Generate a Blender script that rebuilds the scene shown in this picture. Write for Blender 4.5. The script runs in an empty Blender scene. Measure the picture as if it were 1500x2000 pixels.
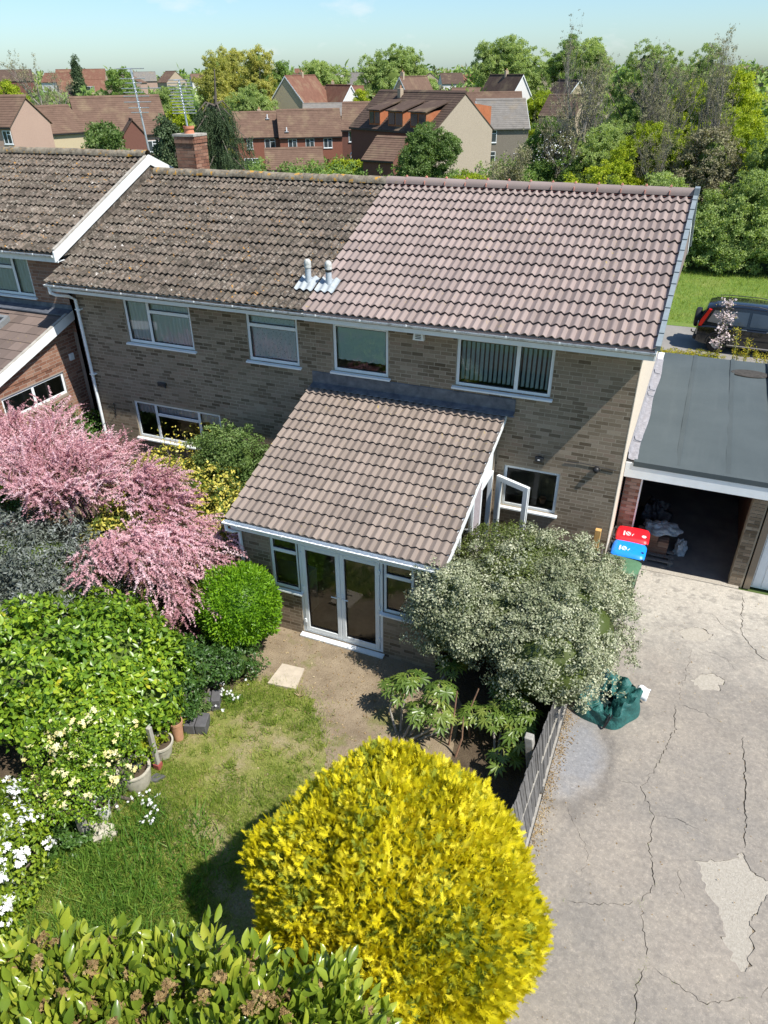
import bpy, bmesh, math, random
import numpy as np
from mathutils import Vector, Matrix, geometry

R = math.radians
random.seed(11)
rng = np.random.default_rng(11)
scene = bpy.context.scene
col = scene.collection

# ------------------------------------------------------------------ camera
CAM = np.array([0.5686, -12.4855, 8.9986])
YAW, PITCH, ROLL, FPX, PX, PY = 0.4154, 0.5694, -0.0151, 1417.5, 726.07, 1046.34
_cy, _sy, _cp, _sp = math.cos(YAW), math.sin(YAW), math.cos(PITCH), math.sin(PITCH)
FWD = np.array([-_sy * _cp, _cy * _cp, -_sp])
_r = np.array([_cy, _sy, 0.0])
_u = np.cross(_r, FWD)
RGT = math.cos(ROLL) * _r + math.sin(ROLL) * _u
UPV = -math.sin(ROLL) * _r + math.cos(ROLL) * _u
cam_data = bpy.data.cameras.new("camera")
cam = bpy.data.objects.new("camera", cam_data)
col.objects.link(cam)
mw = Matrix.Identity(4)
for i in range(3):
    mw[i][0], mw[i][1], mw[i][2], mw[i][3] = RGT[i], UPV[i], -FWD[i], CAM[i]
cam.matrix_world = mw
cam_data.sensor_fit = 'VERTICAL'
cam_data.sensor_height = 24.0
cam_data.lens = 24.0 * FPX / 2000.0
cam_data.shift_x = (750 - PX) / 2000.0
cam_data.shift_y = (PY - 1000) / 2000.0
cam_data.clip_start = 0.1
cam_data.clip_end = 8000
scene.camera = cam

# ------------------------------------------------------------------ sun, sky, exposure
SUN = Vector((0.667, -0.165, 1.0)).normalized()
sd = bpy.data.lights.new("sun", 'SUN')
sd.energy = 4.6
sd.angle = R(0.53)
sd.color = (1.0, 0.955, 0.89)
sun = bpy.data.objects.new("sun", sd)
col.objects.link(sun)
sun.rotation_euler = SUN.to_track_quat('Z', 'Y').to_euler()
sun.location = (20, -10, 40)

world = bpy.data.worlds.new("World")
scene.world = world
world.use_nodes = True
wn, wl = world.node_tree.nodes, world.node_tree.links
wn.clear()
w_out = wn.new('ShaderNodeOutputWorld')
w_bg = wn.new('ShaderNodeBackground')
w_sky = wn.new('ShaderNodeTexSky')
w_sky.sky_type = 'NISHITA'
w_sky.sun_disc = False
w_sky.sun_elevation = math.asin(SUN.z)
w_sky.sun_rotation = math.atan2(SUN.x, SUN.y)
w_sky.air_density = 1.0
w_sky.dust_density = 0.6
w_sky.ozone_density = 1.6
w_bg.inputs['Strength'].default_value = 0.089
# a few thin white wisps, spread over the whole sky
w_tc = wn.new('ShaderNodeTexCoord')
w_map = wn.new('ShaderNodeMapping')
w_map.inputs['Scale'].default_value = (7.0, 7.0, 17.0)
w_map.inputs['Location'].default_value = (3.1, 1.7, 0.4)
w_noise = wn.new('ShaderNodeTexNoise')
w_noise.inputs['Scale'].default_value = 1.6
w_noise.inputs['Detail'].default_value = 7.0
w_noise.inputs['Roughness'].default_value = 0.55
w_ramp = wn.new('ShaderNodeMapRange')
w_ramp.inputs[1].default_value = 0.60
w_ramp.inputs[2].default_value = 0.86
w_ramp.inputs[3].default_value = 0.0
w_ramp.inputs[4].default_value = 0.75
w_tint = wn.new('ShaderNodeMix')
w_tint.data_type = 'RGBA'
w_tint.blend_type = 'MULTIPLY'
w_tint.inputs[0].default_value = 1.0
w_tint.inputs[7].default_value = (0.79, 0.985, 1.16, 1)
w_mix = wn.new('ShaderNodeMix')
w_mix.data_type = 'RGBA'
w_mix.inputs[7].default_value = (7.0, 7.1, 7.2, 1)
wl.new(w_tc.outputs['Generated'], w_map.inputs['Vector'])
wl.new(w_map.outputs['Vector'], w_noise.inputs['Vector'])
wl.new(w_noise.outputs['Fac'], w_ramp.inputs[0])
wl.new(w_sky.outputs['Color'], w_tint.inputs[6])
wl.new(w_ramp.outputs[0], w_mix.inputs[0])
wl.new(w_tint.outputs[2], w_mix.inputs[6])
wl.new(w_mix.outputs[2], w_bg.inputs['Color'])
wl.new(w_bg.outputs[0], w_out.inputs['Surface'])

scene.view_settings.view_transform = 'Standard'
scene.view_settings.look = 'None'
scene.view_settings.exposure = 0.70
scene.view_settings.gamma = 1.0
scene.view_settings.use_curve_mapping = False
scene.render.engine = 'CYCLES'
scene.cycles.max_bounces = 9
scene.cycles.diffuse_bounces = 5
scene.cycles.glossy_bounces = 3
scene.cycles.transmission_bounces = 4
scene.cycles.transparent_max_bounces = 10
scene.cycles.caustics_reflective = False
scene.cycles.caustics_refractive = False
scene.cycles.use_denoising = True

# ------------------------------------------------------------------ sight lines (to measure places from the photograph)
def ray(u, v):
    d = FWD + RGT * (u - PX) / FPX - UPV * (v - PY) / FPX
    return d / np.linalg.norm(d)
def onz(u, v, z=0.0):
    d = ray(u, v); return CAM + d * (z - CAM[2]) / d[2]
def ony(u, v, y=0.0):
    d = ray(u, v); return CAM + d * (y - CAM[1]) / d[1]
def onx(u, v, x=0.0):
    d = ray(u, v); return CAM + d * (x - CAM[0]) / d[0]
def far(u, v, dist):
    d = ray(u, v); return CAM + d * dist / math.hypot(d[0], d[1])

# ------------------------------------------------------------------ object helpers
ORG = {}
def put(o, parent=None):
    col.objects.link(o)
    if parent is not None:
        o.parent = parent
        ORG[o.name] = ORG.get(parent.name, (0, 0, 0))
    return o
def tag(o, label, cat=None, group=None, kind=None):
    if label: o['label'] = label
    if cat: o['category'] = cat
    if group: o['group'] = group
    if kind: o['kind'] = kind
    return o
def thing(name, label, cat, loc=(0, 0, 0), group=None):
    o = bpy.data.objects.new(name, None)
    o.empty_display_size = 0.2
    col.objects.link(o)
    o.location = loc
    ORG[o.name] = tuple(float(c) for c in loc)
    return tag(o, label, cat, group)
def copy_tree(o, parent=None):
    c = o.copy(); col.objects.link(c)
    if parent is not None: c.parent = parent
    for ch in list(o.children): copy_tree(ch, c)
    return c

class G:
    """collects shapes; build() links them as one mesh object"""
    def __init__(s): s.v = []; s.f = []; s.m = []; s.cm = 0
    def add(s, vs, fs):
        b = len(s.v); s.v.extend([tuple(map(float, p)) for p in vs])
        for f in fs:
            s.f.append(tuple(i + b for i in f)); s.m.append(s.cm)
        return s
    def box(s, x0, x1, y0, y1, z0, z1):
        return s.add([(x0,y0,z0),(x1,y0,z0),(x1,y1,z0),(x0,y1,z0),(x0,y0,z1),(x1,y0,z1),(x1,y1,z1),(x0,y1,z1)],
                     [(0,3,2,1),(4,5,6,7),(0,1,5,4),(1,2,6,5),(2,3,7,6),(3,0,4,7)])
    def bev(s, x0, x1, y0, y1, z0, z1, b=0.01):
        """box with a bevelled rim on every edge"""
        vs = []; idx = {}
        for i, (x, sx) in enumerate(((x0, 1), (x1, -1))):
            for j, (y, sy_) in enumerate(((y0, 1), (y1, -1))):
                for k, (z, sz) in enumerate(((z0, 1), (z1, -1))):
                    idx[i,j,k,'x'] = len(vs); vs.append((x, y+sy_*b, z+sz*b))
                    idx[i,j,k,'y'] = len(vs); vs.append((x+sx*b, y, z+sz*b))
                    idx[i,j,k,'z'] = len(vs); vs.append((x+sx*b, y+sy_*b, z))
        fs = []
        for i in (0,1):
            q = [idx[i,0,0,'x'], idx[i,1,0,'x'], idx[i,1,1,'x'], idx[i,0,1,'x']]; fs.append(q if i else q[::-1])
            q = [idx[0,i,0,'y'], idx[0,i,1,'y'], idx[1,i,1,'y'], idx[1,i,0,'y']]; fs.append(q if i else q[::-1])
            q = [idx[0,0,i,'z'], idx[1,0,i,'z'], idx[1,1,i,'z'], idx[0,1,i,'z']]; fs.append(q if i else q[::-1])
        for j in (0,1):
            for k in (0,1):
                fs.append([idx[0,j,k,'y'], idx[1,j,k,'y'], idx[1,j,k,'z'], idx[0,j,k,'z']])
                fs.append([idx[j,0,k,'x'], idx[j,1,k,'x'], idx[j,1,k,'z'], idx[j,0,k,'z']])
                fs.append([idx[j,k,0,'x'], idx[j,k,1,'x'], idx[j,k,1,'y'], idx[j,k,0,'y']])
                for i in (0,1): pass
        for i in (0,1):
            for j in (0,1):
                for k in (0,1): fs.append([idx[i,j,k,'x'], idx[i,j,k,'y'], idx[i,j,k,'z']])
        return s.add(vs, fs)
    def tube(s, pts, rad, n=8, cap=True):
        pts = [Vector(p) for p in pts]
        if not hasattr(rad, '__len__'): rad = [rad] * len(pts)
        vs = []; fs = []
        ref = None
        for i, p in enumerate(pts):
            t = (pts[min(i+1, len(pts)-1)] - pts[max(i-1, 0)]).normalized()
            if ref is None: ref = t.orthogonal().normalized()
            a = (ref - t * ref.dot(t))
            a = a.normalized() if a.length > 1e-6 else t.orthogonal().normalized()
            ref = a
            b = t.cross(a)
            for k in range(n):
                th = 2 * math.pi * k / n
                vs.append(p + (a * math.cos(th) + b * math.sin(th)) * rad[i])
        for i in range(len(pts) - 1):
            for k in range(n):
                k2 = (k + 1) % n
                fs.append((i*n+k, i*n+k2, (i+1)*n+k2, (i+1)*n+k))
        if cap:
            fs.append(tuple(range(n))[::-1]); fs.append(tuple((len(pts)-1)*n + k for k in range(n)))
        return s.add(vs, fs)
    def lathe(s, c, prof, n=20, sx=1, sy=1):
        """prof: (radius, z) pairs from the bottom up"""
        vs = []; fs = []
        for r, z in prof:
            for k in range(n):
                th = 2*math.pi*k/n
                vs.append((c[0]+r*math.cos(th)*sx, c[1]+r*math.sin(th)*sy, c[2]+z))
        for i in range(len(prof)-1):
            for k in range(n):
                k2 = (k+1) % n
                fs.append((i*n+k, i*n+k2, (i+1)*n+k2, (i+1)*n+k))
        return s.add(vs, fs)
    def prism(s, poly, axis, a, b):
        """poly: 2-D outline; axis 'x','y' or 'z'; extruded from a to b"""
        n = len(poly)
        def P(p, t):
            return {'x': (t, p[0], p[1]), 'y': (p[0], t, p[1]), 'z': (p[0], p[1], t)}[axis]
        vs = [P(p, a) for p in poly] + [P(p, b) for p in poly]
        fs = [tuple(range(n))[::-1], tuple(range(n, 2*n))] + [(i, (i+1) % n, n+(i+1) % n, n+i) for i in range(n)]
        return s.add(vs, fs)
    def quad(s, a, b, c, d): return s.add([a, b, c, d], [(0, 1, 2, 3)])
    def mesh(s, name, mats, o=(0, 0, 0), smooth=False, fix=True):
        me = bpy.data.meshes.new(name)
        me.from_pydata([(p[0]-o[0], p[1]-o[1], p[2]-o[2]) for p in s.v], [], s.f)
        if not isinstance(mats, (list, tuple)): mats = [mats]
        for m in mats: me.materials.append(m)
        if len(mats) > 1: me.polygons.foreach_set('material_index', s.m)
        if fix:
            bm = bmesh.new(); bm.from_mesh(me)
            bmesh.ops.recalc_face_normals(bm, faces=bm.faces); bm.to_mesh(me); bm.free()
        if smooth:
            me.polygons.foreach_set('use_smooth', [True]*len(me.polygons))
            if isinstance(smooth, (int, float)) and smooth is not True: me.set_sharp_from_angle(angle=R(smooth))
        me.update()
        return me
    def build(s, name, mats, parent=None, smooth=False, fix=True):
        o = ORG.get(parent.name, (0, 0, 0)) if parent is not None else (0, 0, 0)
        return put(bpy.data.objects.new(name, s.mesh(name, mats, o, smooth, fix)), parent)

def arr_mesh(name, V, F, mats, rnd=None, smooth=None, mat_idx=None):
    """V (n,3), F (m,k) arrays -> mesh, with an optional random value for each face"""
    me = bpy.data.meshes.new(name)
    F = np.ascontiguousarray(F, dtype=np.int32); n, k = F.shape
    me.vertices.add(len(V)); me.vertices.foreach_set('co', np.ascontiguousarray(V, dtype=np.float32).ravel())
    me.loops.add(n * k); me.loops.foreach_set('vertex_index', F.ravel())
    me.polygons.add(n)
    me.polygons.foreach_set('loop_start', np.arange(0, n * k, k, dtype=np.int32))
    if not isinstance(mats, (list, tuple)): mats = [mats]
    for m in mats: me.materials.append(m)
    if mat_idx is not None: me.polygons.foreach_set('material_index', np.ascontiguousarray(mat_idx, dtype=np.int32))
    me.update(calc_edges=True)
    if smooth is not None: me.polygons.foreach_set('use_smooth', np.full(n, bool(smooth)))
    if rnd is not None:
        a = me.attributes.new('rnd', 'FLOAT', 'FACE')
        a.data.foreach_set('value', np.ascontiguousarray(rnd, dtype=np.float32))
    return me

# ------------------------------------------------------------------ material helpers
class Mat:
    def __init__(s, name, rough=0.8, spec=0.3, metal=0.0):
        s.m = bpy.data.materials.new(name); s.m.use_nodes = True
        s.n, s.l = s.m.node_tree.nodes, s.m.node_tree.links
        s.n.clear()
        s.out = s.n.new('ShaderNodeOutputMaterial')
        s.b = s.n.new('ShaderNodeBsdfPrincipled')
        s.b.inputs['Roughness'].default_value = rough
        s.b.inputs['Specular IOR Level'].default_value = spec
        s.b.inputs['Metallic'].default_value = metal
        s.l.new(s.b.outputs[0], s.out.inputs['Surface'])
        g = s.n.new('ShaderNodeNewGeometry'); s.pos = g.outputs['Position']; s.geo = g
    def val(s, sock, v):
        if hasattr(v, 'is_output'): s.l.new(v, sock)
        else:
            if isinstance(v, (tuple, list)) and len(v) == 3 and sock.type == 'RGBA': v = (*v, 1)
            sock.default_value = v
    def noise(s, scale=5, detail=4, rough=0.55, vec=None, dist=0.0, out='Fac'):
        t = s.n.new('ShaderNodeTexNoise')
        t.inputs['Scale'].default_value = scale; t.inputs['Detail'].default_value = detail
        t.inputs['Roughness'].default_value = rough; t.inputs['Distortion'].default_value = dist
        s.l.new(vec or s.pos, t.inputs['Vector']); return t.outputs[out]
    def voro(s, scale=5, feature='F1', out='Distance', vec=None, rand=1.0):
        t = s.n.new('ShaderNodeTexVoronoi'); t.feature = feature
        t.inputs['Scale'].default_value = scale; t.inputs['Randomness'].default_value = rand
        s.l.new(vec or s.pos, t.inputs['Vector']); return t.outputs[out]
    def scale(s, sx, sy, sz, vec=None):
        t = s.n.new('ShaderNodeVectorMath'); t.operation = 'MULTIPLY'
        s.l.new(vec or s.pos, t.inputs[0]); t.inputs[1].default_value = (sx, sy, sz); return t.outputs[0]
    def ramp(s, fac, stops, interp='LINEAR'):
        t = s.n.new('ShaderNodeValToRGB'); t.color_ramp.interpolation = interp
        e = t.color_ramp.elements
        while len(e) < len(stops): e.new(0.5)
        for i, (p, c) in enumerate(stops):
            e[i].position = p
            e[i].color = (*c, 1) if hasattr(c, '__len__') else (c, c, c, 1)
        s.val(t.inputs['Fac'], fac); return t.outputs['Color']
    def mix(s, fac, a, b, mode='MIX'):
        t = s.n.new('ShaderNodeMix'); t.data_type = 'RGBA'; t.blend_type = mode
        s.val(t.inputs[0], fac); s.val(t.inputs[6], a); s.val(t.inputs[7], b); return t.outputs[2]
    def math(s, op, a, b=0.0, c=0.0):
        t = s.n.new('ShaderNodeMath'); t.operation = op
        s.val(t.inputs[0], a); s.val(t.inputs[1], b); s.val(t.inputs[2], c); return t.outputs[0]
    def rng(s, v, a, b, c=0.0, d=1.0):
        t = s.n.new('ShaderNodeMapRange')
        s.val(t.inputs[0], v)
        for i, q in enumerate((a, b, c, d)): t.inputs[i+1].default_value = q
        return t.outputs[0]
    def rnd(s):
        """random value of the face (attribute) plus that of the object, wrapped"""
        a = s.n.new('ShaderNodeAttribute'); a.attribute_name = 'rnd'
        o = s.n.new('ShaderNodeObjectInfo')
        return s.math('FRACT', s.math('ADD', a.outputs['Fac'], o.outputs['Random']))
    def color(s, c): s.val(s.b.inputs['Base Color'], c); return s
    def rough(s, c): s.val(s.b.inputs['Roughness'], c); return s
    def bump(s, h, strength=0.4, dist=0.01):
        t = s.n.new('ShaderNodeBump'); t.inputs['Strength'].default_value = strength; t.inputs['Distance'].default_value = dist
        s.l.new(h, t.inputs['Height']); s.l.new(t.outputs[0], s.b.inputs['Normal']); return s
    def translucent(s, c, fac=0.35):
        t = s.n.new('ShaderNodeBsdfTranslucent'); s.val(t.inputs['Color'], c)
        x = s.n.new('ShaderNodeMixShader'); x.inputs[0].default_value = fac
        s.l.new(s.b.outputs[0], x.inputs[1]); s.l.new(t.outputs[0], x.inputs[2]); s.l.new(x.outputs[0], s.out.inputs['Surface'])
        return s

def plain(name, c, rough=0.6, spec=0.3, metal=0.0, var=0.12, sc=14.0, bump=0.0):
    m = Mat(name, rough, spec, metal)
    n = m.noise(sc, 5)
    m.color(m.mix(1.0, c, m.ramp(n, [(0.3, 1 - var), (0.7, 1 + var)]), 'MULTIPLY'))
    if bump: m.bump(m.noise(sc * 6, 4), bump, 0.004)
    return m.m
def leafmat(name, stops, rough=0.5, spec=0.35, trans=0.35, tcol=None, big=0.6):
    """leaf colour by the leaf's own random value, plus slow drift over the plant"""
    m = Mat(name, rough, spec)
    r = m.rnd()
    f = m.math('ADD', m.math('MULTIPLY', r, 0.7), m.math('MULTIPLY', m.rng(m.noise(big, 2), 0.35, 0.65), 0.3))
    c = m.ramp(f, stops)
    m.color(c)
    if trans:
        m.translucent(m.mix(1.0, c, tcol or (1.25, 1.3, 0.55), 'MULTIPLY'), trans)
    return m.m
# ------------------------------------------------------------------ materials
def brickmat(name, stops, dirt=(0.06, 0.055, 0.045)):
    m = Mat(name, 0.9, 0.15)
    c = m.ramp(m.rnd(), stops)
    c = m.mix(m.rng(m.noise(38, 6, 0.65), 0.35, 0.75, 0.0, 0.55), c, m.mix(1.0, c, (0.62, 0.6, 0.58), 'MULTIPLY'))
    c = m.mix(m.rng(m.noise(1.1, 4), 0.45, 0.75, 0.0, 0.42), c, (0.275, 0.222, 0.163))
    m.color(c).bump(m.noise(70, 5, 0.7), 0.25, 0.002)
    return m.m
BRICK = brickmat('brown_brick', [(0.0, (0.115, 0.086, 0.056)), (0.16, (0.155, 0.118, 0.079)), (0.35, (0.22, 0.171, 0.118)), (0.6, (0.255, 0.2, 0.141)), (0.8, (0.28, 0.222, 0.159)), (0.92, (0.268, 0.196, 0.142)), (1.0, (0.335, 0.275, 0.2))])
BRICK_RED = brickmat('red_brick', [(0.0, (0.16, 0.075, 0.05)), (0.4, (0.24, 0.115, 0.075)), (0.8, (0.29, 0.15, 0.1)), (1.0, (0.34, 0.2, 0.14))])
BRICK_PALE = brickmat('pale_brick', [(0.0, (0.26, 0.19, 0.145)), (0.5, (0.34, 0.255, 0.2)), (1.0, (0.42, 0.33, 0.26))])
def mortarmat(name, c):
    m = Mat(name, 0.95, 0.1)
    k = m.mix(m.rng(m.noise(1.3, 4), 0.35, 0.7), c, tuple(x * 0.72 for x in c))
    m.color(k).bump(m.noise(90, 4), 0.5, 0.003)
    return m.m
MORTAR = mortarmat('mortar', (0.35, 0.295, 0.218))
MORTAR_RED = mortarmat('mortar_red', (0.34, 0.28, 0.23))

def tilemat(name, base, lichen=0.0, var=0.10):
    m = Mat(name, 0.75, 0.25)
    r = m.rnd()
    c = m.mix(1.0, base, m.ramp(r, [(0, 1 - var), (0.5, 1.0), (1, 1 + var)]), 'MULTIPLY')
    st = m.noise(3.0, 4, 0.6, m.scale(2.2, 0.5, 0.5))
    c = m.mix(m.rng(st, 0.45, 0.75, 0, 0.35), c, m.mix(1.0, c, (0.82, 0.84, 0.80), 'MULTIPLY'))
    c = m.mix(m.rng(m.noise(0.8, 4, 0.6), 0.4, 0.7, 0, 0.3), c, m.mix(1.0, c, (0.8, 0.83, 0.86), 'MULTIPLY'))
    if not lichen:
        c = m.mix(m.rng(m.voro(9), 0.05, 0.03, 0.0, 0.7), c, (0.46, 0.43, 0.38))
        c = m.mix(m.math('MULTIPLY', m.rng(m.noise(11, 4, 0.7), 0.62, 0.70), m.rng(m.noise(0.7, 3), 0.5, 0.62)), c, (0.32, 0.24, 0.07))
    if lichen:
        # moss and dirt
        c = m.mix(m.rng(m.noise(7, 6, 0.7), 0.42, 0.60), c, (0.044, 0.037, 0.028))
        c = m.mix(m.rng(m.noise(2.3, 5, 0.6), 0.5, 0.72, 0, 0.5), c, (0.105, 0.09, 0.066))
        # pale crust
        mask = m.math('MULTIPLY', m.rng(m.noise(17, 5, 0.7), 0.53, 0.61), m.rng(m.noise(1.7, 3), 0.34, 0.58))
        c = m.mix(m.math('MULTIPLY', mask, 0.6), c, (0.34, 0.305, 0.25))
        mask = m.rng(m.noise(7.5, 5, 0.75), 0.64, 0.67)
        c = m.mix(m.math('MULTIPLY', mask, m.rng(m.noise(1.9, 3), 0.36, 0.52)), c, (0.52, 0.49, 0.44))
        # orange lichen
        mask = m.math('MULTIPLY', m.rng(m.noise(12, 4, 0.65), 0.625, 0.67), m.rng(m.noise(0.9, 3), 0.44, 0.56))
        c = m.mix(mask, c, (0.42, 0.20, 0.025))
        m.rough(0.95)
    m.color(c).bump(m.noise(60 if not lichen else 34, 5, 0.7), 0.25 if not lichen else 0.9, 0.004 if not lichen else 0.012)
    return m.m
TILE_NEW = tilemat('new_roof_tile', (0.258, 0.203, 0.182), var=0.13)
TILE_EXT = tilemat('extension_roof_tile', (0.222, 0.178, 0.148), var=0.14)
TILE_OLD = tilemat('old_roof_tile', (0.148, 0.118, 0.094), lichen=1, var=0.28)
TILE_LEANTO = tilemat('lean_to_tile', (0.16, 0.12, 0.10), var=0.2)
RIDGE_OLD = None
m = Mat('ridge_old', 0.95, 0.1)
c = m.mix(m.rng(m.noise(9, 5, 0.7), 0.4, 0.62), (0.26, 0.225, 0.17), (0.125, 0.105, 0.08))
c = m.mix(m.rng(m.noise(7, 4, 0.65), 0.57, 0.63), c, (0.46, 0.25, 0.05))
m.color(c).bump(m.noise(40, 5, 0.7), 0.7, 0.01); RIDGE_OLD = m.m

WHITE = plain('white_plastic', (0.74, 0.77, 0.77), 0.35, 0.45, var=0.05, sc=4)
m = Mat('white_board', 0.55, 0.3)
c = m.mix(m.rng(m.noise(5, 5, 0.65), 0.5, 0.8, 0, 0.5), (0.74, 0.76, 0.75), (0.48, 0.49, 0.46))
m.color(c); WHITE_BOARD = m.m
m = Mat('gutter', 0.5, 0.35)
c = m.mix(m.rng(m.noise(13, 5, 0.7), 0.48, 0.66, 0, 0.75), (0.66, 0.68, 0.67), (0.22, 0.22, 0.19))
m.color(c); GUTTER = m.m
GUTTER_WHITE = plain('gutter_white', (0.72, 0.75, 0.75), 0.4, 0.4, var=0.07, sc=6)
m = Mat('lead', 0.55, 0.45, 0.25)
c = m.mix(m.rng(m.noise(6, 5, 0.65), 0.35, 0.7), (0.075, 0.085, 0.105), (0.16, 0.175, 0.2))
m.color(c).bump(m.noise(4, 3), 0.5, 0.02); LEAD = m.m
m = Mat('old_lead', 0.6, 0.4, 0.15)
c = m.mix(m.rng(m.noise(11, 6, 0.7), 0.35, 0.65), (0.21, 0.2, 0.205), (0.34, 0.325, 0.335))
m.color(c).bump(m.noise(9, 5, 0.7), 0.9, 0.03); OLD_LEAD = m.m
m = Mat('roof_felt', 0.9, 0.25)
c = m.mix(m.rng(m.noise(0.8, 5, 0.6), 0.3, 0.7), (0.048, 0.063, 0.068), (0.066, 0.083, 0.088))
c = m.mix(m.rng(m.noise(160, 3, 0.8), 0.4, 0.75, 0, 0.6), c, (0.115, 0.135, 0.137))
c = m.mix(m.rng(m.noise(1.6, 4, 0.6, m.scale(3.5, 0.25, 1)), 0.5, 0.8, 0, 0.35), c, (0.095, 0.112, 0.114))
m.color(c).bump(m.noise(240, 2), 0.6, 0.002); FELT = m.m
STAIN = plain('felt_stain', (0.055, 0.05, 0.043), 0.8, 0.2, var=0.3)
BLACK = plain('black_plastic', (0.016, 0.016, 0.017), 0.45, 0.4)
DARK_METAL = plain('dark_metal', (0.05, 0.05, 0.05), 0.5, 0.5, 0.4)
STEEL = plain('galvanised_steel', (0.46, 0.47, 0.48), 0.42, 0.5, 0.7, var=0.15)
ALU = plain('aluminium', (0.62, 0.63, 0.65), 0.35, 0.5, 0.75, var=0.08)
CEMENT = plain('cement', (0.36, 0.335, 0.29), 0.95, 0.1, var=0.22, sc=9, bump=0.5)
RENDER = plain('cream_render', (0.62, 0.535, 0.425), 0.95, 0.1, var=0.12, sc=24, bump=0.8)
PLASTER = plain('inside_wall', (0.42, 0.40, 0.36), 0.9, 0.1, var=0.05)
CARPET = plain('carpet', (0.27, 0.235, 0.19), 0.98, 0.05, var=0.1)
CURTAIN = None
m = Mat('net_curtain', 0.9, 0.1)
m.color((0.86, 0.9, 0.91)).translucent((0.7, 0.72, 0.72), 0.12); CURTAIN = m.m
m = Mat('lace_curtain', 0.9, 0.1)
k = m.rng(m.voro(22), 0.16, 0.3)
m.color(m.mix(k, (0.45, 0.53, 0.54), (0.82, 0.88, 0.89))); LACE = m.m
m = Mat('roller_blind', 0.8, 0.2)
k = m.rng(m.voro(26), 0.11, 0.06)
m.color(m.mix(m.math('MULTIPLY', k, m.rng(m.noise(2.5, 3), 0.48, 0.6)), (0.70, 0.84, 0.78), (0.88, 0.89, 0.75))); ROLLER = m.m
SLAT = plain('blind_slat', (0.58, 0.74, 0.73), 0.8, 0.2, var=0.08)

def glassmat(name, ior=1.75, tint=(0.96, 0.98, 0.98)):
    m = Mat(name)
    t = m.n.new('ShaderNodeBsdfTransparent'); t.inputs[0].default_value = (*tint, 1)
    g = m.n.new('ShaderNodeBsdfGlossy'); g.inputs['Roughness'].default_value = 0.012; g.inputs[0].default_value = (0.95, 0.97, 0.97, 1)
    f = m.n.new('ShaderNodeFresnel'); f.inputs[0].default_value = ior
    x = m.n.new('ShaderNodeMixShader')
    m.l.new(f.outputs[0], x.inputs[0]); m.l.new(t.outputs[0], x.inputs[1]); m.l.new(g.outputs[0], x.inputs[2])
    m.l.new(x.outputs[0], m.out.inputs['Surface'])
    return m.m
GLASS = glassmat('window_glass')
GLASS_DARK = plain('far_window_glass', (0.045, 0.055, 0.065), 0.08, 0.8, var=0.3, sc=0.9)
CAR_GLASS = glassmat('car_glass', 1.7, (0.16, 0.2, 0.2))

def woodmat(name, a, b, sx=3, sy=3, sz=30):
    m = Mat(name, 0.9, 0.15)
    n = m.noise(4, 6, 0.65, m.scale(sx, sy, sz))
    c = m.ramp(n, [(0.25, a), (0.75, b)])
    m.color(m.mix(1.0, c, m.ramp(m.rnd(), [(0, 0.75), (1, 1.2)]), 'MULTIPLY')).bump(n, 0.6, 0.006)
    return m.m
WOOD_GREY = woodmat('weathered_board', (0.06, 0.057, 0.053), (0.22, 0.21, 0.198), 8, 8, 1)
WOOD_POST = woodmat('grey_post', (0.22, 0.2, 0.16), (0.46, 0.44, 0.39), 10, 10, 1)
WOOD_ORANGE = woodmat('orange_timber', (0.42, 0.23, 0.07), (0.56, 0.34, 0.13), 6, 6, 1)
m = Mat('concrete_post', 0.95, 0.1)
c = m.mix(m.rng(m.noise(14, 6, 0.7), 0.35, 0.7), (0.36, 0.34, 0.30), (0.22, 0.205, 0.18))
m.color(c).bump(m.noise(60, 5), 0.5, 0.006); CONC_POST = m.m
BARK = woodmat('bark', (0.085, 0.068, 0.05), (0.2, 0.175, 0.145), 5, 5, 1)
BARK_PALE = woodmat('pale_bark', (0.16, 0.145, 0.12), (0.30, 0.28, 0.25), 5, 5, 1)

# ground surfaces
m = Mat('tarmac', 0.93, 0.2)
sep = m.n.new('ShaderNodeSeparateXYZ'); m.l.new(m.pos, sep.inputs[0])
c = m.mix(m.rng(m.noise(0.55, 5, 0.6), 0.35, 0.65), (0.295, 0.26, 0.215), (0.23, 0.21, 0.182))
c = m.mix(m.rng(m.noise(2.6, 6, 0.65), 0.45, 0.75, 0, 0.55), c, (0.345, 0.305, 0.245))
c = m.mix(m.rng(m.noise(0.9, 5, 0.65), 0.56, 0.72, 0, 0.45), c, (0.135, 0.125, 0.112))
# a grey stone dust spill by the fence
sp = m.n.new('ShaderNodeVectorMath'); sp.operation = 'DISTANCE'; m.l.new(m.scale(1.35, 0.62, 1), sp.inputs[0]); sp.inputs[1].default_value = (0.52, -2.62, 0)
warp = m.math('ADD', sp.outputs['Value'], m.math('MULTIPLY', m.math('SUBTRACT', m.noise(2.4, 4), 0.5), 0.7))
c = m.mix(m.rng(warp, 0.28, 0.66, 0.8, 0.0), c, (0.235, 0.24, 0.25))
c = m.mix(m.rng(m.math('ABSOLUTE', m.math('SUBTRACT', warp, 0.66)), 0.0, 0.16, 0.42, 0.0), c, (0.085, 0.08, 0.078))
# worn pale cement wash near the garage
far_ = m.math('ADD', sep.outputs['Y'], m.math('MULTIPLY', m.math('SUBTRACT', m.noise(1.3, 5, 0.6), 0.5), 3.0))
c = m.mix(m.rng(far_, -2.0, 0.7, 0.0, 0.85), c, (0.46, 0.425, 0.36))
c = m.mix(m.math('MULTIPLY', m.rng(m.noise(3.3, 6, 0.7), 0.52, 0.60), m.rng(far_, -3.0, -0.5, 0.0, 0.7)), c, (0.27, 0.25, 0.215))
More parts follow.
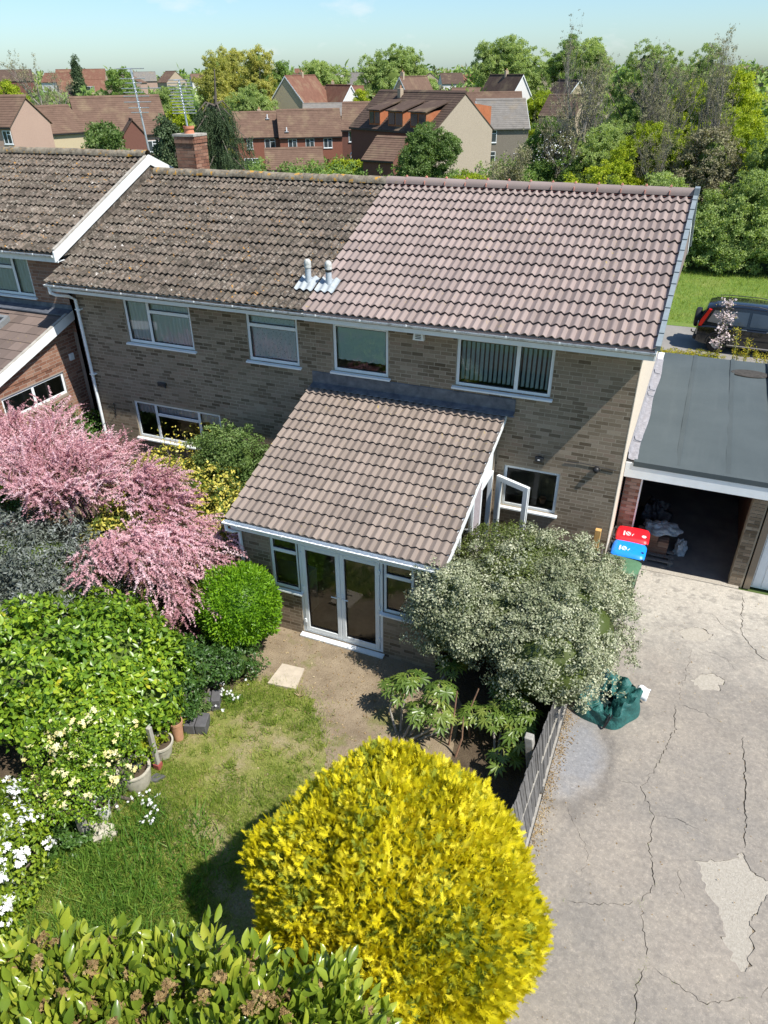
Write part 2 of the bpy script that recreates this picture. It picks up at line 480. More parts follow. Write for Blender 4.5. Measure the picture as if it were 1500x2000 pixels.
# aggregate
c = m.mix(m.rng(m.noise(13, 6, 0.75), 0.38, 0.64, 0.0, 0.85), c, m.mix(1.0, c, (0.72, 0.72, 0.73), 'MULTIPLY'))
c = m.mix(m.rng(m.noise(30, 5, 0.85), 0.52, 0.62, 0.0, 0.8), c, m.mix(1.0, c, (1.45, 1.42, 1.38), 'MULTIPLY'))
c = m.mix(m.rng(m.noise(36, 5, 0.85, m.scale(1, 1.1, 1)), 0.42, 0.32, 0.0, 0.8), c, m.mix(1.0, c, (0.55, 0.55, 0.55), 'MULTIPLY'))
agg = m.voro(70, out='Distance'); ac = m.voro(70, out='Color')
c = m.mix(m.rng(agg, 0.25, 0.15, 0, 0.75), c, m.mix(1.0, c, m.ramp(ac, [(0.0, 0.55), (0.6, 1.0), (0.85, 1.3), (1.0, 2.2)]), 'MULTIPLY'))
m.color(c).bump(m.math('ADD', m.noise(130, 4, 0.7), m.math('MULTIPLY', m.noise(11, 5), 1.6)), 0.55, 0.008); TARMAC = m.m
m = Mat('old_concrete', 0.95, 0.1)
c = m.mix(m.rng(m.noise(26, 6, 0.75), 0.35, 0.68), (0.47, 0.43, 0.36), (0.34, 0.305, 0.25))
m.color(c).bump(m.noise(60, 6, 0.75), 1.0, 0.02); OLD_CONC = m.m
m = Mat('crack_dirt', 1.0, 0.05)
c = m.mix(m.rng(m.noise(5, 4), 0.45, 0.6), (0.12, 0.104, 0.082), (0.25, 0.2, 0.14))
c = m.mix(m.rng(m.noise(2.4, 3), 0.60, 0.66), c, (0.10, 0.13, 0.03))
m.color(c); CRACK = m.m
m = Mat('garden_soil', 1.0, 0.05)
c = m.mix(m.rng(m.noise(2.2, 6, 0.65), 0.35, 0.68), (0.31, 0.245, 0.165), (0.19, 0.145, 0.095))
c = m.mix(m.rng(m.noise(45, 5, 0.7), 0.55, 0.75, 0, 0.7), c, (0.40, 0.345, 0.26))
c = m.mix(m.rng(m.noise(1.2, 5, 0.65), 0.56, 0.66, 0, 0.7), c, (0.16, 0.17, 0.05))
m.color(c).bump(m.noise(30, 6, 0.75), 0.9, 0.03); SOIL = m.m
m = Mat('bed_soil', 1.0, 0.05)
c = m.mix(m.rng(m.noise(4, 6, 0.65), 0.35, 0.68), (0.075, 0.055, 0.038), (0.12, 0.092, 0.06))
m.color(c).bump(m.noise(30, 6, 0.75), 0.9, 0.03); BED = m.m
m = Mat('grassland', 0.95, 0.1)
c = m.ramp(m.noise(0.5, 6, 0.65), [(0.3, (0.10, 0.165, 0.03)), (0.5, (0.15, 0.22, 0.045)), (0.7, (0.23, 0.25, 0.075))])
c = m.mix(m.rng(m.noise(9, 5, 0.7), 0.4, 0.7, 0, 0.6), c, (0.085, 0.145, 0.03))
m.color(c).bump(m.noise(26, 5, 0.7), 0.8, 0.05); GRASS = m.m
m = Mat('far_ground', 1.0, 0.05)
c = m.ramp(m.noise(0.02, 6, 0.6), [(0.3, (0.055, 0.085, 0.028)), (0.55, (0.09, 0.125, 0.04)), (0.75, (0.15, 0.15, 0.075))])
m.color(c); FARG = m.m
m = Mat('road', 0.9, 0.2)
c = m.mix(m.rng(m.noise(0.7, 6, 0.6), 0.35, 0.7), (0.25, 0.235, 0.21), (0.19, 0.18, 0.165))
c = m.mix(m.rng(m.noise(90, 3), 0.45, 0.7, 0, 0.4), c, (0.3, 0.285, 0.26))
m.color(c).bump(m.noise(90, 4), 0.5, 0.006); ROAD = m.m
m = Mat('garage_slab', 0.9, 0.15)
c = m.mix(m.rng(m.noise(1.6, 5, 0.6), 0.35, 0.7), (0.12, 0.115, 0.11), (0.19, 0.18, 0.165))
m.color(c); SLABFLOOR = m.m
PAVING = plain('paving_slab', (0.44, 0.375, 0.29), 0.92, 0.15, var=0.12, sc=9, bump=0.5)
TERRACOTTA = plain('terracotta', (0.44, 0.235, 0.14), 0.85, 0.2, var=0.15, sc=8, bump=0.3)
STONE = plain('cast_stone', (0.40, 0.37, 0.30), 0.95, 0.1, var=0.2, sc=10, bump=0.6)
GREYBLOCK = plain('dark_grey_block', (0.095, 0.093, 0.095), 0.8, 0.25, var=0.15, sc=12, bump=0.3)
PAINT_RED = plain('red_lid', (0.80, 0.012, 0.022), 0.42, 0.45, var=0.08)
PAINT_BLUE = plain('blue_lid', (0.008, 0.235, 0.85), 0.42, 0.45, var=0.08)
BIN_GREY = plain('bin_grey', (0.035, 0.037, 0.04), 0.5, 0.4, var=0.1)
BIN_GREEN = plain('bin_green', (0.075, 0.16, 0.085), 0.55, 0.35, var=0.1)
PRINT = plain('white_print', (0.78, 0.78, 0.78), 0.6, 0.3, var=0.03)
m = Mat('woven_bag', 0.55, 0.4)
c = m.mix(m.rng(m.noise(5, 4), 0.35, 0.7), (0.012, 0.075, 0.068), (0.03, 0.14, 0.125))
m.color(c).bump(m.noise(7, 5, 0.6), 1.0, 0.05); BAG = m.m
BAG_DARK = plain('bag_inside', (0.008, 0.02, 0.02), 0.8, 0.2)
m = Mat('black_bag', 0.3, 0.5); m.color((0.012, 0.012, 0.016)).bump(m.noise(14, 5, 0.6), 1.0, 0.04); BLACK_BAG = m.m
m = Mat('grey_sheet', 0.5, 0.4); m.color(m.mix(m.noise(5, 4), (0.26, 0.3, 0.33), (0.5, 0.53, 0.55))).bump(m.noise(9, 5, 0.6), 1.0, 0.05); TARP = m.m
CAR_PAINT = Mat('black_car_paint', 0.22, 0.5).color((0.008, 0.009, 0.010)); CAR_PAINT.b.inputs['Coat Weight'].default_value = 0.8; CAR_PAINT.b.inputs['Coat Roughness'].default_value = 0.05; CAR_PAINT = CAR_PAINT.m
RUBBER = plain('tyre_rubber', (0.015, 0.015, 0.015), 0.85, 0.2)
TAIL_RED = plain('red_tail_lamp', (0.55, 0.01, 0.012), 0.15, 0.6, var=0.05)
CHROME = plain('chrome', (0.7, 0.7, 0.71), 0.15, 0.5, 0.95, var=0.03)
ORANGE = plain('orange_hose', (0.75, 0.23, 0.02), 0.5, 0.4)

# leaves and flowers
L_GOLD = leafmat('golden_sprays', [(0.0, (0.24, 0.25, 0.016)), (0.25, (0.50, 0.45, 0.010)), (0.55, (0.76, 0.665, 0.016)), (1.0, (0.87, 0.80, 0.09))], 0.6, 0.2, 0.4, (1.08, 1.06, 0.45), big=1.6)
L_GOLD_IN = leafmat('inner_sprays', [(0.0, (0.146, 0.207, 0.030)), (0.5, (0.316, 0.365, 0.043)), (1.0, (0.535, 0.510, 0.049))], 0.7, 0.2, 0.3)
L_OLIVE = leafmat('grey_green_leaf', [(0.0, (0.090, 0.112, 0.051)), (0.35, (0.190, 0.217, 0.112)), (0.7, (0.390, 0.408, 0.263)), (1.0, (0.653, 0.644, 0.471))], 0.55, 0.3, 0.25, (1.05, 1.1, 0.8), big=0.9)
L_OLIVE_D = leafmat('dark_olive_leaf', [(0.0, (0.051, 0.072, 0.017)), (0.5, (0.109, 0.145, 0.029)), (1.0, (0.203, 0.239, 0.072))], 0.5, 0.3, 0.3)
L_BALL = leafmat('privet_leaf', [(0.0, (0.062, 0.156, 0.010)), (0.45, (0.144, 0.300, 0.013)), (1.0, (0.275, 0.463, 0.022))], 0.42, 0.4, 0.4, big=2)
L_LAUREL = leafmat('glossy_green_leaf', [(0.0, (0.044, 0.094, 0.015)), (0.3, (0.106, 0.206, 0.018)), (0.65, (0.213, 0.338, 0.025)), (0.93, (0.362, 0.475, 0.037)), (1.0, (0.525, 0.450, 0.037))], 0.34, 0.5, 0.35)
L_DARKG = leafmat('dark_green_leaf', [(0.0, (0.025, 0.062, 0.013)), (0.5, (0.056, 0.125, 0.022)), (1.0, (0.112, 0.206, 0.037))], 0.42, 0.45, 0.3)
L_ELAE = leafmat('variegated_leaf', [(0.0, (0.052, 0.098, 0.021)), (0.38, (0.103, 0.149, 0.023)), (0.5, (0.506, 0.460, 0.069)), (0.85, (0.713, 0.632, 0.149)), (1.0, (0.759, 0.575, 0.023))], 0.4, 0.4, 0.3, (0.850, 0.850, 0.805))
L_PINK = leafmat('tamarisk_plume', [(0.0, (0.40, 0.195, 0.21)), (0.3, (0.59, 0.335, 0.355)), (0.7, (0.74, 0.505, 0.53)), (1.0, (0.82, 0.67, 0.68))], 0.8, 0.1, 0.3, (1.1, 0.88, 0.92), big=0.7)
L_PINKTWIG = leafmat('tamarisk_green', [(0.0, (0.07, 0.075, 0.03)), (0.5, (0.15, 0.11, 0.055)), (1.0, (0.24, 0.12, 0.10))], 0.8, 0.1, 0.2)
L_GREYBUSH = leafmat('grey_purple_leaf', [(0.0, (0.061, 0.068, 0.054)), (0.4, (0.115, 0.135, 0.101)), (0.75, (0.216, 0.236, 0.209)), (0.94, (0.297, 0.304, 0.290)), (1.0, (0.405, 0.135, 0.081))], 0.5, 0.35, 0.2, (1, 1, 0.9))
L_LIGHT = leafmat('mid_green_leaf', [(0.0, (0.062, 0.112, 0.025)), (0.5, (0.138, 0.219, 0.056)), (1.0, (0.263, 0.344, 0.125))], 0.5, 0.3, 0.35)
L_YGREEN = leafmat('yellow_green_leaf', [(0.0, (0.11, 0.16, 0.015)), (0.5, (0.24, 0.30, 0.02)), (1.0, (0.42, 0.42, 0.03))], 0.5, 0.3, 0.4)
L_CHOISYA = leafmat('choisya_leaf', [(0.0, (0.075, 0.144, 0.015)), (0.5, (0.188, 0.281, 0.020)), (1.0, (0.350, 0.413, 0.037))], 0.38, 0.45, 0.35)
L_HEDGE = leafmat('large_hedge_leaf', [(0.0, (0.094, 0.155, 0.020)), (0.4, (0.187, 0.262, 0.027)), (0.75, (0.298, 0.354, 0.036)), (1.0, (0.448, 0.448, 0.062))], 0.25, 0.55, 0.32, big=1.2)
L_FATSIA = leafmat('fatsia_leaf', [(0.0, (0.075, 0.14, 0.025)), (0.5, (0.16, 0.235, 0.04)), (1.0, (0.28, 0.32, 0.07))], 0.35, 0.45, 0.35)
F_WHITE = leafmat('white_petals', [(0, (0.70, 0.71, 0.68)), (1, (0.84, 0.84, 0.83))], 0.7, 0.2, 0.2, (1, 1, 1))
F_CREAM = leafmat('pale_yellow_petals', [(0, (0.70, 0.56, 0.16)), (0.5, (0.79, 0.71, 0.35)), (1, (0.84, 0.80, 0.56))], 0.7, 0.2, 0.2, (1, 1, 0.8))
F_BROWN = leafmat('brown_flower_heads', [(0, (0.13, 0.08, 0.035)), (0.6, (0.25, 0.165, 0.075)), (1, (0.36, 0.27, 0.12))], 0.95, 0.1, 0.0)
F_BLOSSOM = leafmat('blossom', [(0, (0.58, 0.44, 0.42)), (1, (0.82, 0.75, 0.73))], 0.8, 0.1, 0.2, (1, 1, 1))
L_EUPH = leafmat('euphorbia_heads', [(0, (0.20, 0.21, 0.02)), (0.6, (0.42, 0.38, 0.03)), (1, (0.55, 0.36, 0.06))], 0.7, 0.2, 0.3)
L_GRASS = leafmat('grass_blade', [(0, (0.122, 0.194, 0.031)), (0.4, (0.216, 0.309, 0.043)), (0.75, (0.338, 0.402, 0.071)), (1, (0.575, 0.517, 0.187))], 0.6, 0.25, 0.4, big=1.4)
L_GRASS_D = leafmat('long_grass_blade', [(0, (0.062, 0.156, 0.022)), (0.6, (0.138, 0.263, 0.037)), (1, (0.250, 0.350, 0.062))], 0.5, 0.3, 0.4)
L_STRAW = leafmat('dead_leaf', [(0, (0.16, 0.10, 0.05)), (0.6, (0.34, 0.24, 0.12)), (1, (0.5, 0.42, 0.27))], 0.8, 0.1, 0.2)
T_MID = leafmat('tree_leaf', [(0, (0.105, 0.183, 0.051)), (0.5, (0.210, 0.316, 0.084)), (1, (0.362, 0.467, 0.140))], 0.6, 0.2, 0.42, big=0.12)
T_PALE = leafmat('pale_tree_leaf', [(0, (0.176, 0.245, 0.079)), (0.5, (0.316, 0.409, 0.136)), (1, (0.479, 0.550, 0.222))], 0.6, 0.2, 0.42, big=0.12)
T_YEL = leafmat('poplar_leaf', [(0, (0.253, 0.273, 0.068)), (0.5, (0.428, 0.428, 0.107)), (1, (0.603, 0.545, 0.175))], 0.6, 0.2, 0.42, big=0.12)
T_LIME = leafmat('lime_tree_leaf', [(0, (0.163, 0.222, 0.018)), (0.5, (0.317, 0.399, 0.026)), (1, (0.531, 0.560, 0.044))], 0.55, 0.25, 0.4, big=0.2)
T_DARK = leafmat('conifer_needles', [(0, (0.046, 0.076, 0.036)), (0.5, (0.086, 0.129, 0.059)), (1, (0.148, 0.198, 0.092))], 0.7, 0.2, 0.15, big=0.3)
T_TWIG = leafmat('twig_buds', [(0, (0.176, 0.155, 0.101)), (0.6, (0.270, 0.250, 0.155)), (1, (0.331, 0.338, 0.149))], 0.8, 0.15, 0.2, big=0.3)

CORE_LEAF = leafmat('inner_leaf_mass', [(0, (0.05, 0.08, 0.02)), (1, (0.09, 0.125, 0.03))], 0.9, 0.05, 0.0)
# ------------------------------------------------------------------ roofs of interlocking tiles
def tile_mesh(name, mat, cover=0.30, length=0.40, rolls=2, amp=0.017, lip=0.046):
    n = 7 * rolls
    vs, fs = [], []
    ln = length
    for i in range(n + 1):
        t = i / n * rolls
        ph = t % 1.0
        z = amp * (math.cos(2 * math.pi * ph) + 0.22 * math.sin(4 * math.pi * ph))
        x = i / n * cover
        vs += [(x, 0.11, z + 0.0), (x, 0.004, z + lip - 0.016), (x, 0.0, z + lip), (x, ln, z + 0.004)]
    for i in range(n):
        a, b = i * 4, (i + 1) * 4
        fs += [(a, b, b + 1, a + 1), (a + 1, b + 1, b + 2, a + 2), (a + 2, b + 2, b + 3, a + 3)]
    me = bpy.data.meshes.new(name)
    me.from_pydata(vs, [], fs); me.materials.append(mat)
    sm = [i % 3 == 2 for i in range(len(fs))]
    me.polygons.foreach_set('use_smooth', sm)
    me.set_sharp_from_angle(angle=R(50)); me.update()
    return me
def lay_tiles(parent, me, x0, cols, y0, z0, pitch, rows, gauge, cover=0.30, jit=0.004, skip=None, mats=None, top=None):
    o = ORG[parent.name]
    for r in range(rows):
        for c in range(cols):
            if skip and skip(r, c): continue
            s = r * gauge
            ob = bpy.data.objects.new('roof_tile', mats(r, c) if mats else me)
            x = x0 + c * cover
            ob.location = (x - o[0], y0 + s * math.cos(pitch) - o[1], z0 + s * math.sin(pitch) + random.uniform(-jit, jit) - o[2])
            ob.rotation_euler = (pitch, 0, random.uniform(-jit, jit) * 1.3)
            put(ob, parent)

# ------------------------------------------------------------------ brick walls
def brick_mesh(name, mat, L=0.215, D=0.03, H=0.065):
    g = G(); b = 0.0006
    g.add([(0,D,0),(L,D,0),(L,D,H),(0,D,H),(0,b,0),(L,b,0),(L,b,H),(0,b,H),(b,0,b),(L-b,0,b),(L-b,0,H-b),(b,0,H-b)],
          [(0,1,5,4),(1,2,6,5),(2,3,7,6),(3,0,4,7),(4,5,9,8),(5,6,10,9),(6,7,11,10),(7,4,8,11),(8,9,10,11)])
    return g.mesh(name, mat)
def wall_with_holes(g, x0, x1, z0, z1, holes, y=0.0, th=0.11, axis='y'):
    xs = sorted({x0, x1, *[h[0] for h in holes], *[h[1] for h in holes]})
    zs = sorted({z0, z1, *[h[2] for h in holes], *[h[3] for h in holes]})
    xs = [x for x in xs if x0 <= x <= x1]; zs = [z for z in zs if z0 <= z <= z1]
    def inside(a, b): return any(h[0] < a < h[1] and h[2] < b < h[3] for h in holes)
    def P(x, d, z): return (x, y + d, z) if axis == 'y' else (y - d, x, z)
    for i in range(len(xs) - 1):
        for j in range(len(zs) - 1):
            a, b, c, d = xs[i], xs[i+1], zs[j], zs[j+1]
            if inside((a+b)/2, (c+d)/2): continue
            g.quad(P(a,0,c), P(b,0,c), P(b,0,d), P(a,0,d)); g.quad(P(a,th,c), P(a,th,d), P(b,th,d), P(b,th,c))
    for a, b, c, d in holes:
        c = max(c, z0)
        g.quad(P(a,0,c), P(a,0,d), P(a,th,d), P(a,th,c)); g.quad(P(b,0,c), P(b,th,c), P(b,th,d), P(b,0,d))
        g.quad(P(a,0,d), P(b,0,d), P(b,th,d), P(a,th,d)); g.quad(P(a,0,c), P(a,th,c), P(b,th,c), P(b,0,c))
def lay_bricks(parent, mat, x0, x1, z0, z1, holes, y=0.0, limit=300, axis='y', ok=None, want=None):
    """stretcher bond; the nearest whole bricks are pieces of their own, the others one joined mesh"""
    L, H, J = 0.225, 0.075, 0.010
    o = ORG[parent.name]
    whole, rest = [], []
    nrow = int((z1 - z0) / H)
    for r in range(nrow):
        za = z0 + r * H; zb = za + 0.065
        xa = x0 - (0.1125 if r % 2 else 0.0) - (0.056 if r % 7 == 3 else 0)
        while xa < x1:
            segs = [(max(xa, x0), min(xa + 0.215, x1))]
            for h in holes:
                if zb > h[2] + 0.01 and za < h[3] - 0.01:
                    ns = []
                    for a, b in segs:
                        if b <= h[0] or a >= h[1]: ns.append((a, b)); continue
                        if a < h[0]: ns.append((a, h[0] - 0.004))
                        if b > h[1]: ns.append((h[1] + 0.004, b))
                    segs = ns
            for a, b in segs:
                if b - a < 0.03 or (ok and not ok((a + b) / 2, zb)): continue
                (whole if b - a > 0.214 else rest).append((a, b, za))
            xa += L
    def W(x, z): return np.array((x, y, z)) if axis == 'y' else np.array((y, x, z))
    whole.sort(key=lambda t: (0 if (not want or want((t[0]+t[1])/2, t[2])) else 1, np.linalg.norm(W((t[0] + t[1]) / 2, t[2]) - CAM)))
    me = brick_mesh('brick', mat)
    for a, b, z in whole[:limit]:
        ob = bpy.data.objects.new('brick', me)
        d = random.uniform(0.0001, 0.0004)
        ob.location = (a - o[0], y - d - o[1], z - o[2]) if axis == 'y' else (y + d - o[0], a - o[1], z - o[2])
        ob.rotation_euler = (0, random.gauss(0, 0.004), 0 if axis == 'y' else R(90))
        put(ob, parent)
    rest += whole[limit:]
    if rest:
        A = np.array(rest); n = len(A); bv = 0.003
        d = rng.uniform(0.0001, 0.0004, n)
        lo, hi, za = A[:, 0], A[:, 1], A[:, 2]; zb = za + 0.065
        cor = [(lo, za), (hi, za), (hi, zb), (lo, zb)]
        off = [(1, 1), (-1, 1), (-1, -1), (1, -1)]
        V = np.zeros((n, 8, 3))
        for k in range(4):
            for q, (dep, ins) in enumerate(((0.006, 0), (0.0, bv))):
                X = cor[k][0] + off[k][0] * ins; Z = cor[k][1] + off[k][1] * ins
                if axis == 'y': V[:, q*4+k] = np.stack([X, y - d + dep, Z], 1)
                else: V[:, q*4+k] = np.stack([y + d - dep, X, Z], 1)
            # outer ring reaches back into the mortar
        V[:, :4, 1 if axis == 'y' else 0] += (0.006 if axis == 'y' else -0.006)
        F = np.array([(4,5,6,7),(0,1,5,4),(1,2,6,5),(2,3,7,6),(3,0,4,7)])
        Fa = (F[None] + (np.arange(n) * 8)[:, None, None]).reshape(-1, 4)
        me = arr_mesh('brickwork', (V.reshape(-1, 3) - np.array(o)), Fa, mat, np.repeat(rng.random(n), 5), smooth=False)
        ob = put(bpy.data.objects.new('brickwork', me), parent); ob['kind'] = 'stuff'

# ------------------------------------------------------------------ windows
def window(parent, x0, x1, z0, z1, y=0.0, verts=(), tops=None, fill=None, axis='y', sill=True, fw=0.06, name='window', frame=None, depth=0.07, glass=None, sillz=None):
    """uPVC frame (part) with panes, sill and what hangs behind (sub-parts); verts: inner mullion x; tops: {light index: transom z}"""
    def B(g, a, b, d0, d1, c, d):
        if axis == 'y': g.bev(a, b, y + d0, y + d1, c, d, 0.006)
        else: g.bev(y - d1, y - d0, a, b, c, d, 0.006)
    g = G()
    fr = 0.03
    B(g, x0, x0+fw, fr, fr+depth, z0, z1); B(g, x1-fw, x1, fr, fr+depth, z0, z1)
    B(g, x0+fw, x1-fw, fr, fr+depth, z0, z0+fw); B(g, x0+fw, x1-fw, fr, fr+depth, z1-fw, z1)
    lights = []
    xs = [x0 + fw] + [v for v in verts] + [x1 - fw]
    for v in verts: B(g, v - fw*0.6, v + fw*0.6, fr, fr+depth, z0+fw, z1-fw)
    for i in range(len(xs) - 1):
        a = xs[i] + (fw*0.6 if i else 0); b = xs[i+1] - (fw*0.6 if i < len(xs)-2 else 0)
        if tops and i in tops:
            t = tops[i]; B(g, a, b, fr - 0.008, fr+depth, t - 0.035, t + 0.035)
            lights += [(a, b, z0+fw, t-0.035), (a, b, t+0.035, z1-fw)]
        else: lights.append((a, b, z0+fw, z1-fw))
    w = g.build(name, frame or WHITE, parent)
    bead = G()
    for a, b, c, d in lights:
        p = G()
        if axis == 'y': p.quad((a, y+fr+0.03, c), (b, y+fr+0.03, c), (b, y+fr+0.03, d), (a, y+fr+0.03, d))
        else: p.quad((y-fr-0.03, a, c), (y-fr-0.03, b, c), (y-fr-0.03, b, d), (y-fr-0.03, a, d))
        p.build('pane', glass or GLASS, w, fix=False)
        t = 0.012
        for (e0, e1, h0, h1) in ((a, a+t, c, d), (b-t, b, c, d), (a+t, b-t, c, c+t), (a+t, b-t, d-t, d)):
            if axis == 'y': bead.box(e0, e1, y+fr+0.012, y+fr+0.028, h0, h1)
            else: bead.box(y-fr-0.028, y-fr-0.012, e0, e1, h0, h1)
    bead.build('gasket', BLACK, w)
    if sill:
        s = G(); q = 0.055
        zz = z0 if sillz is None else sillz
        if axis == 'y': s.prism([(y+0.05, zz-0.03), (y-0.065, zz-0.05), (y-0.065, zz-0.02), (y+0.05, zz+0.004)], 'x', x0-q, x1+q)
        else: s.prism([(y-0.05, zz-0.03), (y+0.065, zz-0.05), (y+0.065, zz-0.02), (y-0.05, zz+0.004)], 'y', x0-q, x1+q)
        s.build('sill', WHITE, w)
    if fill: fill(w, x0+fw, x1-fw, z0+fw, z1-fw, y+0.108)
    return w
def curtain(mat, name='curtain', amp=0.025, wl=0.10, drop=0.0):
    def f(w, a, b, c, d, y):
        n = int((b - a) / wl * 6); vs, fs = [], []
        ph = random.random() * 6
        for i in range(n + 1):
            x = a + (b - a) * i / n
            for k in range(3):
                z = d - (d - c) * (1 - drop) * k / 2
                vs.append((x, y + amp * math.sin(2*math.pi*(x - a)/wl * (1 + 0.13*math.sin(x*3 + ph)) + ph) * (0.6 + 0.25*k) + 0.008*math.sin(9*x + k), z))
        for i in range(n):
            for k in range(2): fs.append((i*3+k, (i+1)*3+k, (i+1)*3+k+1, i*3+k+1))
        G().add(vs, fs).build(name, mat, w, smooth=True)
    return f
def roller(w, a, b, c, d, y):
    z = d - (d - c) * 0.80
    vs, fs = [], []
    n = 60
    for i in range(n + 1):
        x = a + (b - a) * i / n
        vs += [(x, y, d), (x, y, z - 0.018 * abs(math.sin(math.pi * 5 * i / n * 1.4)))]
    for i in range(n): fs.append((2*i, 2*i+2, 2*i+3, 2*i+1))
    G().add(vs, fs).build('roller_blind', ROLLER, w)
def vertical_blind(w, a, b, c, d, y):
    n = int((b - a) / 0.083)
    g = G().box(a, b, y - 0.01, y + 0.03, d - 0.03, d); g.build('blind_rail', WHITE, w)
    s = G().quad((-0.032, 0.0, c - d + 0.04), (0.032, 0.0, c - d + 0.04), (0.032, 0.0, -0.03), (-0.032, 0.0, -0.03))
    me = s.mesh('blind_slat', SLAT, fix=False)
    o = ORG[w.name]
    for i in range(n):
        ob = bpy.data.objects.new('blind_slat', me)
        ob.location = (a + (i + 0.5) * (b - a) / n - o[0], y + 0.02 - o[1], d - o[2]); ob.rotation_euler = (0, 0, R(42 + random.uniform(-4, 4)))
        put(ob, w)

# ------------------------------------------------------------------ foliage
def fold_leaf(w=0.5, fold=0.12, curl=0.0):
    V = np.array([(0, 0, 0), (0.42, w/2, fold), (1, 0, -curl), (0.42, -w/2, fold), (0.5, 0, 0.03)])
    return V, np.array([(0, 4, 1), (4, 2, 1), (0, 3, 4), (4, 3, 2)])
def simple_leaf(w=0.5, fold=0.1):
    return np.array([(0, 0, 0), (0.45, w/2, fold), (1, 0, 0), (0.45, -w/2, fold)]), np.array([(0, 2, 1), (0, 3, 2)])
def big_leaf(w=0.42, fold=0.10):
    V = [(0, 0, 0)]; 
    prof = [(0.15, 0.55), (0.4, 1.0), (0.65, 0.92), (0.86, 0.5)]
    for x, k in prof: V += [(x, k*w/2, fold*k - 0.10*x*x), (x, 0, -0.10*x*x), (x, -k*w/2, fold*k - 0.10*x*x)]
    V.append((1, 0, -0.13))
    F = [(0, 2, 1), (0, 3, 2)]
    for i in range(3):
        a = 1 + 3*i; b = a + 3
        F += [(a, a+1, b+1), (a, b+1, b), (a+1, a+2, b+2), (a+1, b+2, b+1)]
    a = 10; F += [(a, a+1, 13), (a+1, a+2, 13)]
    return np.array(V), np.array(F)
def frond():
    """flat feathery conifer spray"""
    V, F = [], []
    def tri(p, d, l, w, z0=0.0):
        n = np.array([-d[1], d[0]]); b = len(V)
        V.extend([(p[0]-n[0]*w, p[1]-n[1]*w, z0), (p[0]+n[0]*w, p[1]+n[1]*w, z0), (p[0]+d[0]*l, p[1]+d[1]*l, z0+0.05)])
        F.append((b, b+1, b+2))
    tri((0, 0), np.array([1.0, 0]), 1.0, 0.06)
    for i, x in enumerate((0.16, 0.3, 0.45, 0.6, 0.75)):
        for s in (1, -1):
            a = R(42 - 3*i) * s
            d = np.array([math.cos(a), math.sin(a)]); l = 0.46 - 0.055*i
            tri((x, 0), d, l, 0.05, 0.01*i)
            for t in ((0.45,) if i < 2 else ()):
                q = (x + d[0]*l*t, d[1]*l*t); a2 = a + R(32)*s
                tri(q, np.array([math.cos(a2), math.sin(a2)]), l*0.5, 0.045)
    return np.array(V), np.array(F)
def plume(n=26):
    """arching fuzzy flower spray along +x"""
    r = np.random.default_rng(5); V, F = [], []
    for i in range(n):
        t = i / n
        p = np.array([t, 0, -0.42*t*t])
        for k in range(2):
            th = r.uniform(0, 2*math.pi); l = r.uniform(0.09, 0.17) * (1 - 0.55*t)
            d = np.array([0.55, math.cos(th), math.sin(th)]); d /= np.linalg.norm(d)
            s = np.cross(d, r.normal(size=3)); s /= np.linalg.norm(s)
            b = len(V); V.extend([p - s*0.028, p + s*0.028, p + d*l]); F.append((b, b+1, b+2))
    return np.array(V), np.array(F)
def leaf_cluster(n=6, w=0.5):
    r = np.random.default_rng(3); V, F = [], []
    lv, lf = simple_leaf(w)
    for i in range(n):
        a = r.uniform(0, 2*math.pi); e = r.uniform(-0.5, 0.9)
        x = np.array([math.cos(a)*math.cos(e), math.sin(a)*math.cos(e), math.sin(e)])
        z = np.cross(x, r.normal(size=3)); z /= np.linalg.norm(z); y = np.cross(z, x)
        b = len(V); V.extend(lv @ np.array([x, y, z]) * 0.6 + x*0.25*r.random()); F.extend((lf + b).tolist())
    return np.array(V), np.array(F)
def star_flower(n=5):
    V = [(0, 0, 0.05)]; F = []
    for i in range(n):
        a = 2*math.pi*i/n; da = math.pi/n*0.85
        b = len(V); V += [(0.6*math.cos(a-da), 0.6*math.sin(a-da), 0.12), (math.cos(a), math.sin(a), 0.0), (0.6*math.cos(a+da), 0.6*math.sin(a+da), 0.12)]
        F += [(0, b, b+1), (0, b+1, b+2)]
    return np.array(V)*0.5, np.array(F)
LEAF = simple_leaf(0.55); LEAF4 = fold_leaf(0.55); NARROW = simple_leaf(0.34); ROUND = simple_leaf(0.8, 0.06); FROND = frond(); PLUME = plume(); CLUSTER = leaf_cluster(); STAR = star_flower(); BIG = big_leaf()

def unit(a): return a / np.maximum(np.linalg.norm(a, axis=1, keepdims=True), 1e-9)
def scatter(P, D, T, size, spin=None, tilt=0.5, mode='normal'):
    """place template T at P; mode 'normal': leaf face turned along D, 'along': leaf axis along D"""
    n = len(P); V, F = T
    D = unit(np.asarray(D, float) + rng.normal(size=(n, 3)) * tilt)
    A = unit(np.cross(D, rng.normal(size=(n, 3))))
    if mode == 'normal': Z = D; X = A; Y = np.cross(Z, X)
    else: X = D; Z = unit(A + np.array([0, 0, 1.2])); Y = unit(np.cross(Z, X)); Z = np.cross(X, Y)
    size = np.broadcast_to(np.asarray(size, float), (n,))
    W = (V[None, :, 0:1] * X[:, None] + V[None, :, 1:2] * Y[:, None] + V[None, :, 2:3] * Z[:, None]) * size[:, None, None] + P[:, None]
    Fa = F[None] + (np.arange(n) * len(V))[:, None, None]
    return W.reshape(-1, 3), Fa.reshape(-1, F.shape[1]), np.repeat(rng.random(n), len(F))
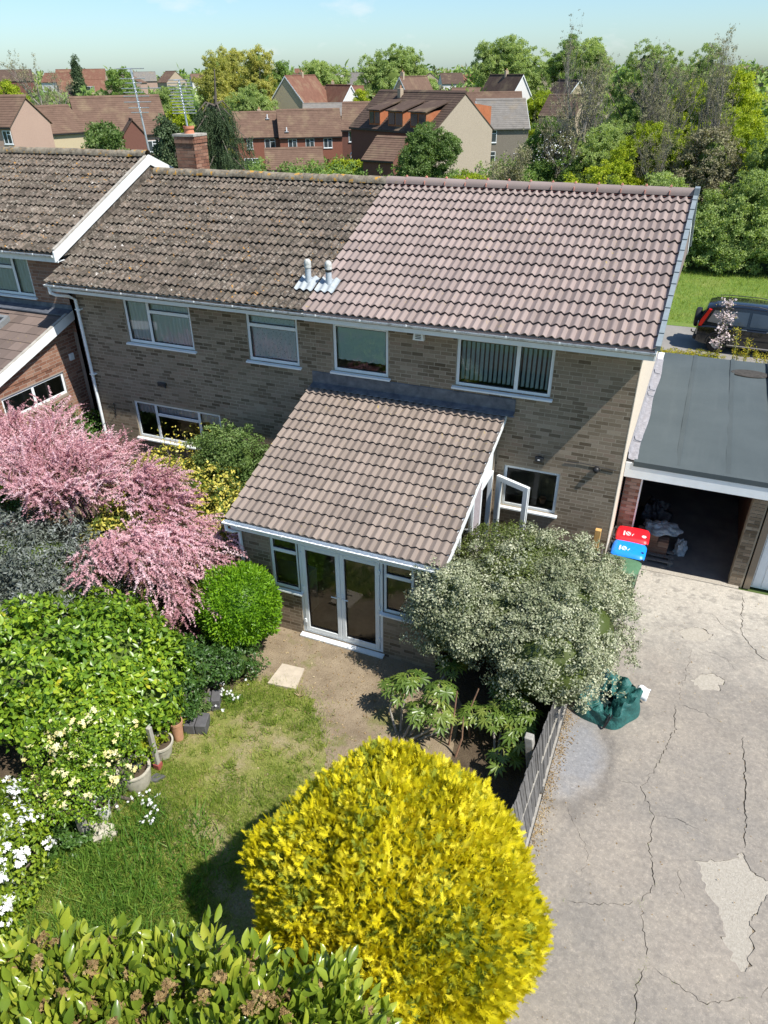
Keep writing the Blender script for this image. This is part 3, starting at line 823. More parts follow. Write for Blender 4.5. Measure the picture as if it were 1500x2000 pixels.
def foliage(name, parts, mat, parent):
    """parts: list of scatter() results joined in one mesh"""
    V, F, Rn, b = [], [], [], 0
    for v, f, r in parts:
        V.append(v); F.append(f + b); Rn.append(r); b += len(v)
    o = np.array(ORG.get(parent.name, (0, 0, 0))) if parent is not None else np.zeros(3)
    return put(bpy.data.objects.new(name, arr_mesh(name, np.concatenate(V) - o, np.concatenate(F), mat, np.concatenate(Rn))), parent)
def dirs(n, low=-1.0):
    z = rng.uniform(low, 1, n); a = rng.uniform(0, 2*math.pi, n); r = np.sqrt(1 - z*z)
    return np.stack([r*np.cos(a), r*np.sin(a), z], 1)
def clumps(ells, nclump, per, rc, low=-0.4, shell=(0.82, 1.04), squash=0.75, zmin=0.02):
    """leaf places: small clumps spread over ellipsoids (cx,cy,cz,rx,ry,rz); returns points and outward directions"""
    P, D = [], []
    vol = np.array([(e[3]*e[4]*e[5])**(2/3) for e in ells]); vol /= vol.sum()
    for e, w in zip(ells, vol):
        k = max(4, int(nclump * w))
        d = dirs(k, low); c = np.array(e[:3]) + d * np.array(e[3:6]) * rng.uniform(*shell, (k, 1))
        rr = rc * rng.uniform(0.6, 1.35, k)
        q = dirs(k * per, -0.7); q = unit(q + 0.7 * np.repeat(d, per, 0))
        p = np.repeat(c, per, 0) + q * np.repeat(rr, per)[:, None] * rng.uniform(0.45, 1.0, (k*per, 1)) * np.array([1, 1, squash])
        P.append(p); D.append(unit(q * 0.8 + np.repeat(d, per, 0) * 0.7 + np.array([0, 0, 0.35])))
    P = np.concatenate(P); D = np.concatenate(D)
    k = P[:, 2] > zmin
    return P[k], D[k]
def core(g, ells, k=0.8, n=14, amp=0.12):
    for (cx, cy, cz, rx, ry, rz) in ells:
        vs = []; ph = random.random() * 9
        for i in range(n + 1):
            th = math.pi * i / n
            for j in range(2 * n):
                a = math.pi * j / n
                s = k * (1 + amp * math.sin(3*a + 5*th + ph) * math.sin(4*th + ph))
                vs.append((cx + rx*s*math.sin(th)*math.cos(a), cy + ry*s*math.sin(th)*math.sin(a), cz + rz*s*math.cos(th)))
        fs = []
        for i in range(n):
            for j in range(2*n): fs.append((i*2*n+j, i*2*n+(j+1) % (2*n), (i+1)*2*n+(j+1) % (2*n), (i+1)*2*n+j))
        g.add(vs, fs)
    return g
def stems(base, ells, n=6, r=0.03, mat=None, parent=None, name='branches'):
    g = G()
    for e in ells:
        for i in range(n):
            d = dirs(1, 0.1)[0]
            tip = np.array(e[:3]) + d * np.array(e[3:6]) * 0.85
            b = np.array(base) + rng.normal(size=3) * np.array([0.1, 0.1, 0])
            mid = (b + tip) / 2 + rng.normal(size=3) * 0.12 + np.array([0, 0, 0.15])
            g.tube([b, mid, tip], [r, r*0.7, r*0.25], 5, False)
    return g.build(name, mat or BARK, parent, smooth=True, fix=False)
def shrub(name, label, cat, base, ells, mat, T=LEAF4, nclump=200, per=40, rc=0.16, size=0.07, tilt=0.55, low=-0.4, corek=0.78, coremat=None, squash=0.75, mode='normal', group=None, stem=5, leafname='foliage', svar=(0.7, 1.25), zmin=0.02, shell=(0.80, 1.12)):
    t = thing(name, label, cat, base, group)
    P, D = clumps(ells, nclump, per, rc, low, squash=squash, zmin=zmin, shell=shell)
    Pi, Di = clumps([(*e[:3], e[3]*.8, e[4]*.8, e[5]*.82) for e in ells], int(nclump*.8), per, rc*1.25, low, squash=squash, zmin=zmin, shell=(.8, 1.02))
    P = np.concatenate([P, Pi]); D = np.concatenate([D, Di])
    ob = foliage(leafname, [scatter(P, D, T, size * rng.uniform(*svar, len(P)), tilt=tilt, mode=mode)], mat, t)
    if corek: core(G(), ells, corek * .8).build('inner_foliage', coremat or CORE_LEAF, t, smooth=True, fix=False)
    if stem: stems(base, ells, stem, 0.03, parent=t)
    return t

# ------------------------------------------------------------------ trees
def grow(g, tips, p, d, length, rad, depth, spread=0.5, up=0.15, kids=3, seg=3, keep=0.72, sides=5):
    pts, rs = [p], [rad]
    for i in range(seg):
        d = unit((d + rng.normal(size=3) * 0.13 + np.array([0, 0, up * 0.3]))[None])[0]
        p = p + d * length / seg; pts.append(p); rs.append(rad * (1 - 0.45 * (i + 1) / seg))
    g.tube(pts, rs, sides if rad > 0.03 else 3, False)
    if depth <= 0: tips.append((p, d)); return
    for k in range(kids):
        i = random.randint(1, seg) if k else seg
        nd = unit((d + rng.normal(size=3) * spread + np.array([0, 0, up]))[None])[0]
        grow(g, tips, pts[i], nd, length * keep * random.uniform(0.75, 1.15), rs[i] * 0.68, depth - 1, spread, up, kids, seg, keep, sides)
        if depth >= 2: tips.append((pts[i], nd))
def tree(label, base, height, width, mat, kind='round', n=900, lsize=0.5, group=None, bark=None, name='tree', trunk=0.28, levels=3, rc=None, cat='tree', depth=3, clump=None, fill=0.85):
    """trunk with limbs (part) and a crown of leaf sprays (part)"""
    base = np.array(base, float)
    t = thing(name, label, cat, tuple(base), group)
    g, tips = G(), []
    r0 = max(0.10, height * 0.018)
    if kind == 'bare':
        grow(g, tips, base, np.array([rng.normal()*0.05, rng.normal()*0.05, 1.0]), height * 0.34, r0 * 1.7, depth, 0.36, 0.3, 4, 4, 0.7)
        A = np.array(g.v) - base; hz = A[:, 2].max(); wx = np.percentile(np.abs(A[:, :2]), 99)
        S = np.array([width*.5/wx, width*.5/wx, height/hz]); g.v = [tuple(q) for q in A*S + base]; tips = [((q - base)*S + base, dd) for q, dd in tips]
    else:
        top = base + np.array([0, 0, height * (0.5 if kind == 'round' else 0.85)])
        g.tube([base, (base + top) / 2 + rng.normal(size=3) * 0.15, top], [r0, r0*0.75, r0*0.35], 7, False)
        for i in range(9):
            a = base + np.array([0, 0, height * random.uniform(trunk, 0.6)])
            d = dirs(1, 0.15)[0]
            b = base + np.array([d[0]*width*0.42, d[1]*width*0.42, height * random.uniform(0.5, 0.88)])
            g.tube([a, (a + b)/2 + np.array([0, 0, 0.2]), b], [r0*0.45, r0*0.3, r0*0.1], 5, False)
    g.build('trunk', bark or BARK, t, smooth=True, fix=False)
    if kind == 'bare':
        P = np.array([q[0] for q in tips]); D = np.array([q[1] for q in tips])
        k = max(1, n // max(1, len(P)))
        P = np.repeat(P, k, 0) + rng.normal(size=(len(P)*k, 3)) * lsize * 0.8; D = np.repeat(D, k, 0)
        foliage('crown', [scatter(P, D, CLUSTER, lsize * rng.uniform(0.5, 1.2, len(P)), tilt=0.6, mode='along')], mat, t)
        return t
    ells = []
    h0 = height * trunk
    if kind == 'round':
        ells.append((base[0], base[1], base[2] + (height + h0)/2, width*0.36, width*0.36, (height - h0)*0.42))
        for i in range(clump or 7):
            a = 2*math.pi*i/(clump or 7) + random.random()
            rr = width * random.uniform(0.2, 0.32)
            z = base[2] + random.uniform(h0 + (height-h0)*0.22, height*0.84)
            s = width * random.uniform(0.16, 0.26)
            ells.append((base[0] + rr*math.cos(a), base[1] + rr*math.sin(a), z, s, s, s*random.uniform(0.85, 1.25)))
        ells.append((base[0] + random.uniform(-.1, .1)*width, base[1], base[2] + height*0.86, width*0.22, width*0.22, height*0.14))
    elif kind == 'poplar':
        for i in range(6):
            k = i / 5
            s = width * (0.30 + 0.22*math.sin(math.pi*(0.15 + 0.75*k)))
            ells.append((base[0] + random.uniform(-.1, .1)*width, base[1] + random.uniform(-.1, .1)*width, base[2] + h0 + (height - h0)*(0.1 + 0.8*k), s, s, (height-h0)*0.15))
    elif kind == 'cone':
        for i in range(8):
            k = i / 7
            s = width * 0.5 * (1 - 0.86*k)
            ells.append((base[0], base[1], base[2] + h0 + (height - h0)*(0.06 + 0.9*k), s, s, (height-h0)*0.10))
    P, D = clumps(ells, n, levels * 6, rc or lsize * 1.5, -0.8, squash=0.8, zmin=base[2] + 0.3, shell=(0.55, 1.06))
    foliage('crown', [scatter(P, D, CLUSTER, lsize * rng.uniform(0.55, 1.25, len(P)), tilt=0.7)], mat, t)
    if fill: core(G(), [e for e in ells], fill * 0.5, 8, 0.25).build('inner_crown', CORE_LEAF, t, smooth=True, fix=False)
    return t
# ================================================================== the setting
def gz(x, y):
    """height of the ground: level round the house, falling gently behind it"""
    d = math.hypot(x + 3, y)
    def ss(a, b):
        t = min(1, max(0, (d - a) / (b - a))); return t*t*(3 - 2*t)
    return -1.6 * ss(40, 85) - 2.8 * ss(85, 125) - 3.6 * ss(200, 1500)
vs, fs = [], []
rs = [0, 6, 12, 20, 28, 36, 46, 58, 72, 90, 115, 150, 200, 270, 380, 560, 850, 1300, 2200, 3600, 5200]
na = 72
for r in rs:
    for k in range(na):
        a = 2*math.pi*k/na; x, y = -3 + r*math.cos(a), r*math.sin(a); vs.append((x, y, gz(x, y) - 0.03))
for i in range(len(rs)-1):
    for k in range(na): fs.append((i*na+k, i*na+(k+1) % na, (i+1)*na+(k+1) % na, (i+1)*na+k))
tag(G().add(vs, fs).build('ground', FARG, smooth=True), None, kind='structure')

def sheet(name, poly, z, mat, th=0.02):
    o = G().prism(poly, 'z', z - th, z).build(name, mat)
    return tag(o, None, kind='structure')
sheet('garden_bed', [(-18, -14), (0.0, -14), (0.0, 0.05), (-18, 0.05)], -0.004, BED)
sheet('field', [(-9, 19.6), (30, 20.6), (30, 33), (-9, 33)], 0.012, GRASS, 0.05)
sheet('parking_road', [(-9, 13.2), (30, 14.2), (30, 20.9), (-9, 19.9)], 0.004, ROAD)
sheet('side_path', [(-12.7, -4), (-12.06, -4), (-12.06, 7), (-12.7, 7)], 0.004, SOIL)

# bare trodden soil by the garden room and through the lawn
soil = [(-6.15, -3.2), (-2.2, -3.2), (-1.6, -3.9), (-1.4, -5.2), (-2.3, -6.4), (-3.0, -7.2), (-3.2, -8.4), (-3.8, -9.3), (-4.1, -8.2), (-3.75, -7.0), (-3.95, -6.0), (-4.5, -5.3), (-5.15, -4.9), (-5.65, -4.3)]
sheet('garden_soil', soil, 0.004, SOIL)

# ---- lawn: a sheet plus blades
lawn = [(-3.95, -4.85), (-4.6, -4.55), (-5.2, -4.8), (-5.65, -5.6), (-5.7, -7.4), (-6.0, -8.3), (-6.0, -10.8), (-1.2, -10.8), (-1.2, -8.8), (-2.2, -7.6), (-3.05, -6.5), (-3.3, -5.6)]
m = Mat('lawn_thatch', 1.0, 0.05)
c = m.ramp(m.noise(1.5, 6, 0.65), [(0.3, (0.19, 0.22, 0.05)), (0.45, (0.27, 0.275, 0.08)), (0.56, (0.34, 0.29, 0.14)), (0.68, (0.40, 0.33, 0.2))])
c = m.mix(m.rng(m.noise(40, 5, 0.7), 0.4, 0.7, 0, 0.6), c, (0.085, 0.11, 0.02))
m.color(c).bump(m.noise(50, 5, 0.75), 1.0, 0.03); THATCH = m.m

def rough_loop(poly, step=0.09, amp=0.02, seed=3):
    r = random.Random(seed); out = []
    for a, b in zip(poly, poly[1:] + poly[:1]):
        n = max(1, int(math.dist(a, b)/step))
        for i in range(n): t = i/n; out.append((a[0]+(b[0]-a[0])*t + r.gauss(0, amp), a[1]+(b[1]-a[1])*t + r.gauss(0, amp)))
    return out
sheet('lawn', rough_loop(lawn, 0.10, 0.05, 8), 0.008, THATCH)
def in_poly(P, poly):
    x, y = P[:, 0], P[:, 1]; ins = np.zeros(len(P), bool); j = len(poly) - 1
    for i in range(len(poly)):
        xi, yi = poly[i]; xj, yj = poly[j]
        ins ^= ((yi > y) != (yj > y)) & (x < (xj - xi) * (y - yi) / (yj - yi + 1e-12) + xi); j = i
    return ins
def vnoise(P, s, seed=0):
    """cheap value noise for patchiness"""
    g = np.random.default_rng(seed).random((64, 64))
    q = P[:, :2] * s; i = np.floor(q).astype(int); f = q - i; f = f*f*(3 - 2*f); i %= 63
    a = g[i[:, 0], i[:, 1]]; b = g[i[:, 0]+1, i[:, 1]]; c = g[i[:, 0], i[:, 1]+1]; d = g[i[:, 0]+1, i[:, 1]+1]
    return (a*(1-f[:, 0]) + b*f[:, 0])*(1-f[:, 1]) + (c*(1-f[:, 0]) + d*f[:, 0])*f[:, 1]
BLADE = (np.array([(0, -0.035, 0), (0, 0.035, 0), (0.45, 0.028, 0.06), (0.45, -0.028, 0.06), (1, 0, -0.05)]), np.array([(0, 1, 2), (0, 2, 3), (3, 2, 4)]))
def blades(name, P, size, mat, lean=0.55, tagd=None, T=BLADE):
    D = np.tile(np.array([0.1, 0.05, 1.0]), (len(P), 1))
    o = foliage(name, [scatter(P, D, T, size, tilt=lean, mode='along')], mat, None)
    o['kind'] = 'stuff'
    if tagd: tag(o, tagd[0], tagd[1])
    return o
P = np.stack([rng.uniform(-6.1, -2.4, 170000), rng.uniform(-10.8, -4.2, 170000), np.full(170000, 0.006)], 1)
k = in_poly(P + np.stack([rng.normal(0, .14, 170000), rng.normal(0, .14, 170000), np.zeros(170000)], 1), lawn)
dens = np.clip((vnoise(P, 1.7, 3)*0.6 + vnoise(P, 5.1, 4)*0.4 - 0.30) * 3.2, 0.05, 1)
near = np.clip((-P[:, 1] - 7.3) / 2.0, 0, 1) * np.clip((-2.9 - P[:, 0]) / 1.0, 0, 1)
k &= rng.random(len(P)) < np.maximum(dens, near)
P = P[k]; near = near[k]
blades('lawn_grass', P, (0.04 + 0.06*rng.random(len(P))) * (1 + 0.5*near), L_GRASS, 0.6, ('short patchy green and straw lawn grass', 'grass'))
P = np.stack([rng.uniform(-6.0, -3.3, 26000), rng.uniform(-10.8, -7.0, 26000), np.full(26000, 0.006)], 1)
k = in_poly(P, lawn) & (rng.random(len(P)) < np.clip((vnoise(P, 1.3, 9) - 0.25)*2, 0.1, 1) * np.clip((-P[:, 1] - 7.2)/1.6, 0, 1) * np.clip((-3.6 - P[:, 0])/1.2 + 0.1, 0, 1))
P = P[k]
blades('long_grass', P, 0.13 + 0.16*rng.random(len(P)), L_GRASS_D, 0.75, ('long lush uncut grass below the white flowering shrub', 'grass'))
P = np.stack([rng.uniform(-6.1, -1.6, 26000), rng.uniform(-9, -3.3, 26000), np.full(26000, 0.008)], 1)
P = P[in_poly(P, soil) & (rng.random(26000) < np.clip((vnoise(P, 1.9, 21)*.5 + vnoise(P, 6.0, 22)*.5)*3.0 - 1.55, 0, 1) * np.clip((-3.6 - P[:, 1])*.8, .05, 1))]
blades('weed_tufts', P, 0.03 + 0.05*rng.random(len(P)), L_GRASS, 0.7, ('sparse weeds scattered over the bare soil', 'weeds'))
C_ = np.stack([rng.uniform(-5.6, -2.9, 240), rng.uniform(-8.6, -4.6, 240), np.full(240, 0.006)], 1); C_ = C_[in_poly(C_, lawn)]
P = np.repeat(C_, 26, 0) + np.concatenate([rng.normal(0, .035, (len(C_)*26, 2)), np.zeros((len(C_)*26, 1))], 1)
blades('grass_tufts', P, 0.07 + 0.09*rng.random(len(P)), L_GRASS, 0.6, ('coarse grass tufts dotted over the thin lawn', 'grass'))
P = np.stack([rng.uniform(-6, -2.2, 1600), rng.uniform(-9, -3.3, 1600), np.full(1600, 0.014)], 1)
P = P[in_poly(P, soil) | in_poly(P, lawn)]
o = foliage('fallen_leaves', [scatter(P, np.tile([0, 0, 1.0], (len(P), 1)), LEAF, 0.02 + 0.03*rng.random(len(P)), tilt=0.25)], L_STRAW, None)
tag(o, 'dry fallen leaf litter strewn over soil and lawn', 'leaf litter', kind='stuff')
P = np.stack([rng.uniform(-4, 14, 30000), rng.uniform(20.3, 30, 30000), np.full(30000, 0.012)], 1)
blades('field_grass', P, 0.10 + 0.14*rng.random(len(P)), L_GRASS, 0.7, ('rough green grass field behind the parked car', 'grass'))

# ---- driveway: a worn tarmac skin with real cracks and a hole, over concrete
DR = [(0.03, -13), (9, -13), (9, 1.35), (0.03, 1.30)]
sheet('driveway_base', [(0.0, -13.2), (9.2, -13.2), (9.2, 1.38), (0.0, 1.33)], -0.001, CRACK, 0.05)
def jag(path, w=0.018, step=0.045, amp=0.014, taper=True, seed=1):
    w *= 0.6
    """a wandering closed crack outline round a path"""
    r = random.Random(seed); pts = []
    for (a, b) in zip(path[:-1], path[1:]):
        n = max(2, int(math.dist(a, b) / step))
        for i in range(n):
            t = i/n; pts.append((a[0] + (b[0]-a[0])*t + r.gauss(0, amp), a[1] + (b[1]-a[1])*t + r.gauss(0, amp)))
    pts.append(path[-1])
    L, Rr = [], []
    for i, p in enumerate(pts):
        a, b = pts[max(0, i-1)], pts[min(len(pts)-1, i+1)]
        d = math.hypot(b[0]-a[0], b[1]-a[1]) + 1e-9; nx, ny = -(b[1]-a[1])/d, (b[0]-a[0])/d
        k = w * r.uniform(0.25, 1.0) * (min(1, i/3, (len(pts)-1-i)/3) * 0.8 + 0.12 if taper else 1)
        L.append((p[0]+nx*k/2, p[1]+ny*k/2)); Rr.append((p[0]-nx*k/2, p[1]-ny*k/2))
    return L + Rr[::-1]
CRACKS = [
    ([(1.67, -2.51), (1.71, -3.1), (1.53, -3.9), (1.34, -4.49), (1.54, -4.88), (1.54, -5.41), (1.67, -6.01), (1.53, -6.31)], 0.030),
    ([(1.54, -6.36), (1.67, -7.04)], 0.022), ([(1.66, -7.12), (1.60, -7.34), (1.62, -7.8), (1.5, -8.6), (1.6, -9.6)], 0.03),
    ([(0.61, -6.68), (1.05, -6.57), (1.50, -6.34)], 0.022), ([(1.70, -7.10), (2.01, -7.17), (2.35, -7.29), (2.70, -7.05)], 0.024),
    ([(0.95, -4.45), (1.32, -4.5)], 0.018), ([(1.57, -4.9), (1.9, -4.85), (2.25, -4.95)], 0.02),
    ([(1.05, -2.5), (1.66, -2.5)], 0.016), ([(1.7, -2.49), (2.1, -2.55), (2.5, -2.7)], 0.02),
    ([(2.71, -2.86), (2.75, -3.8), (2.75, -4.47), (2.73, -4.98)], 0.05), ([(2.7, 1.11), (2.69, -0.17), (2.99, -0.72), (3.5, -0.85)], 0.042),
    ([(2.15, 0.3), (2.4, -0.1), (2.62, -0.2)], 0.022), ([(1.85, -0.95), (1.8, -1.6), (1.72, -2.4)], 0.018),
    ([(2.9, -7.0), (3.1, -6.6), (3.5, -6.3)], 0.02), ([(2.8, -7.2), (2.9, -7.7), (2.8, -8.6)], 0.02),
    ([(3.05, -2.9), (3.2, -3.8), (3.15, -4.6), (3.3, -5.0)], 0.022), ([(0.35, -5.2), (0.8, -5.9), (0.75, -6.3)], 0.012),
    ([(1.9, -5.6), (2.05, -6.1)], 0.014), ([(2.05, -0.9), (2.45, -1.0), (2.62, -1.3)], 0.02)]
HOLES = [
    [(2.16, -5.44), (2.31, -5.34), (2.46, -5.3), (2.65, -5.16), (2.71, -5.05), (2.78, -5.24), (2.87, -5.36), (3.02, -5.36), (3.4, -5.3), (3.4, -5.5), (2.98, -5.62), (2.95, -5.78), (2.82, -5.96), (2.83, -6.37), (2.75, -6.73), (2.61, -6.66), (2.5, -6.38), (2.47, -6.11), (2.29, -5.82)],
    [(1.6, -0.54), (1.75, -0.33), (1.95, -0.25), (2.18, -0.38), (2.12, -0.6), (1.95, -0.72), (1.75, -0.73)],
    [(1.88, -1.84), (2.05, -1.6), (2.25, -1.49), (2.42, -1.6), (2.34, -1.9), (2.05, -2.0)]]
loops = [DR] + [jag(p, w, seed=i+5) for i, (p, w) in enumerate(CRACKS)] + [rough_loop(h, 0.05, 0.022, seed=i+40) for i, h in enumerate(HOLES)]
V2, E2, b = [], [], 0
for lp in loops:
    V2 += [Vector(p) for p in lp]; E2 += [(b+i, b+(i+1) % len(lp)) for i in range(len(lp))]; b += len(lp)
vo, eo, fo, _, _, _ = geometry.delaunay_2d_cdt(V2, E2, [], 1, 1e-5)
g = G()
polys = [np.array(l) for l in loops[1:]]
cen = np.array([[sum(vo[i][k] for i in f)/len(f) for k in (0, 1)] for f in fo])
hole = np.zeros(len(fo), bool)
for l in loops[1:]: hole |= in_poly(cen, l)
keep = [f for f, h in zip(fo, hole) if not h]
TOP = 0.016
g.add([(p[0], p[1], TOP) for p in vo], keep)
g.add([(p[0], p[1], TOP) for lp in loops[1:] for p in lp] + [(p[0], p[1], -0.002) for lp in loops[1:] for p in lp], [])
b = len(vo); tot = sum(len(l) for l in loops[1:]); s0 = 0
for lp in loops[1:]:
    n = len(lp)
    for i in range(n):
        a0, a1 = b + s0 + i, b + s0 + (i+1) % n
        g.f.append((a0, a1, a1 + tot, a0 + tot)); g.m.append(0)
    s0 += n
drv = tag(g.build('driveway', TARMAC, fix=False), None, kind='structure')
for i, h in enumerate(HOLES):
    c = np.mean(h, axis=0)
    o = G().prism([tuple(c + (np.array(p) - c)*1.04) for p in h], 'z', 0.0005, 0.005 + 0.0012*i).build('concrete_patch', OLD_CONC, drv); o['label'] = 'pale bare concrete patch showing through worn tarmac'
sheet('garage_step', [(0.72, 1.30), (2.62, 1.32), (2.62, 1.46), (0.72, 1.44)], 0.032, OLD_CONC, 0.03)
# debris along the fence foot and cracks
P = np.concatenate([np.stack([0.04 + np.abs(rng.normal(0, 0.09, 900)), rng.uniform(-6.6, -3.2, 900), np.full(900, 0.024)], 1), np.stack([rng.uniform(0.1, 3.6, 220), rng.uniform(-9, 1.2, 220), np.full(220, 0.022)], 1)])
o = foliage('drive_litter', [scatter(P, np.tile([0, 0, 1.0], (len(P), 1)), LEAF, 0.016 + 0.022*rng.random(len(P)), tilt=0.3)], L_STRAW, None)
tag(o, 'brown leaf litter along the fence foot and drive', 'leaf litter', kind='stuff')
P = np.concatenate([np.array(p)[rng.integers(0, len(p), 26)] for p, w in CRACKS[:5]]) + rng.normal(0, 0.02, (130, 2))
P = np.concatenate([P, np.stack([rng.normal(1.6, 0.02, 60), rng.uniform(-8.3, -7.0, 60)], 1)])
P = np.concatenate([P, np.full((len(P), 1), 0.006)], 1)
blades('crack_weeds', P, 0.03 + 0.03*rng.random(len(P)), L_GRASS, 0.9, ('tiny weeds growing in the driveway cracks', 'weeds'))

# ================================================================== the pair of houses
EY, EZ, RY, RZ = -0.4356, 5.2704, 3.834, 6.957
PIT = math.atan2(RZ - EZ, RY - EY); SL = math.hypot(RZ - EZ, RY - EY)
ROWS = 14; GA = (SL - 0.06) / (ROWS - 0.35)
XJ = -6.10
def roof_body(parent, x0, x1, ey, ez, ry, rz, rear, mat, wall_z, over=0.0):
    g = G()
    g.prism([(ey + 0.03, ez - 0.06), (ry, rz - 0.05), (rear, ez - 0.06), (rear, ez - 0.16), (ey + 0.05, ez - 0.16)], 'x', x0, x1)
    return g.build('roof', mat, parent)
def half_ridge(parent, x0, x1, y, z, mat, name='ridge_tile', r=0.125, n=9, L=0.45, clip=None, clipmat=None, jit=0.006):
    g = G(); vs = []; fs = []
    for i in range(n + 1):
        th = R(-5) + (math.pi + R(10)) * i / n
        for xx in (0.004, L + 0.015):
            rr = r * (1.0 if xx < L*0.5 else 0.96); vs.append((xx, rr*math.cos(th), rr*math.sin(th)))
        vs.append((0.004, (r-0.02)*math.cos(th), (r-0.02)*math.sin(th)))
    for i in range(n): fs += [(3*i, 3*i+1, 3*i+4, 3*i+3), (3*i, 3*i+3, 3*i+5, 3*i+2)]
    me = g.add(vs, fs).mesh('ridge_tile', mat, smooth=40)
    o = ORG[parent.name]; k = max(1, round((x1 - x0) / L))
    cm = None
    if clip:
        cg = G(); cg.box(-0.02, 0.02, -0.03, 0.03, r - 0.004, r + 0.016); cg.tube([(0, 0, r), (0, 0, r + 0.035)], 0.012, 6)
        cg.box(-0.008, 0.008, -r - 0.012, -r*0.72, -0.0, 0.07); cm = cg.mesh('ridge_clip', clipmat)
    for i in range(k):
        ob = bpy.data.objects.new('ridge_tile', me)
        ob.location = (x0 + i*(x1-x0)/k - o[0], y - o[1] + random.uniform(-jit, jit), z - o[2] + random.uniform(-jit, jit)); ob.rotation_euler = (0, random.uniform(-jit, jit), 0)
        ob.scale = ((x1-x0)/k/L, 1, 1); put(ob, parent)
        if cm and i:
            ob = bpy.data.objects.new('ridge_clip', cm); ob.location = (x0 + i*(x1-x0)/k - o[0], y - o[1], z - o[2]); put(ob, parent)

def interior(parent, x0, x1, y0, y1, zs, mat=PLASTER):
    g = G()
    for za, zb in zs:
        g.quad((x0, y1, za), (x1, y1, za), (x1, y1, zb), (x0, y1, zb)); g.quad((x0, y0, za), (x0, y1, za), (x0, y1, zb), (x0, y0, zb))
        g.quad((x1, y0, za), (x1, y0, zb), (x1, y1, zb), (x1, y1, za)); g.quad((x0, y0, zb), (x1, y0, zb), (x1, y1, zb), (x0, y1, zb))
    g.build('inside_wall', mat, parent, fix=False)
    f = G()
    for za, zb in zs: f.quad((x0, y0, za + 0.001), (x1, y0, za + 0.001), (x1, y1, za + 0.001), (x0, y1, za + 0.001))
    f.build('inside_floor', CARPET, parent, fix=False)

def gutter_run(parent, x0, x1, y, z, mat, r=0.055, name='gutter', bmat=None):
    g = G(); n = 8; vs = []; fs = []
    for x in (x0, x1):
        for rr in (r, r - 0.006):
            for i in range(n + 1):
                th = math.pi + math.pi*i/n; vs.append((x, y + rr*math.cos(th), z + rr*math.sin(th)))
    m_ = n + 1
    for i in range(n):
        fs += [(i, i+1, 2*m_+i+1, 2*m_+i), (m_+i, 3*m_+i, 3*m_+i+1, m_+i+1)]
    fs += [(0, 2*m_, 3*m_, m_), (n, m_+n, 3*m_+n, 2*m_+n)]
    g.add(vs, fs)
    for e in (x0, x1): g.prism([(y + r*math.cos(math.pi + math.pi*i/n), z + r*math.sin(math.pi + math.pi*i/n)) for i in range(n+1)], 'x', e - 0.004, e + 0.004)
    o = g.build(name, mat, parent)
    b = G(); x = x0 + 0.3
    while x < x1: b.box(x - 0.012, x + 0.012, y - r - 0.008, y - r + 0.012, z - 0.02, z + 0.012); x += 0.9
    b.build('gutter_bracket', bmat or WHITE, o)
    return o

W = dict(w1=(-10.76, -9.02, 3.99, 4.95), w2=(-7.66, -6.48, 3.965, 4.95), w3=(-5.71, -4.54, 3.99, 4.93), w4=(-3.19, -1.42, 4.03, 4.95), w5=(-11.0, -8.6, 1.66, 2.57), w6=(-2.12, -1.05, 1.69, 2.575))
# ---- left house of the pair, old lichened roof
HL = thing('semi_detached_house', 'left half of the semi-detached pair with the old lichen-spotted brown roof', 'house', (-9, 3, 0))
g = G(); wall_with_holes(g, -12.04, -6.08, 0, 5.12, [W['w1'], W['w2'], W['w5']])
G().box(-12.04, -11.93, 0.112, 7.6, 0, 5.12).build('side_wall', MORTAR, HL); G().box(-11.92, -6.08, 7.5, 7.62, 0, 5.1).build('rear_wall', MORTAR, HL)
wl_ = g.build('wall', MORTAR, HL)
lay_bricks(wl_, BRICK, -12.04, -6.08, 0, 5.1, [W['w1'], W['w2'], W['w5']], want=lambda x, z: z > 1.9 and x < -6.3)
interior(HL, -11.9, -6.16, 0.12, 3.4, [(0.05, 2.6), (2.62, 5.05)])
rf = roof_body(HL, -12.37, XJ, EY, EZ, RY, RZ, 8.1, TILE_OLD, 5.1)
lay_tiles(rf, tile_mesh('roof_tile', TILE_OLD, amp=0.021, lip=0.044), -12.40, 21, EY, EZ - 0.045, PIT, ROWS, GA, jit=0.007)
half_ridge(rf, -12.36, XJ - 0.02, RY, RZ - 0.02, RIDGE_OLD, jit=0.012)
G().prism([(0, 5.1), (7.6, 5.1), (3.8, 6.75)], 'x', -12.04, -11.9).build('gable_wall', MORTAR, HL)
g = G().box(-12.37, XJ, -0.385, -0.36, 5.045, 5.225); g.build('fascia', WHITE_BOARD, HL)
G().box(-12.37, XJ, -0.36, -0.012, 5.05, 5.06).build('soffit', WHITE_BOARD, HL)
gutter_run(HL, -12.40, XJ, -0.445, 5.20, GUTTER)
G().tube([(-12.30, -0.445, 5.15), (-12.30, -0.445, 5.02), (-12.24, -0.36, 4.96), (-12.08, -0.16, 4.90), (-12.0, -0.075, 4.82), (-12.0, -0.075, 0.0)], 0.036, 8).build('downpipe', GUTTER_WHITE, HL, smooth=40)
for z in (4.6, 3.1, 1.6): G().box(-12.06, -11.92, -0.10, -0.0, z - 0.012, z + 0.012).build('pipe_clip', GUTTER_WHITE, HL)
window(HL, *W['w1'], verts=(-10.13,), tops={1: 4.71}, fill=curtain(CURTAIN))
window(HL, *W['w2'], tops={0: 4.70}, fill=curtain(LACE, amp=0.008))
window(HL, *W['w5'], verts=(-10.4, -9.2), tops={1: 2.30}, fill=curtain(CURTAIN, drop=0.7))
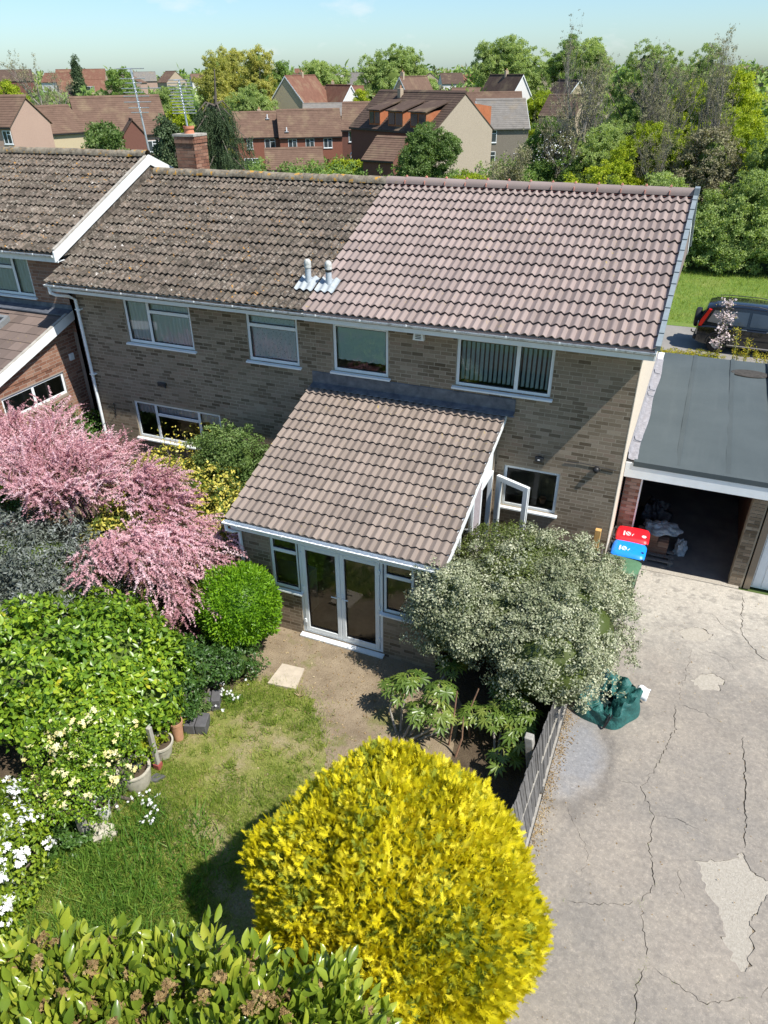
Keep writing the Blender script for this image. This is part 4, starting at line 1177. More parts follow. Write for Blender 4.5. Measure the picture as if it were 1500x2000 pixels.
g = G().bev(-10.16, -9.94, -0.06, -0.005, 3.05, 3.15, 0.012); g.tube([(-10.05, -0.03, 3.1), (-9.9, -0.1, 3.07)], 0.022, 8); g.build('outside_light', DARK_METAL, HL)
g = G().tube([(-11.6, -0.01, 2.1), (-11.6, -0.01, 2.42)], 0.008, 6); g.tube([(-11.6, -0.01, 2.4), (-11.6, -0.2, 2.41), (-11.6, -0.26, 2.36)], 0.007, 6); g.tube([(-11.6, -0.01, 2.15), (-11.6, -0.15, 2.37)], 0.006, 6); g.build('basket_bracket', BLACK, HL)

# ---- right house of the pair, new roof
HR = thing('semi_detached_house', 'right half of the semi-detached pair with the new mauve-brown roof', 'house', (-3, 3, 0))
EXT_HOLE = (-5.9, -2.5, 0.0, 2.4)
g = G(); wall_with_holes(g, -6.08, 0.0, 0, 5.12, [W['w3'], W['w4'], W['w6'], EXT_HOLE])
G().box(-6.07, -0.12, 7.5, 7.62, 0, 5.1).build('rear_wall', MORTAR, HR)
wl_ = g.build('wall', MORTAR, HR)
lay_bricks(wl_, BRICK, -6.08, 0.0, 0, 5.1, [W['w3'], W['w4'], W['w6'], EXT_HOLE], want=lambda x, z: (x > -2.0 and z > 1.3) or z > 3.95)
interior(HR, -6.0, -0.12, 0.12, 3.4, [(0.05, 2.6), (2.62, 5.05)])
sg = G().box(-0.11, -0.002, 0.11, 7.5, 0, 5.1); sg.box(-0.11, 0.0, 0.0, 0.11, 0, 0.01); sg.prism([(0, 5.1), (7.6, 5.1), (3.83, 6.75)], 'x', -0.11, -0.002)
sg.build('gable_wall', RENDER, HR)
G().box(-0.0015, 0.012, -0.004, 7.5, 0.0, 5.1).build('gable_render', RENDER, HR)
rf = roof_body(HR, XJ, 0.2, EY, EZ, RY, RZ, 8.1, TILE_NEW, 5.1)
lay_tiles(rf, tile_mesh('roof_tile', TILE_NEW, amp=0.022, lip=0.048), XJ, 21, EY, EZ - 0.045, PIT, ROWS, GA, jit=0.0025)
half_ridge(rf, XJ - 0.02, 0.2, RY, RZ - 0.02, TILE_NEW, clip=True, clipmat=plain('clip_pink', (0.62, 0.27, 0.2), 0.7))
# red ridge roll showing under the ridge tiles
g = G(); n = 170; vs = []; fs = []
for i in range(n + 1):
    x = XJ + 6.25*i/n; w_ = 0.018*math.sin(2*math.pi*x/0.15)
    vs += [(x, RY - 0.112, RZ - 0.055), (x, RY - 0.138 + w_*0.8, RZ - 0.052)]
for i in range(n): fs.append((2*i, 2*i+2, 2*i+3, 2*i+1))
g.add(vs, fs).build('ridge_roll', plain('ridge_roll_red', (0.36, 0.10, 0.07), 0.8), rf, fix=False)
VERGE = plain('verge_grey', (0.20, 0.235, 0.25), 0.6, 0.3, var=0.1)
vm = G().prism([(0.0, -0.045), (GA + 0.02, -0.06), (GA + 0.02, 0.035), (0.0, 0.055)], 'x', -0.035, 0.045).mesh('verge_cap', VERGE)
o_ = ORG[rf.name]
for r_ in range(ROWS):
    s = r_ * GA
    ob = bpy.data.objects.new('verge_cap', vm)
    ob.location = (0.215 - o_[0], EY + s*math.cos(PIT) - o_[1], EZ - 0.01 + s*math.sin(PIT) - o_[2]); ob.rotation_euler = (PIT, 0, 0); put(ob, rf)
G().box(0.18, 0.27, RY - 0.14, RY + 0.14, RZ - 0.09, RZ + 0.11).build('ridge_end', VERGE, rf)
g = G(); sl = (RZ - EZ) / (RY - EY)
g.prism([(EY + 0.02, EZ - 0.05), (RY, RZ - 0.06), (RY, RZ - 0.24), (EY + 0.02, EZ - 0.22)], 'x', 0.19, 0.215)
g.build('barge_board', WHITE_BOARD, HR)
g = G(); g.prism([(RY, RZ - 0.06), (8.1, EZ - 0.05), (8.1, EZ - 0.24), (RY, RZ - 0.25)], 'x', 0.19, 0.216); g.build('barge_board', WHITE_BOARD, HR)
G().prism([(RY, RZ + 0.02), (8.1, EZ + 0.03), (8.1, EZ - 0.045), (RY, RZ - 0.055)], 'x', 0.18, 0.262).build('verge_strip', VERGE, HR)
G().box(XJ + 0.002, 0.2, -0.387, -0.362, 5.04, 5.22).build('fascia', WHITE_BOARD, HR)
G().box(XJ + 0.002, 0.2, -0.36, -0.012, 5.05, 5.06).build('soffit', WHITE_BOARD, HR)
gutter_run(HR, XJ + 0.004, 0.21, -0.445, 5.20, GUTTER)
window(HR, *W['w3'], fill=roller)
window(HR, *W['w4'], verts=(-2.06,), fill=vertical_blind)
window(HR, *W['w6'])
g = G().prism([(-4.02, 4.82), (-3.80, 4.82), (-3.83, 5.0), (-3.99, 5.0)], 'y', -0.09, -0.004); g.build('alarm_box', WHITE, HR)
g = G()
for i in range(4): g.box(-3.965, -3.855, -0.0935, -0.0905, 4.85 + i*0.03, 4.865 + i*0.03)
g.build('alarm_print', DARK_METAL, HR)
g = G().bev(-1.54, -1.38, -0.12, -0.05, 2.80, 2.90, 0.012); g.box(-1.49, -1.43, -0.05, -0.004, 2.82, 2.88); g.build('flood_light', DARK_METAL, HR)
G().box(-1.48, -1.44, -0.124, -0.121, 2.84, 2.86).build('lamp_label', PRINT, HR)
g = G().lathe((0, 0, 0), [(0.0, 0.075), (0.035, 0.07), (0.052, 0.05), (0.06, 0.03), (0.062, 0.0), (0.0, 0.0)], 16)
g.v = [(-0.42 + x, -0.006 - z, 2.80 + y) for x, y, z in g.v]; g.build('round_wall_light', BLACK, HR, smooth=50)
G().tube([(-0.98, -0.012, 2.86), (-0.7, -0.012, 2.88), (-0.45, -0.012, 2.87), (-0.08, -0.012, 2.84)], 0.006, 5).build('cable', DARK_METAL, HR)
# kitchen sill pot seen through the low window
g = G().lathe((-1.35, 0.24, 1.76), [(0.05, 0), (0.075, 0.12), (0.07, 0.12), (0.0, 0.1)], 12); g.build('sill_pot', TERRACOTTA, HR)

# two flue pipes standing where the old and new tiles meet
for i, (fx, lab) in enumerate(((-6.33, 'left white ribbed flue pipe on a grey lead saddle'), (-5.89, 'right white flue pipe with a black band on a lead saddle'))):
    z0 = EZ + (0.31 - EY)*math.tan(PIT)
    t = thing('flue_pipe', lab, 'flue', (fx, 0.31, z0), 'flue pipes on the roof')
    G().tube([(fx, 0.31, z0 - 0.05), (fx, 0.31, z0 + 0.30)], 0.058, 14).build('pipe', plain('flue_white', (0.42, 0.46, 0.49), 0.5), t, smooth=40)
    g = G().lathe((fx, 0.31, z0 + 0.28), [(0.068, 0), (0.07, 0.03), (0.064, 0.05), (0.07, 0.07), (0.064, 0.10), (0.06, 0.13), (0.035, 0.155), (0.0, 0.16)], 14)
    g.build('cowl', plain('flue_cowl', (0.46, 0.47, 0.44), 0.8, var=0.3, sc=30), t, smooth=50)
    if i: G().lathe((fx, 0.31, z0 + 0.235), [(0.061, 0), (0.064, 0.01), (0.064, 0.05), (0.061, 0.06)], 14).build('band', BLACK, t)
    vs, fs = [], []
    nx, ny = 18, 5
    for a in range(nx + 1):
        for b_ in range(ny + 1):
            x = fx - 0.2 + 0.4*a/nx; y = 0.31 - 0.24 + 0.40*b_/ny
            ph = ((x - XJ)/0.15) % 1.0
            vs.append((x, y, EZ + 0.022 + (y - EY)*math.tan(PIT) + 0.019*math.cos(2*math.pi*ph) + 0.03*math.exp(-((x-fx)**2 + (y-0.31)**2)/0.01)))
    for a in range(nx):
        for b_ in range(ny): fs.append((a*(ny+1)+b_, (a+1)*(ny+1)+b_, (a+1)*(ny+1)+b_+1, a*(ny+1)+b_+1))
    G().add(vs, fs).build('saddle', plain('saddle_grey', (0.33, 0.36, 0.37), 0.55, var=0.15), t, smooth=True)

# ---- chimney standing behind the ridge
ch = thing('chimney', 'red brick chimney stack with terracotta pot behind the ridge', 'chimney', (-11.55, 4.3, 6.5))
cx0, cx1, cy0, cy1, cz0, cz1 = -11.86, -11.3, 4.1, 4.62, 6.45, 7.72
st = G().box(cx0+0.01, cx1-0.01, cy0+0.01, cy1-0.01, cz0, cz1).build('stack', MORTAR_RED, ch)
bm_ = brick_mesh('brick', BRICK_RED, D=0.05); bh_ = brick_mesh('brick', BRICK_RED, L=0.10, D=0.05)
o_ = ORG[st.name]
for r_ in range(17):
    z = cz0 + r_*0.075
    spots = [(cx0 + 0.005 + (0.225*i), cy0, 0, 1) for i in range(2)] + [(cx0 + 0.455, cy0, 0, 0)] if r_ % 2 else [(cx0 + 0.005, cy0, 0, 0)] + [(cx0 + 0.115 + 0.225*i, cy0, 0, 1) for i in range(2)]
    spots += [(cx1, cy0 + 0.01 + 0.225*i + (0.1 if r_ % 2 else 0), 90, 1) for i in range(2)] + [(cx1, cy0 + (0.0 if r_ % 2 else 0.455), 90, 0)]
    for x, y, a, full in spots:
        ob = bpy.data.objects.new('brick', bm_ if full else bh_); k = 0.02 if r_ > 14 else 0.0
        ob.location = ((x + (k if a else 0)) - o_[0], y - (0 if a else k) - o_[1], z - o_[2]); ob.rotation_euler = (0, 0, R(a)); put(ob, st)
G().box(cx0-0.03, cx1+0.03, cy0-0.03, cy1+0.03, cz1, cz1+0.05).build('capping', CEMENT, ch)
G().lathe((-11.58, 4.36, cz1+0.04), [(0.13, 0), (0.11, 0.10), (0.135, 0.12), (0.135, 0.17), (0.10, 0.17), (0.09, 0.0)], 16).build('chimney_pot', plain('pot_red', (0.5, 0.2, 0.11), 0.85), ch, smooth=40)
g = G().box(cx0-0.006, cx1+0.006, cy0-0.006, cy0+0.1, 6.9, 7.02); g.build('lead_tray', OLD_LEAD, ch)

# ---- television aerials
def aerial(label, base, top, rods, az, name='tv_aerial'):
    """rods: (drop below the top, forward offset, length)"""
    t = thing(name, label, 'aerial', tuple(base), 'aerials on the roof')
    base, top = np.array(base), np.array(top)
    G().tube([base, top], [0.024, 0.02], 8).build('mast', ALU, t)
    bd = np.array([math.cos(az), math.sin(az), 0.0]); rd = np.array([-math.sin(az), math.cos(az), 0.0])
    for (dz, fo, l, sh) in rods:
        c = top + (base - top)*dz/np.linalg.norm(top - base) - bd*fo + rd*sh
        G().tube([c - rd*l/2, c + rd*l/2], 0.011, 5).build('rod', ALU, t)
    zs = sorted({r[0] for r in rods})
    for sh in (0.0,):
        c = top + rd*sh; G().tube([c - bd*.05 + (base-top)*zs[0]/np.linalg.norm(top-base), c - bd*.05 + (base-top)*zs[-1]/np.linalg.norm(top-base)], 0.012, 5).build('upright', ALU, t)
    G().tube([top - bd*.5, top + bd*.12], 0.013, 6).build('boom', ALU, t)
    return t
aerial('tall leaning multi-rod television aerial left of the brick chimney', (-12.62, 4.05, 7.25), (-12.75, 4.0, 9.12),
       [(0.0, .05, .66, 0), (.20, .05, .60, 0), (.29, .05, .40, 0), (.40, .05, .95, -.16), (.48, .05, .48, .05), (.56, .05, .62, 0), (.68, .05, .66, 0), (.80, .05, .50, 0), (.90, .05, .42, 0)], R(113))
aerial('shorter grid television aerial strapped above the brick chimney', (-11.6, 4.36, 7.75), (-11.68, 4.36, 8.88),
       [(.0 + .062*i, .06, (.54 if i % 4 else .46) + .02*(i % 3), 0) for i in range(12)], R(113))
# ================================================================== garden room extension
XL, XR, FY, FZ, TZ = -6.23, -2.15, -3.4785, 2.414, 3.665
EP = math.atan2(TZ - FZ, -FY); ESL = math.hypot(TZ - FZ, FY)
EXT = thing('garden_room', 'single-storey garden room extension with brown tiled lean-to roof and white doors', 'extension', (-4.2, -1.7, 0))
WY = -3.28; WX0, WX1 = -6.10, -2.30
LW = (-5.50, -4.93, 0.99, 2.10); RW = (-3.30, -2.74, 1.02, 2.10); DW = (-4.93, -3.30, 0.06, 2.10)
g = G(); wall_with_holes(g, WX0, WX1, 0, 2.16, [LW, RW, DW], y=WY)
wl_ = g.build('wall', MORTAR, EXT)
lay_bricks(wl_, BRICK, WX0, WX1, 0, 2.16, [LW, RW, DW], y=WY)
# side walls
def zroof(y): return TZ - 0.10 + y*math.tan(EP)
g = G(); g.prism([(WY + 0.11, 0), (-0.004, 0), (-0.004, zroof(0)), (WY + 0.11, zroof(WY + 0.11))], 'x', WX0, WX0 + 0.1); g.build('side_wall', MORTAR, EXT)
SX = WX1
def side_strip(name, mat, y0, y1, lo, hi, x0, x1):
    return G().prism([(y0, lo(y0)), (y1, lo(y1)), (y1, hi(y1)), (y0, hi(y0))], 'x', x0, x1).build(name, mat, EXT)
side_strip('side_rendered_band', RENDER, WY + 0.11, -0.005, lambda y: zroof(y) - 0.34, lambda y: zroof(y), SX - 0.1, SX)
side_strip('barge_board', WHITE_BOARD, FY + 0.03, -0.01, lambda y: zroof(y) - 0.07, lambda y: zroof(y) + 0.075, XR - 0.035, XR - 0.005)
side_strip('side_soffit', WHITE_BOARD, FY + 0.06, -0.01, lambda y: zroof(y) - 0.045, lambda y: zroof(y) - 0.03, SX + 0.001, XR - 0.036)
# glazed side: low brick wall, frames that follow the slope, a solid pier
G().box(SX - 0.1, SX, -2.9, -1.35, 0, 0.95).build('side_low_wall', MORTAR, EXT)
G().box(SX - 0.1, SX, WY + 0.11, -2.9, 0, 1.9).build('side_pier', MORTAR, EXT)
G().box(SX - 0.1, SX - 0.002, -1.35, -0.93, 0, 2.9).build('side_pier', plain('mauve_panel', (0.34, 0.30, 0.31), 0.7), EXT)
G().box(SX - 0.1, SX - 0.002, -0.1, -0.006, 0, 3.2).build('side_pier', MORTAR, EXT)
fr = G()
def bar(a, b, w=0.055, d=0.07):
    fr.prism([(a[0], a[1]), (b[0], b[1]), (b[0], b[1] + w), (a[0], a[1] + w)], 'x', SX - 0.075, SX - 0.005)
z1f = lambda y: zroof(y) - 0.345
for y in (-2.9, -2.15, -1.40): fr.box(SX - 0.078, SX - 0.002, y, y + 0.055, 0.95, z1f(y + 0.055))
bar((-2.9, z1f(-2.9) - 0.06), (-1.35, z1f(-1.35) - 0.06), 0.055); bar((-2.9, z1f(-2.9) - 0.32), (-1.35, z1f(-1.35) - 0.32), 0.06)
fr.box(SX - 0.079, SX - 0.001, -2.9, -1.35, 0.95, 1.01)
sw = fr.build('side_window', WHITE, EXT)
for ya, yb in ((-2.845, -2.15), (-2.095, -1.40)):
    G().quad((SX - 0.04, ya, 1.01), (SX - 0.04, yb, 1.01), (SX - 0.04, yb, z1f(yb) - 0.30), (SX - 0.04, ya, z1f(ya) - 0.30)).build('pane', GLASS, sw, fix=False)
    G().quad((SX - 0.041, ya, z1f(ya) - 0.25), (SX - 0.041, yb, z1f(yb) - 0.25), (SX - 0.041, yb, z1f(yb) - 0.06), (SX - 0.041, ya, z1f(ya) - 0.06)).build('pane', GLASS, sw, fix=False)
# side door frame and the leaf standing open
g = G(); g.bev(SX - 0.08, SX + 0.01, -0.93, -0.87, 0.05, 2.47, 0.006); g.bev(SX - 0.08, SX + 0.01, -0.17, -0.11, 0.05, 2.47, 0.006); g.bev(SX - 0.08, SX + 0.01, -0.87, -0.17, 2.41, 2.47, 0.006)
g.build('side_door_frame', WHITE, EXT)
G().box(SX - 0.06, SX - 0.01, -0.87, -0.17, 2.475, 2.9).build('side_door_head', WHITE, EXT)
hin = np.array([-2.20, -0.13]); end = np.array([-1.47, -0.45]); dv = (end - hin) / np.linalg.norm(end - hin); wd = 0.74
def leaf_box(g, s0, s1, z0, z1, t=0.035):
    n = np.array([-dv[1], dv[0]])*t
    a, b = hin + dv*s0, hin + dv*s1
    q = [tuple(a - n), tuple(b - n), tuple(b + n), tuple(a + n)]; g.prism(q, 'z', z0, z1)
g = G(); leaf_box(g, 0, 0.1, 0.1, 2.40); leaf_box(g, wd - 0.1, wd, 0.1, 2.40); leaf_box(g, 0.1, wd - 0.1, 2.30, 2.40); leaf_box(g, 0.1, wd - 0.1, 0.1, 0.3); leaf_box(g, 0.1, wd - 0.1, 1.0, 1.09)
od = g.build('open_door_leaf', WHITE, EXT)
g = G(); a, b_ = hin + dv*0.1, hin + dv*(wd - 0.1)
g.quad((*a, 1.09), (*b_, 1.09), (*b_, 2.30), (*a, 2.30)); g.build('pane', GLASS, od, fix=False)
g = G(); g.quad((*a, 0.3), (*b_, 0.3), (*b_, 1.0), (*a, 1.0)); g.build('pane', GLASS, od, fix=False)
g = G(); leaf_box(g, wd - 0.003, wd + 0.003, 0.12, 2.38, 0.012); g.build('lock_strip', STEEL, od)
# front windows and the pair of doors
window(EXT, *LW, y=WY, tops={0: 1.80}, fw=0.055)
window(EXT, *RW, y=WY, tops={0: 1.80}, fw=0.055)
g = G(); x0, x1, z0, z1 = DW
y0, y1 = WY + 0.015, WY + 0.095
g.bev(x0, x0+0.06, y0, y1, z0, z1, 0.006); g.bev(x1-0.06, x1, y0, y1, z0, z1, 0.006); g.bev(x0+0.06, x1-0.06, y0, y1, z1-0.06, z1, 0.006); g.bev(x0+0.06, x1-0.06, y0, y1, z0, z0+0.05, 0.006)
g.build('door_frame', WHITE, EXT)
mid = (x0 + x1)/2
for k, (a, b_) in enumerate(((x0+0.065, mid-0.002), (mid+0.002, x1-0.065))):
    g = G(); f = 0.085; ya, yb = WY + 0.0, WY + 0.07; c_, d_ = z0+0.055, z1-0.065
    g.bev(a, a+f, ya, yb, c_, d_, 0.008); g.bev(b_-f, b_, ya, yb, c_, d_, 0.008); g.bev(a+f, b_-f, ya, yb, c_, c_+0.10, 0.008); g.bev(a+f, b_-f, ya, yb, d_-f, d_, 0.008)
    dl = g.build('patio_door', WHITE, EXT)
    G().quad((a+f, WY+0.035, c_+0.10), (b_-f, WY+0.035, c_+0.10), (b_-f, WY+0.035, d_-f), (a+f, WY+0.035, d_-f)).build('pane', GLASS, dl, fix=False)
    q = G(); t = 0.012
    for e0, e1, h0, h1 in ((a+f, a+f+t, c_+0.1, d_-f), (b_-f-t, b_-f, c_+0.1, d_-f), (a+f+t, b_-f-t, c_+0.1, c_+0.1+t), (a+f+t, b_-f-t, d_-f-t, d_-f)): q.box(e0, e1, WY+0.012, WY+0.032, h0, h1)
    q.build('gasket', BLACK, dl)
    hx = (b_ - f/2) if k == 0 else (a + f/2); s = -1 if k == 0 else 1
    h = G().bev(hx-0.015, hx+0.015, WY-0.012, WY, 0.98, 1.18, 0.004); h.tube([(hx, WY-0.012, 1.1), (hx, WY-0.05, 1.1), (hx + s*0.12, WY-0.05, 1.1)], 0.011, 8); h.build('door_handle', WHITE, dl)
    hx = a if k == 0 else b_
    for z in (0.35, 1.1, 1.85): G().bev(hx-0.02, hx+0.02, WY-0.014, WY+0.004, z-0.045, z+0.045, 0.004).build('hinge', WHITE, dl)
G().prism([(WY + 0.1, 0.03), (WY - 0.10, 0.01), (WY - 0.10, 0.04), (WY + 0.1, 0.062)], 'x', x0 - 0.03, x1 + 0.03).build('door_sill', WHITE, EXT)
G().box(WX0 + 0.101, WX1 - 0.101, WY + 0.112, 0.115, 0.0, 0.03).build('room_floor', CARPET, EXT)
# things in the room seen through the glass
g = G().bev(-5.85, -5.05, -2.9, -2.4, 0.03, 0.95, 0.02); g.build('white_cabinet', WHITE, EXT)
g = G().bev(-3.2, -2.5, -2.9, -2.2, 0.03, 0.75, 0.03); g.build('white_table', WHITE, EXT)
g = G().lathe((-5.3, -2.6, 0.95), [(0.05, 0), (0.06, 0.08), (0.03, 0.2), (0.025, 0.28), (0.0, 0.3)], 12); g.build('bottle', TERRACOTTA, EXT)
G().tube([(-2.95, -2.55, 0.75), (-2.9, -2.6, 1.25), (-2.75, -2.65, 1.35)], 0.012, 6).build('lamp_arm', STEEL, EXT)
G().lathe((-2.72, -2.66, 1.22), [(0.09, 0), (0.05, 0.11), (0.0, 0.13)], 14).build('lamp_shade', WHITE, EXT)
# roof
g = G(); g.prism([(FY + 0.04, FZ - 0.06), (-0.003, TZ - 0.06), (-0.003, TZ - 0.10), (FY + 0.04, FZ - 0.10)], 'x', XL + 0.04, XR - 0.036)
rf = g.build('roof', TILE_EXT, EXT)
COV = 0.2914; EG = (ESL - 0.01) / 14
lay_tiles(rf, tile_mesh('roof_tile', TILE_EXT, cover=COV, length=EG + 0.065, amp=0.019, lip=0.046), XL, 14, FY, FZ - 0.045, EP, 14, EG, cover=COV, jit=0.002)
g = G().prism([(-0.002, TZ - 0.01), (-0.13, TZ - 0.04), (-0.135, TZ - 0.015), (-0.022, TZ + 0.03), (-0.018, TZ + 0.25), (-0.004, TZ + 0.26)], 'x', XL + 0.04, XR + 0.13)
g.build('lead_flashing', LEAD, EXT)
fl = G()
for x in np.arange(XL + 0.04, XR + 0.1, 0.15): fl.tube([(x, -0.125, TZ - 0.028), (x + 0.07, -0.15, TZ - 0.034), (x + 0.145, -0.125, TZ - 0.03)], 0.012, 5)
fl.build('flashing_edge', LEAD, EXT)
G().box(XL + 0.04, XR - 0.02, WY - 0.13, WY - 0.105, 2.14, 2.335).build('fascia', WHITE_BOARD, EXT)
G().box(XL + 0.04, XR - 0.02, WY - 0.105, WY - 0.004, 2.15, 2.16).build('soffit', WHITE_BOARD, EXT)
gutter_run(EXT, XL - 0.03, XR - 0.0, FY - 0.025, 2.335, GUTTER_WHITE, 0.062)
G().tube([(-6.21, FY - 0.03, 2.29), (-6.21, FY - 0.03, 2.17), (-6.13, FY + 0.02, 2.12), (-6.06, WY - 0.06, 2.07), (-6.06, WY - 0.06, 0)], 0.034, 8).build('downpipe', GUTTER_WHITE, EXT, smooth=40)

# ================================================================== neighbour on the left
NB = thing('terraced_house', 'red brick neighbour at the left edge with higher lichened roof', 'house', (-15, 3, 0))
NX = -12.45; NWY = 0.35; NEY, NEZ, NRY, NRZ = 0.04, 5.77, 3.75, 7.33
NP = math.atan2(NRZ - NEZ, NRY - NEY); NSL = math.hypot(NRZ - NEZ, NRY - NEY)
NW = (-14.95, -13.63, 4.62, 5.52)
g = G(); wall_with_holes(g, -19.5, -12.62, 0, 5.66, [NW], y=NWY); g.box(-12.73, -12.62, NWY + 0.11, 7.2, 0, 5.6)
wl_ = g.build('wall', MORTAR_RED, NB)
lay_bricks(wl_, BRICK_RED, -15.4, -12.62, 3.9, 5.66, [NW], y=NWY, limit=170)
g = G(); g.prism([(NWY, 5.6), (7.1, 5.6), (NRY, 7.1)], 'x', -12.73, -12.62); g.build('gable_wall', MORTAR_RED, NB)
interior(NB, -19.3, -12.75, NWY + 0.12, 3.5, [(2.62, 5.6)])
window(NB, *NW, y=NWY, verts=(-14.15,), tops={0: 5.25}, fill=curtain(CURTAIN))
rf = G().prism([(NEY + 0.03, NEZ - 0.06), (NRY, NRZ - 0.05), (7.5, NEZ - 0.06), (7.5, NEZ - 0.14), (NEY + 0.05, NEZ - 0.14)], 'x', -19.6, NX).build('roof', TILE_OLD, NB)
NROW = 12; lay_tiles(rf, tile_mesh('roof_tile', TILE_OLD, amp=0.021, lip=0.044), NX - 0.3*18, 18, NEY, NEZ - 0.045, NP, NROW, (NSL - 0.06)/(NROW - 0.35), jit=0.007)
half_ridge(rf, -18.3, NX, NRY, NRZ - 0.02, RIDGE_OLD, jit=0.014)
g = G()
g.prism([(NEY - 0.02, NEZ - 0.0), (NRY, NRZ + 0.01), (NRY, NRZ - 0.21), (NEY - 0.02, NEZ - 0.22)], 'x', NX + 0.002, NX + 0.032)
g.prism([(NRY, NRZ + 0.01), (7.6, NEZ - 0.0), (7.6, NEZ - 0.22), (NRY, NRZ - 0.21)], 'x', NX + 0.002, NX + 0.032)
g.build('barge_board', WHITE_BOARD, NB)
g = G(); g.prism([(NEY + 0.02, NEZ + 0.012), (NRY - 0.1, NRZ - 0.02), (NRY - 0.1, NRZ + 0.015), (NEY + 0.02, NEZ + 0.05)], 'x', NX - 0.03, NX + 0.03); g.build('verge_mortar', CEMENT, NB)
G().box(-19.6, NX + 0.03, NEY + 0.05, NEY + 0.075, NEZ - 0.24, NEZ - 0.05).build('fascia', WHITE_BOARD, NB)
G().box(-19.6, NX, NEY + 0.075, NWY - 0.01, NEZ - 0.23, NEZ - 0.22).build('soffit', WHITE_BOARD, NB)
gutter_run(NB, -19.6, NX - 0.02, NEY - 0.01, NEZ - 0.07, GUTTER)
# their lean-to
LX = -12.60; LTY, LTZ, LBY, LBZ = NWY, 4.40, -3.0, 3.36
LT = thing('lean_to', 'red brick lean-to with flat brown tiles and a roof light, left edge', 'extension', (-14.5, -1, 0))
LPI = math.atan2(LTZ - LBZ, LTY - LBY)
rf = G().prism([(LBY, LBZ - 0.05), (LTY - 0.002, LTZ - 0.05), (LTY - 0.002, LTZ - 0.12), (LBY, LBZ - 0.12)], 'x', -18.2, LX).build('roof', TILE_LEANTO, LT)
fm = G().prism([(0.0, 0.0), (0.0, 0.022), (0.40, 0.006), (0.40, -0.01)], 'x', 0.003, 0.297).mesh('flat_tile', TILE_LEANTO)
o_ = ORG[rf.name]
for r_ in range(11):
    s = r_*0.315
    for c_ in range(15):
        x = LX - 0.3*(c_ + 1) - (0.15 if r_ % 2 else 0)
        if 5 <= c_ <= 9 and 2 <= r_ <= 9: continue
        ob = bpy.data.objects.new('flat_tile', fm); ob.location = (x - o_[0], LBY + s*math.cos(LPI) - o_[1], LBZ - 0.04 + s*math.sin(LPI) - o_[2]); ob.rotation_euler = (LPI, 0, 0); put(ob, rf)
def lz(y): return LBZ + (y - LBY)*math.tan(LPI)
g = G()
for xa, xb, ya, yb in ((-14.05, -13.97, -2.5, -0.25), (-15.5, -15.42, -2.5, -0.25), (-15.42, -14.05, -0.33, -0.25), (-15.42, -14.05, -2.5, -2.42)):
    g.prism([(ya, lz(ya) - 0.02), (yb, lz(yb) - 0.02), (yb, lz(yb) + 0.10), (ya, lz(ya) + 0.10)], 'x', xa, xb)
sk = g.build('roof_light', plain('grey_aluminium', (0.22, 0.235, 0.24), 0.5, 0.4, 0.2), LT)
G().quad((-15.42, -2.42, lz(-2.42) + 0.07), (-14.05, -2.42, lz(-2.42) + 0.07), (-14.05, -0.33, lz(-0.33) + 0.07), (-15.42, -0.33, lz(-0.33) + 0.07)).build('pane', GLASS, sk, fix=False)
g = G().prism([(NWY - 0.003, LTZ + 0.02), (NWY - 0.25, LTZ - 0.065), (NWY - 0.25, LTZ - 0.04), (NWY - 0.02, LTZ + 0.03), (NWY - 0.016, LTZ + 0.13), (NWY - 0.003, LTZ + 0.13)], 'x', -18.2, LX + 0.02); g.build('lead_flashing', LEAD, LT)
g = G().prism([(LBY - 0.03, LBZ + 0.02), (LTY - 0.01, LTZ + 0.02), (LTY - 0.01, LTZ - 0.19), (LBY - 0.03, LBZ - 0.19)], 'x', LX + 0.002, LX + 0.03); g.build('barge_board', WHITE_BOARD, LT)
g = G().prism([(LBY, LBZ + 0.012), (LTY - 0.2, LTZ - 0.04), (LTY - 0.2, LTZ - 0.01), (LBY, LBZ + 0.04)], 'x', LX - 0.05, LX + 0.02); g.build('verge_mortar', CEMENT, LT)
LWX = -12.72; LWIN = (-2.1, -0.25, 2.6, 3.12)
g = G(); wall_with_holes(g, LBY + 0.1, NWY - 0.003, 0, 3.3, [LWIN], y=LWX, axis='x', th=0.1)
g.prism([(LBY + 0.1, 3.3), (NWY - 0.003, 3.3), (NWY - 0.003, LTZ - 0.13), (LBY + 0.1, LBZ - 0.10)], 'x', LWX - 0.1, LWX)
wl_ = g.build('wall', MORTAR_RED, LT)
lay_bricks(wl_, BRICK_RED, LBY + 0.1, NWY - 0.003, 0, 4.25, [LWIN], y=LWX, axis='x', limit=220, ok=lambda y, z: z < lz(y) - 0.13, want=lambda y, z: z > 2.2)
G().box(-18.1, LWX - 0.1, LBY + 0.1, LBY + 0.2, 0, 3.2).build('front_wall', BRICK_PALE, LT)
window(LT, *LWIN, y=LWX, axis='x', verts=(-1.2,), sill=False)
G().bev(LWX + 0.004, LWX + 0.05, 0.02, 0.16, 3.30, 3.46, 0.008).build('air_vent', WHITE, LT)

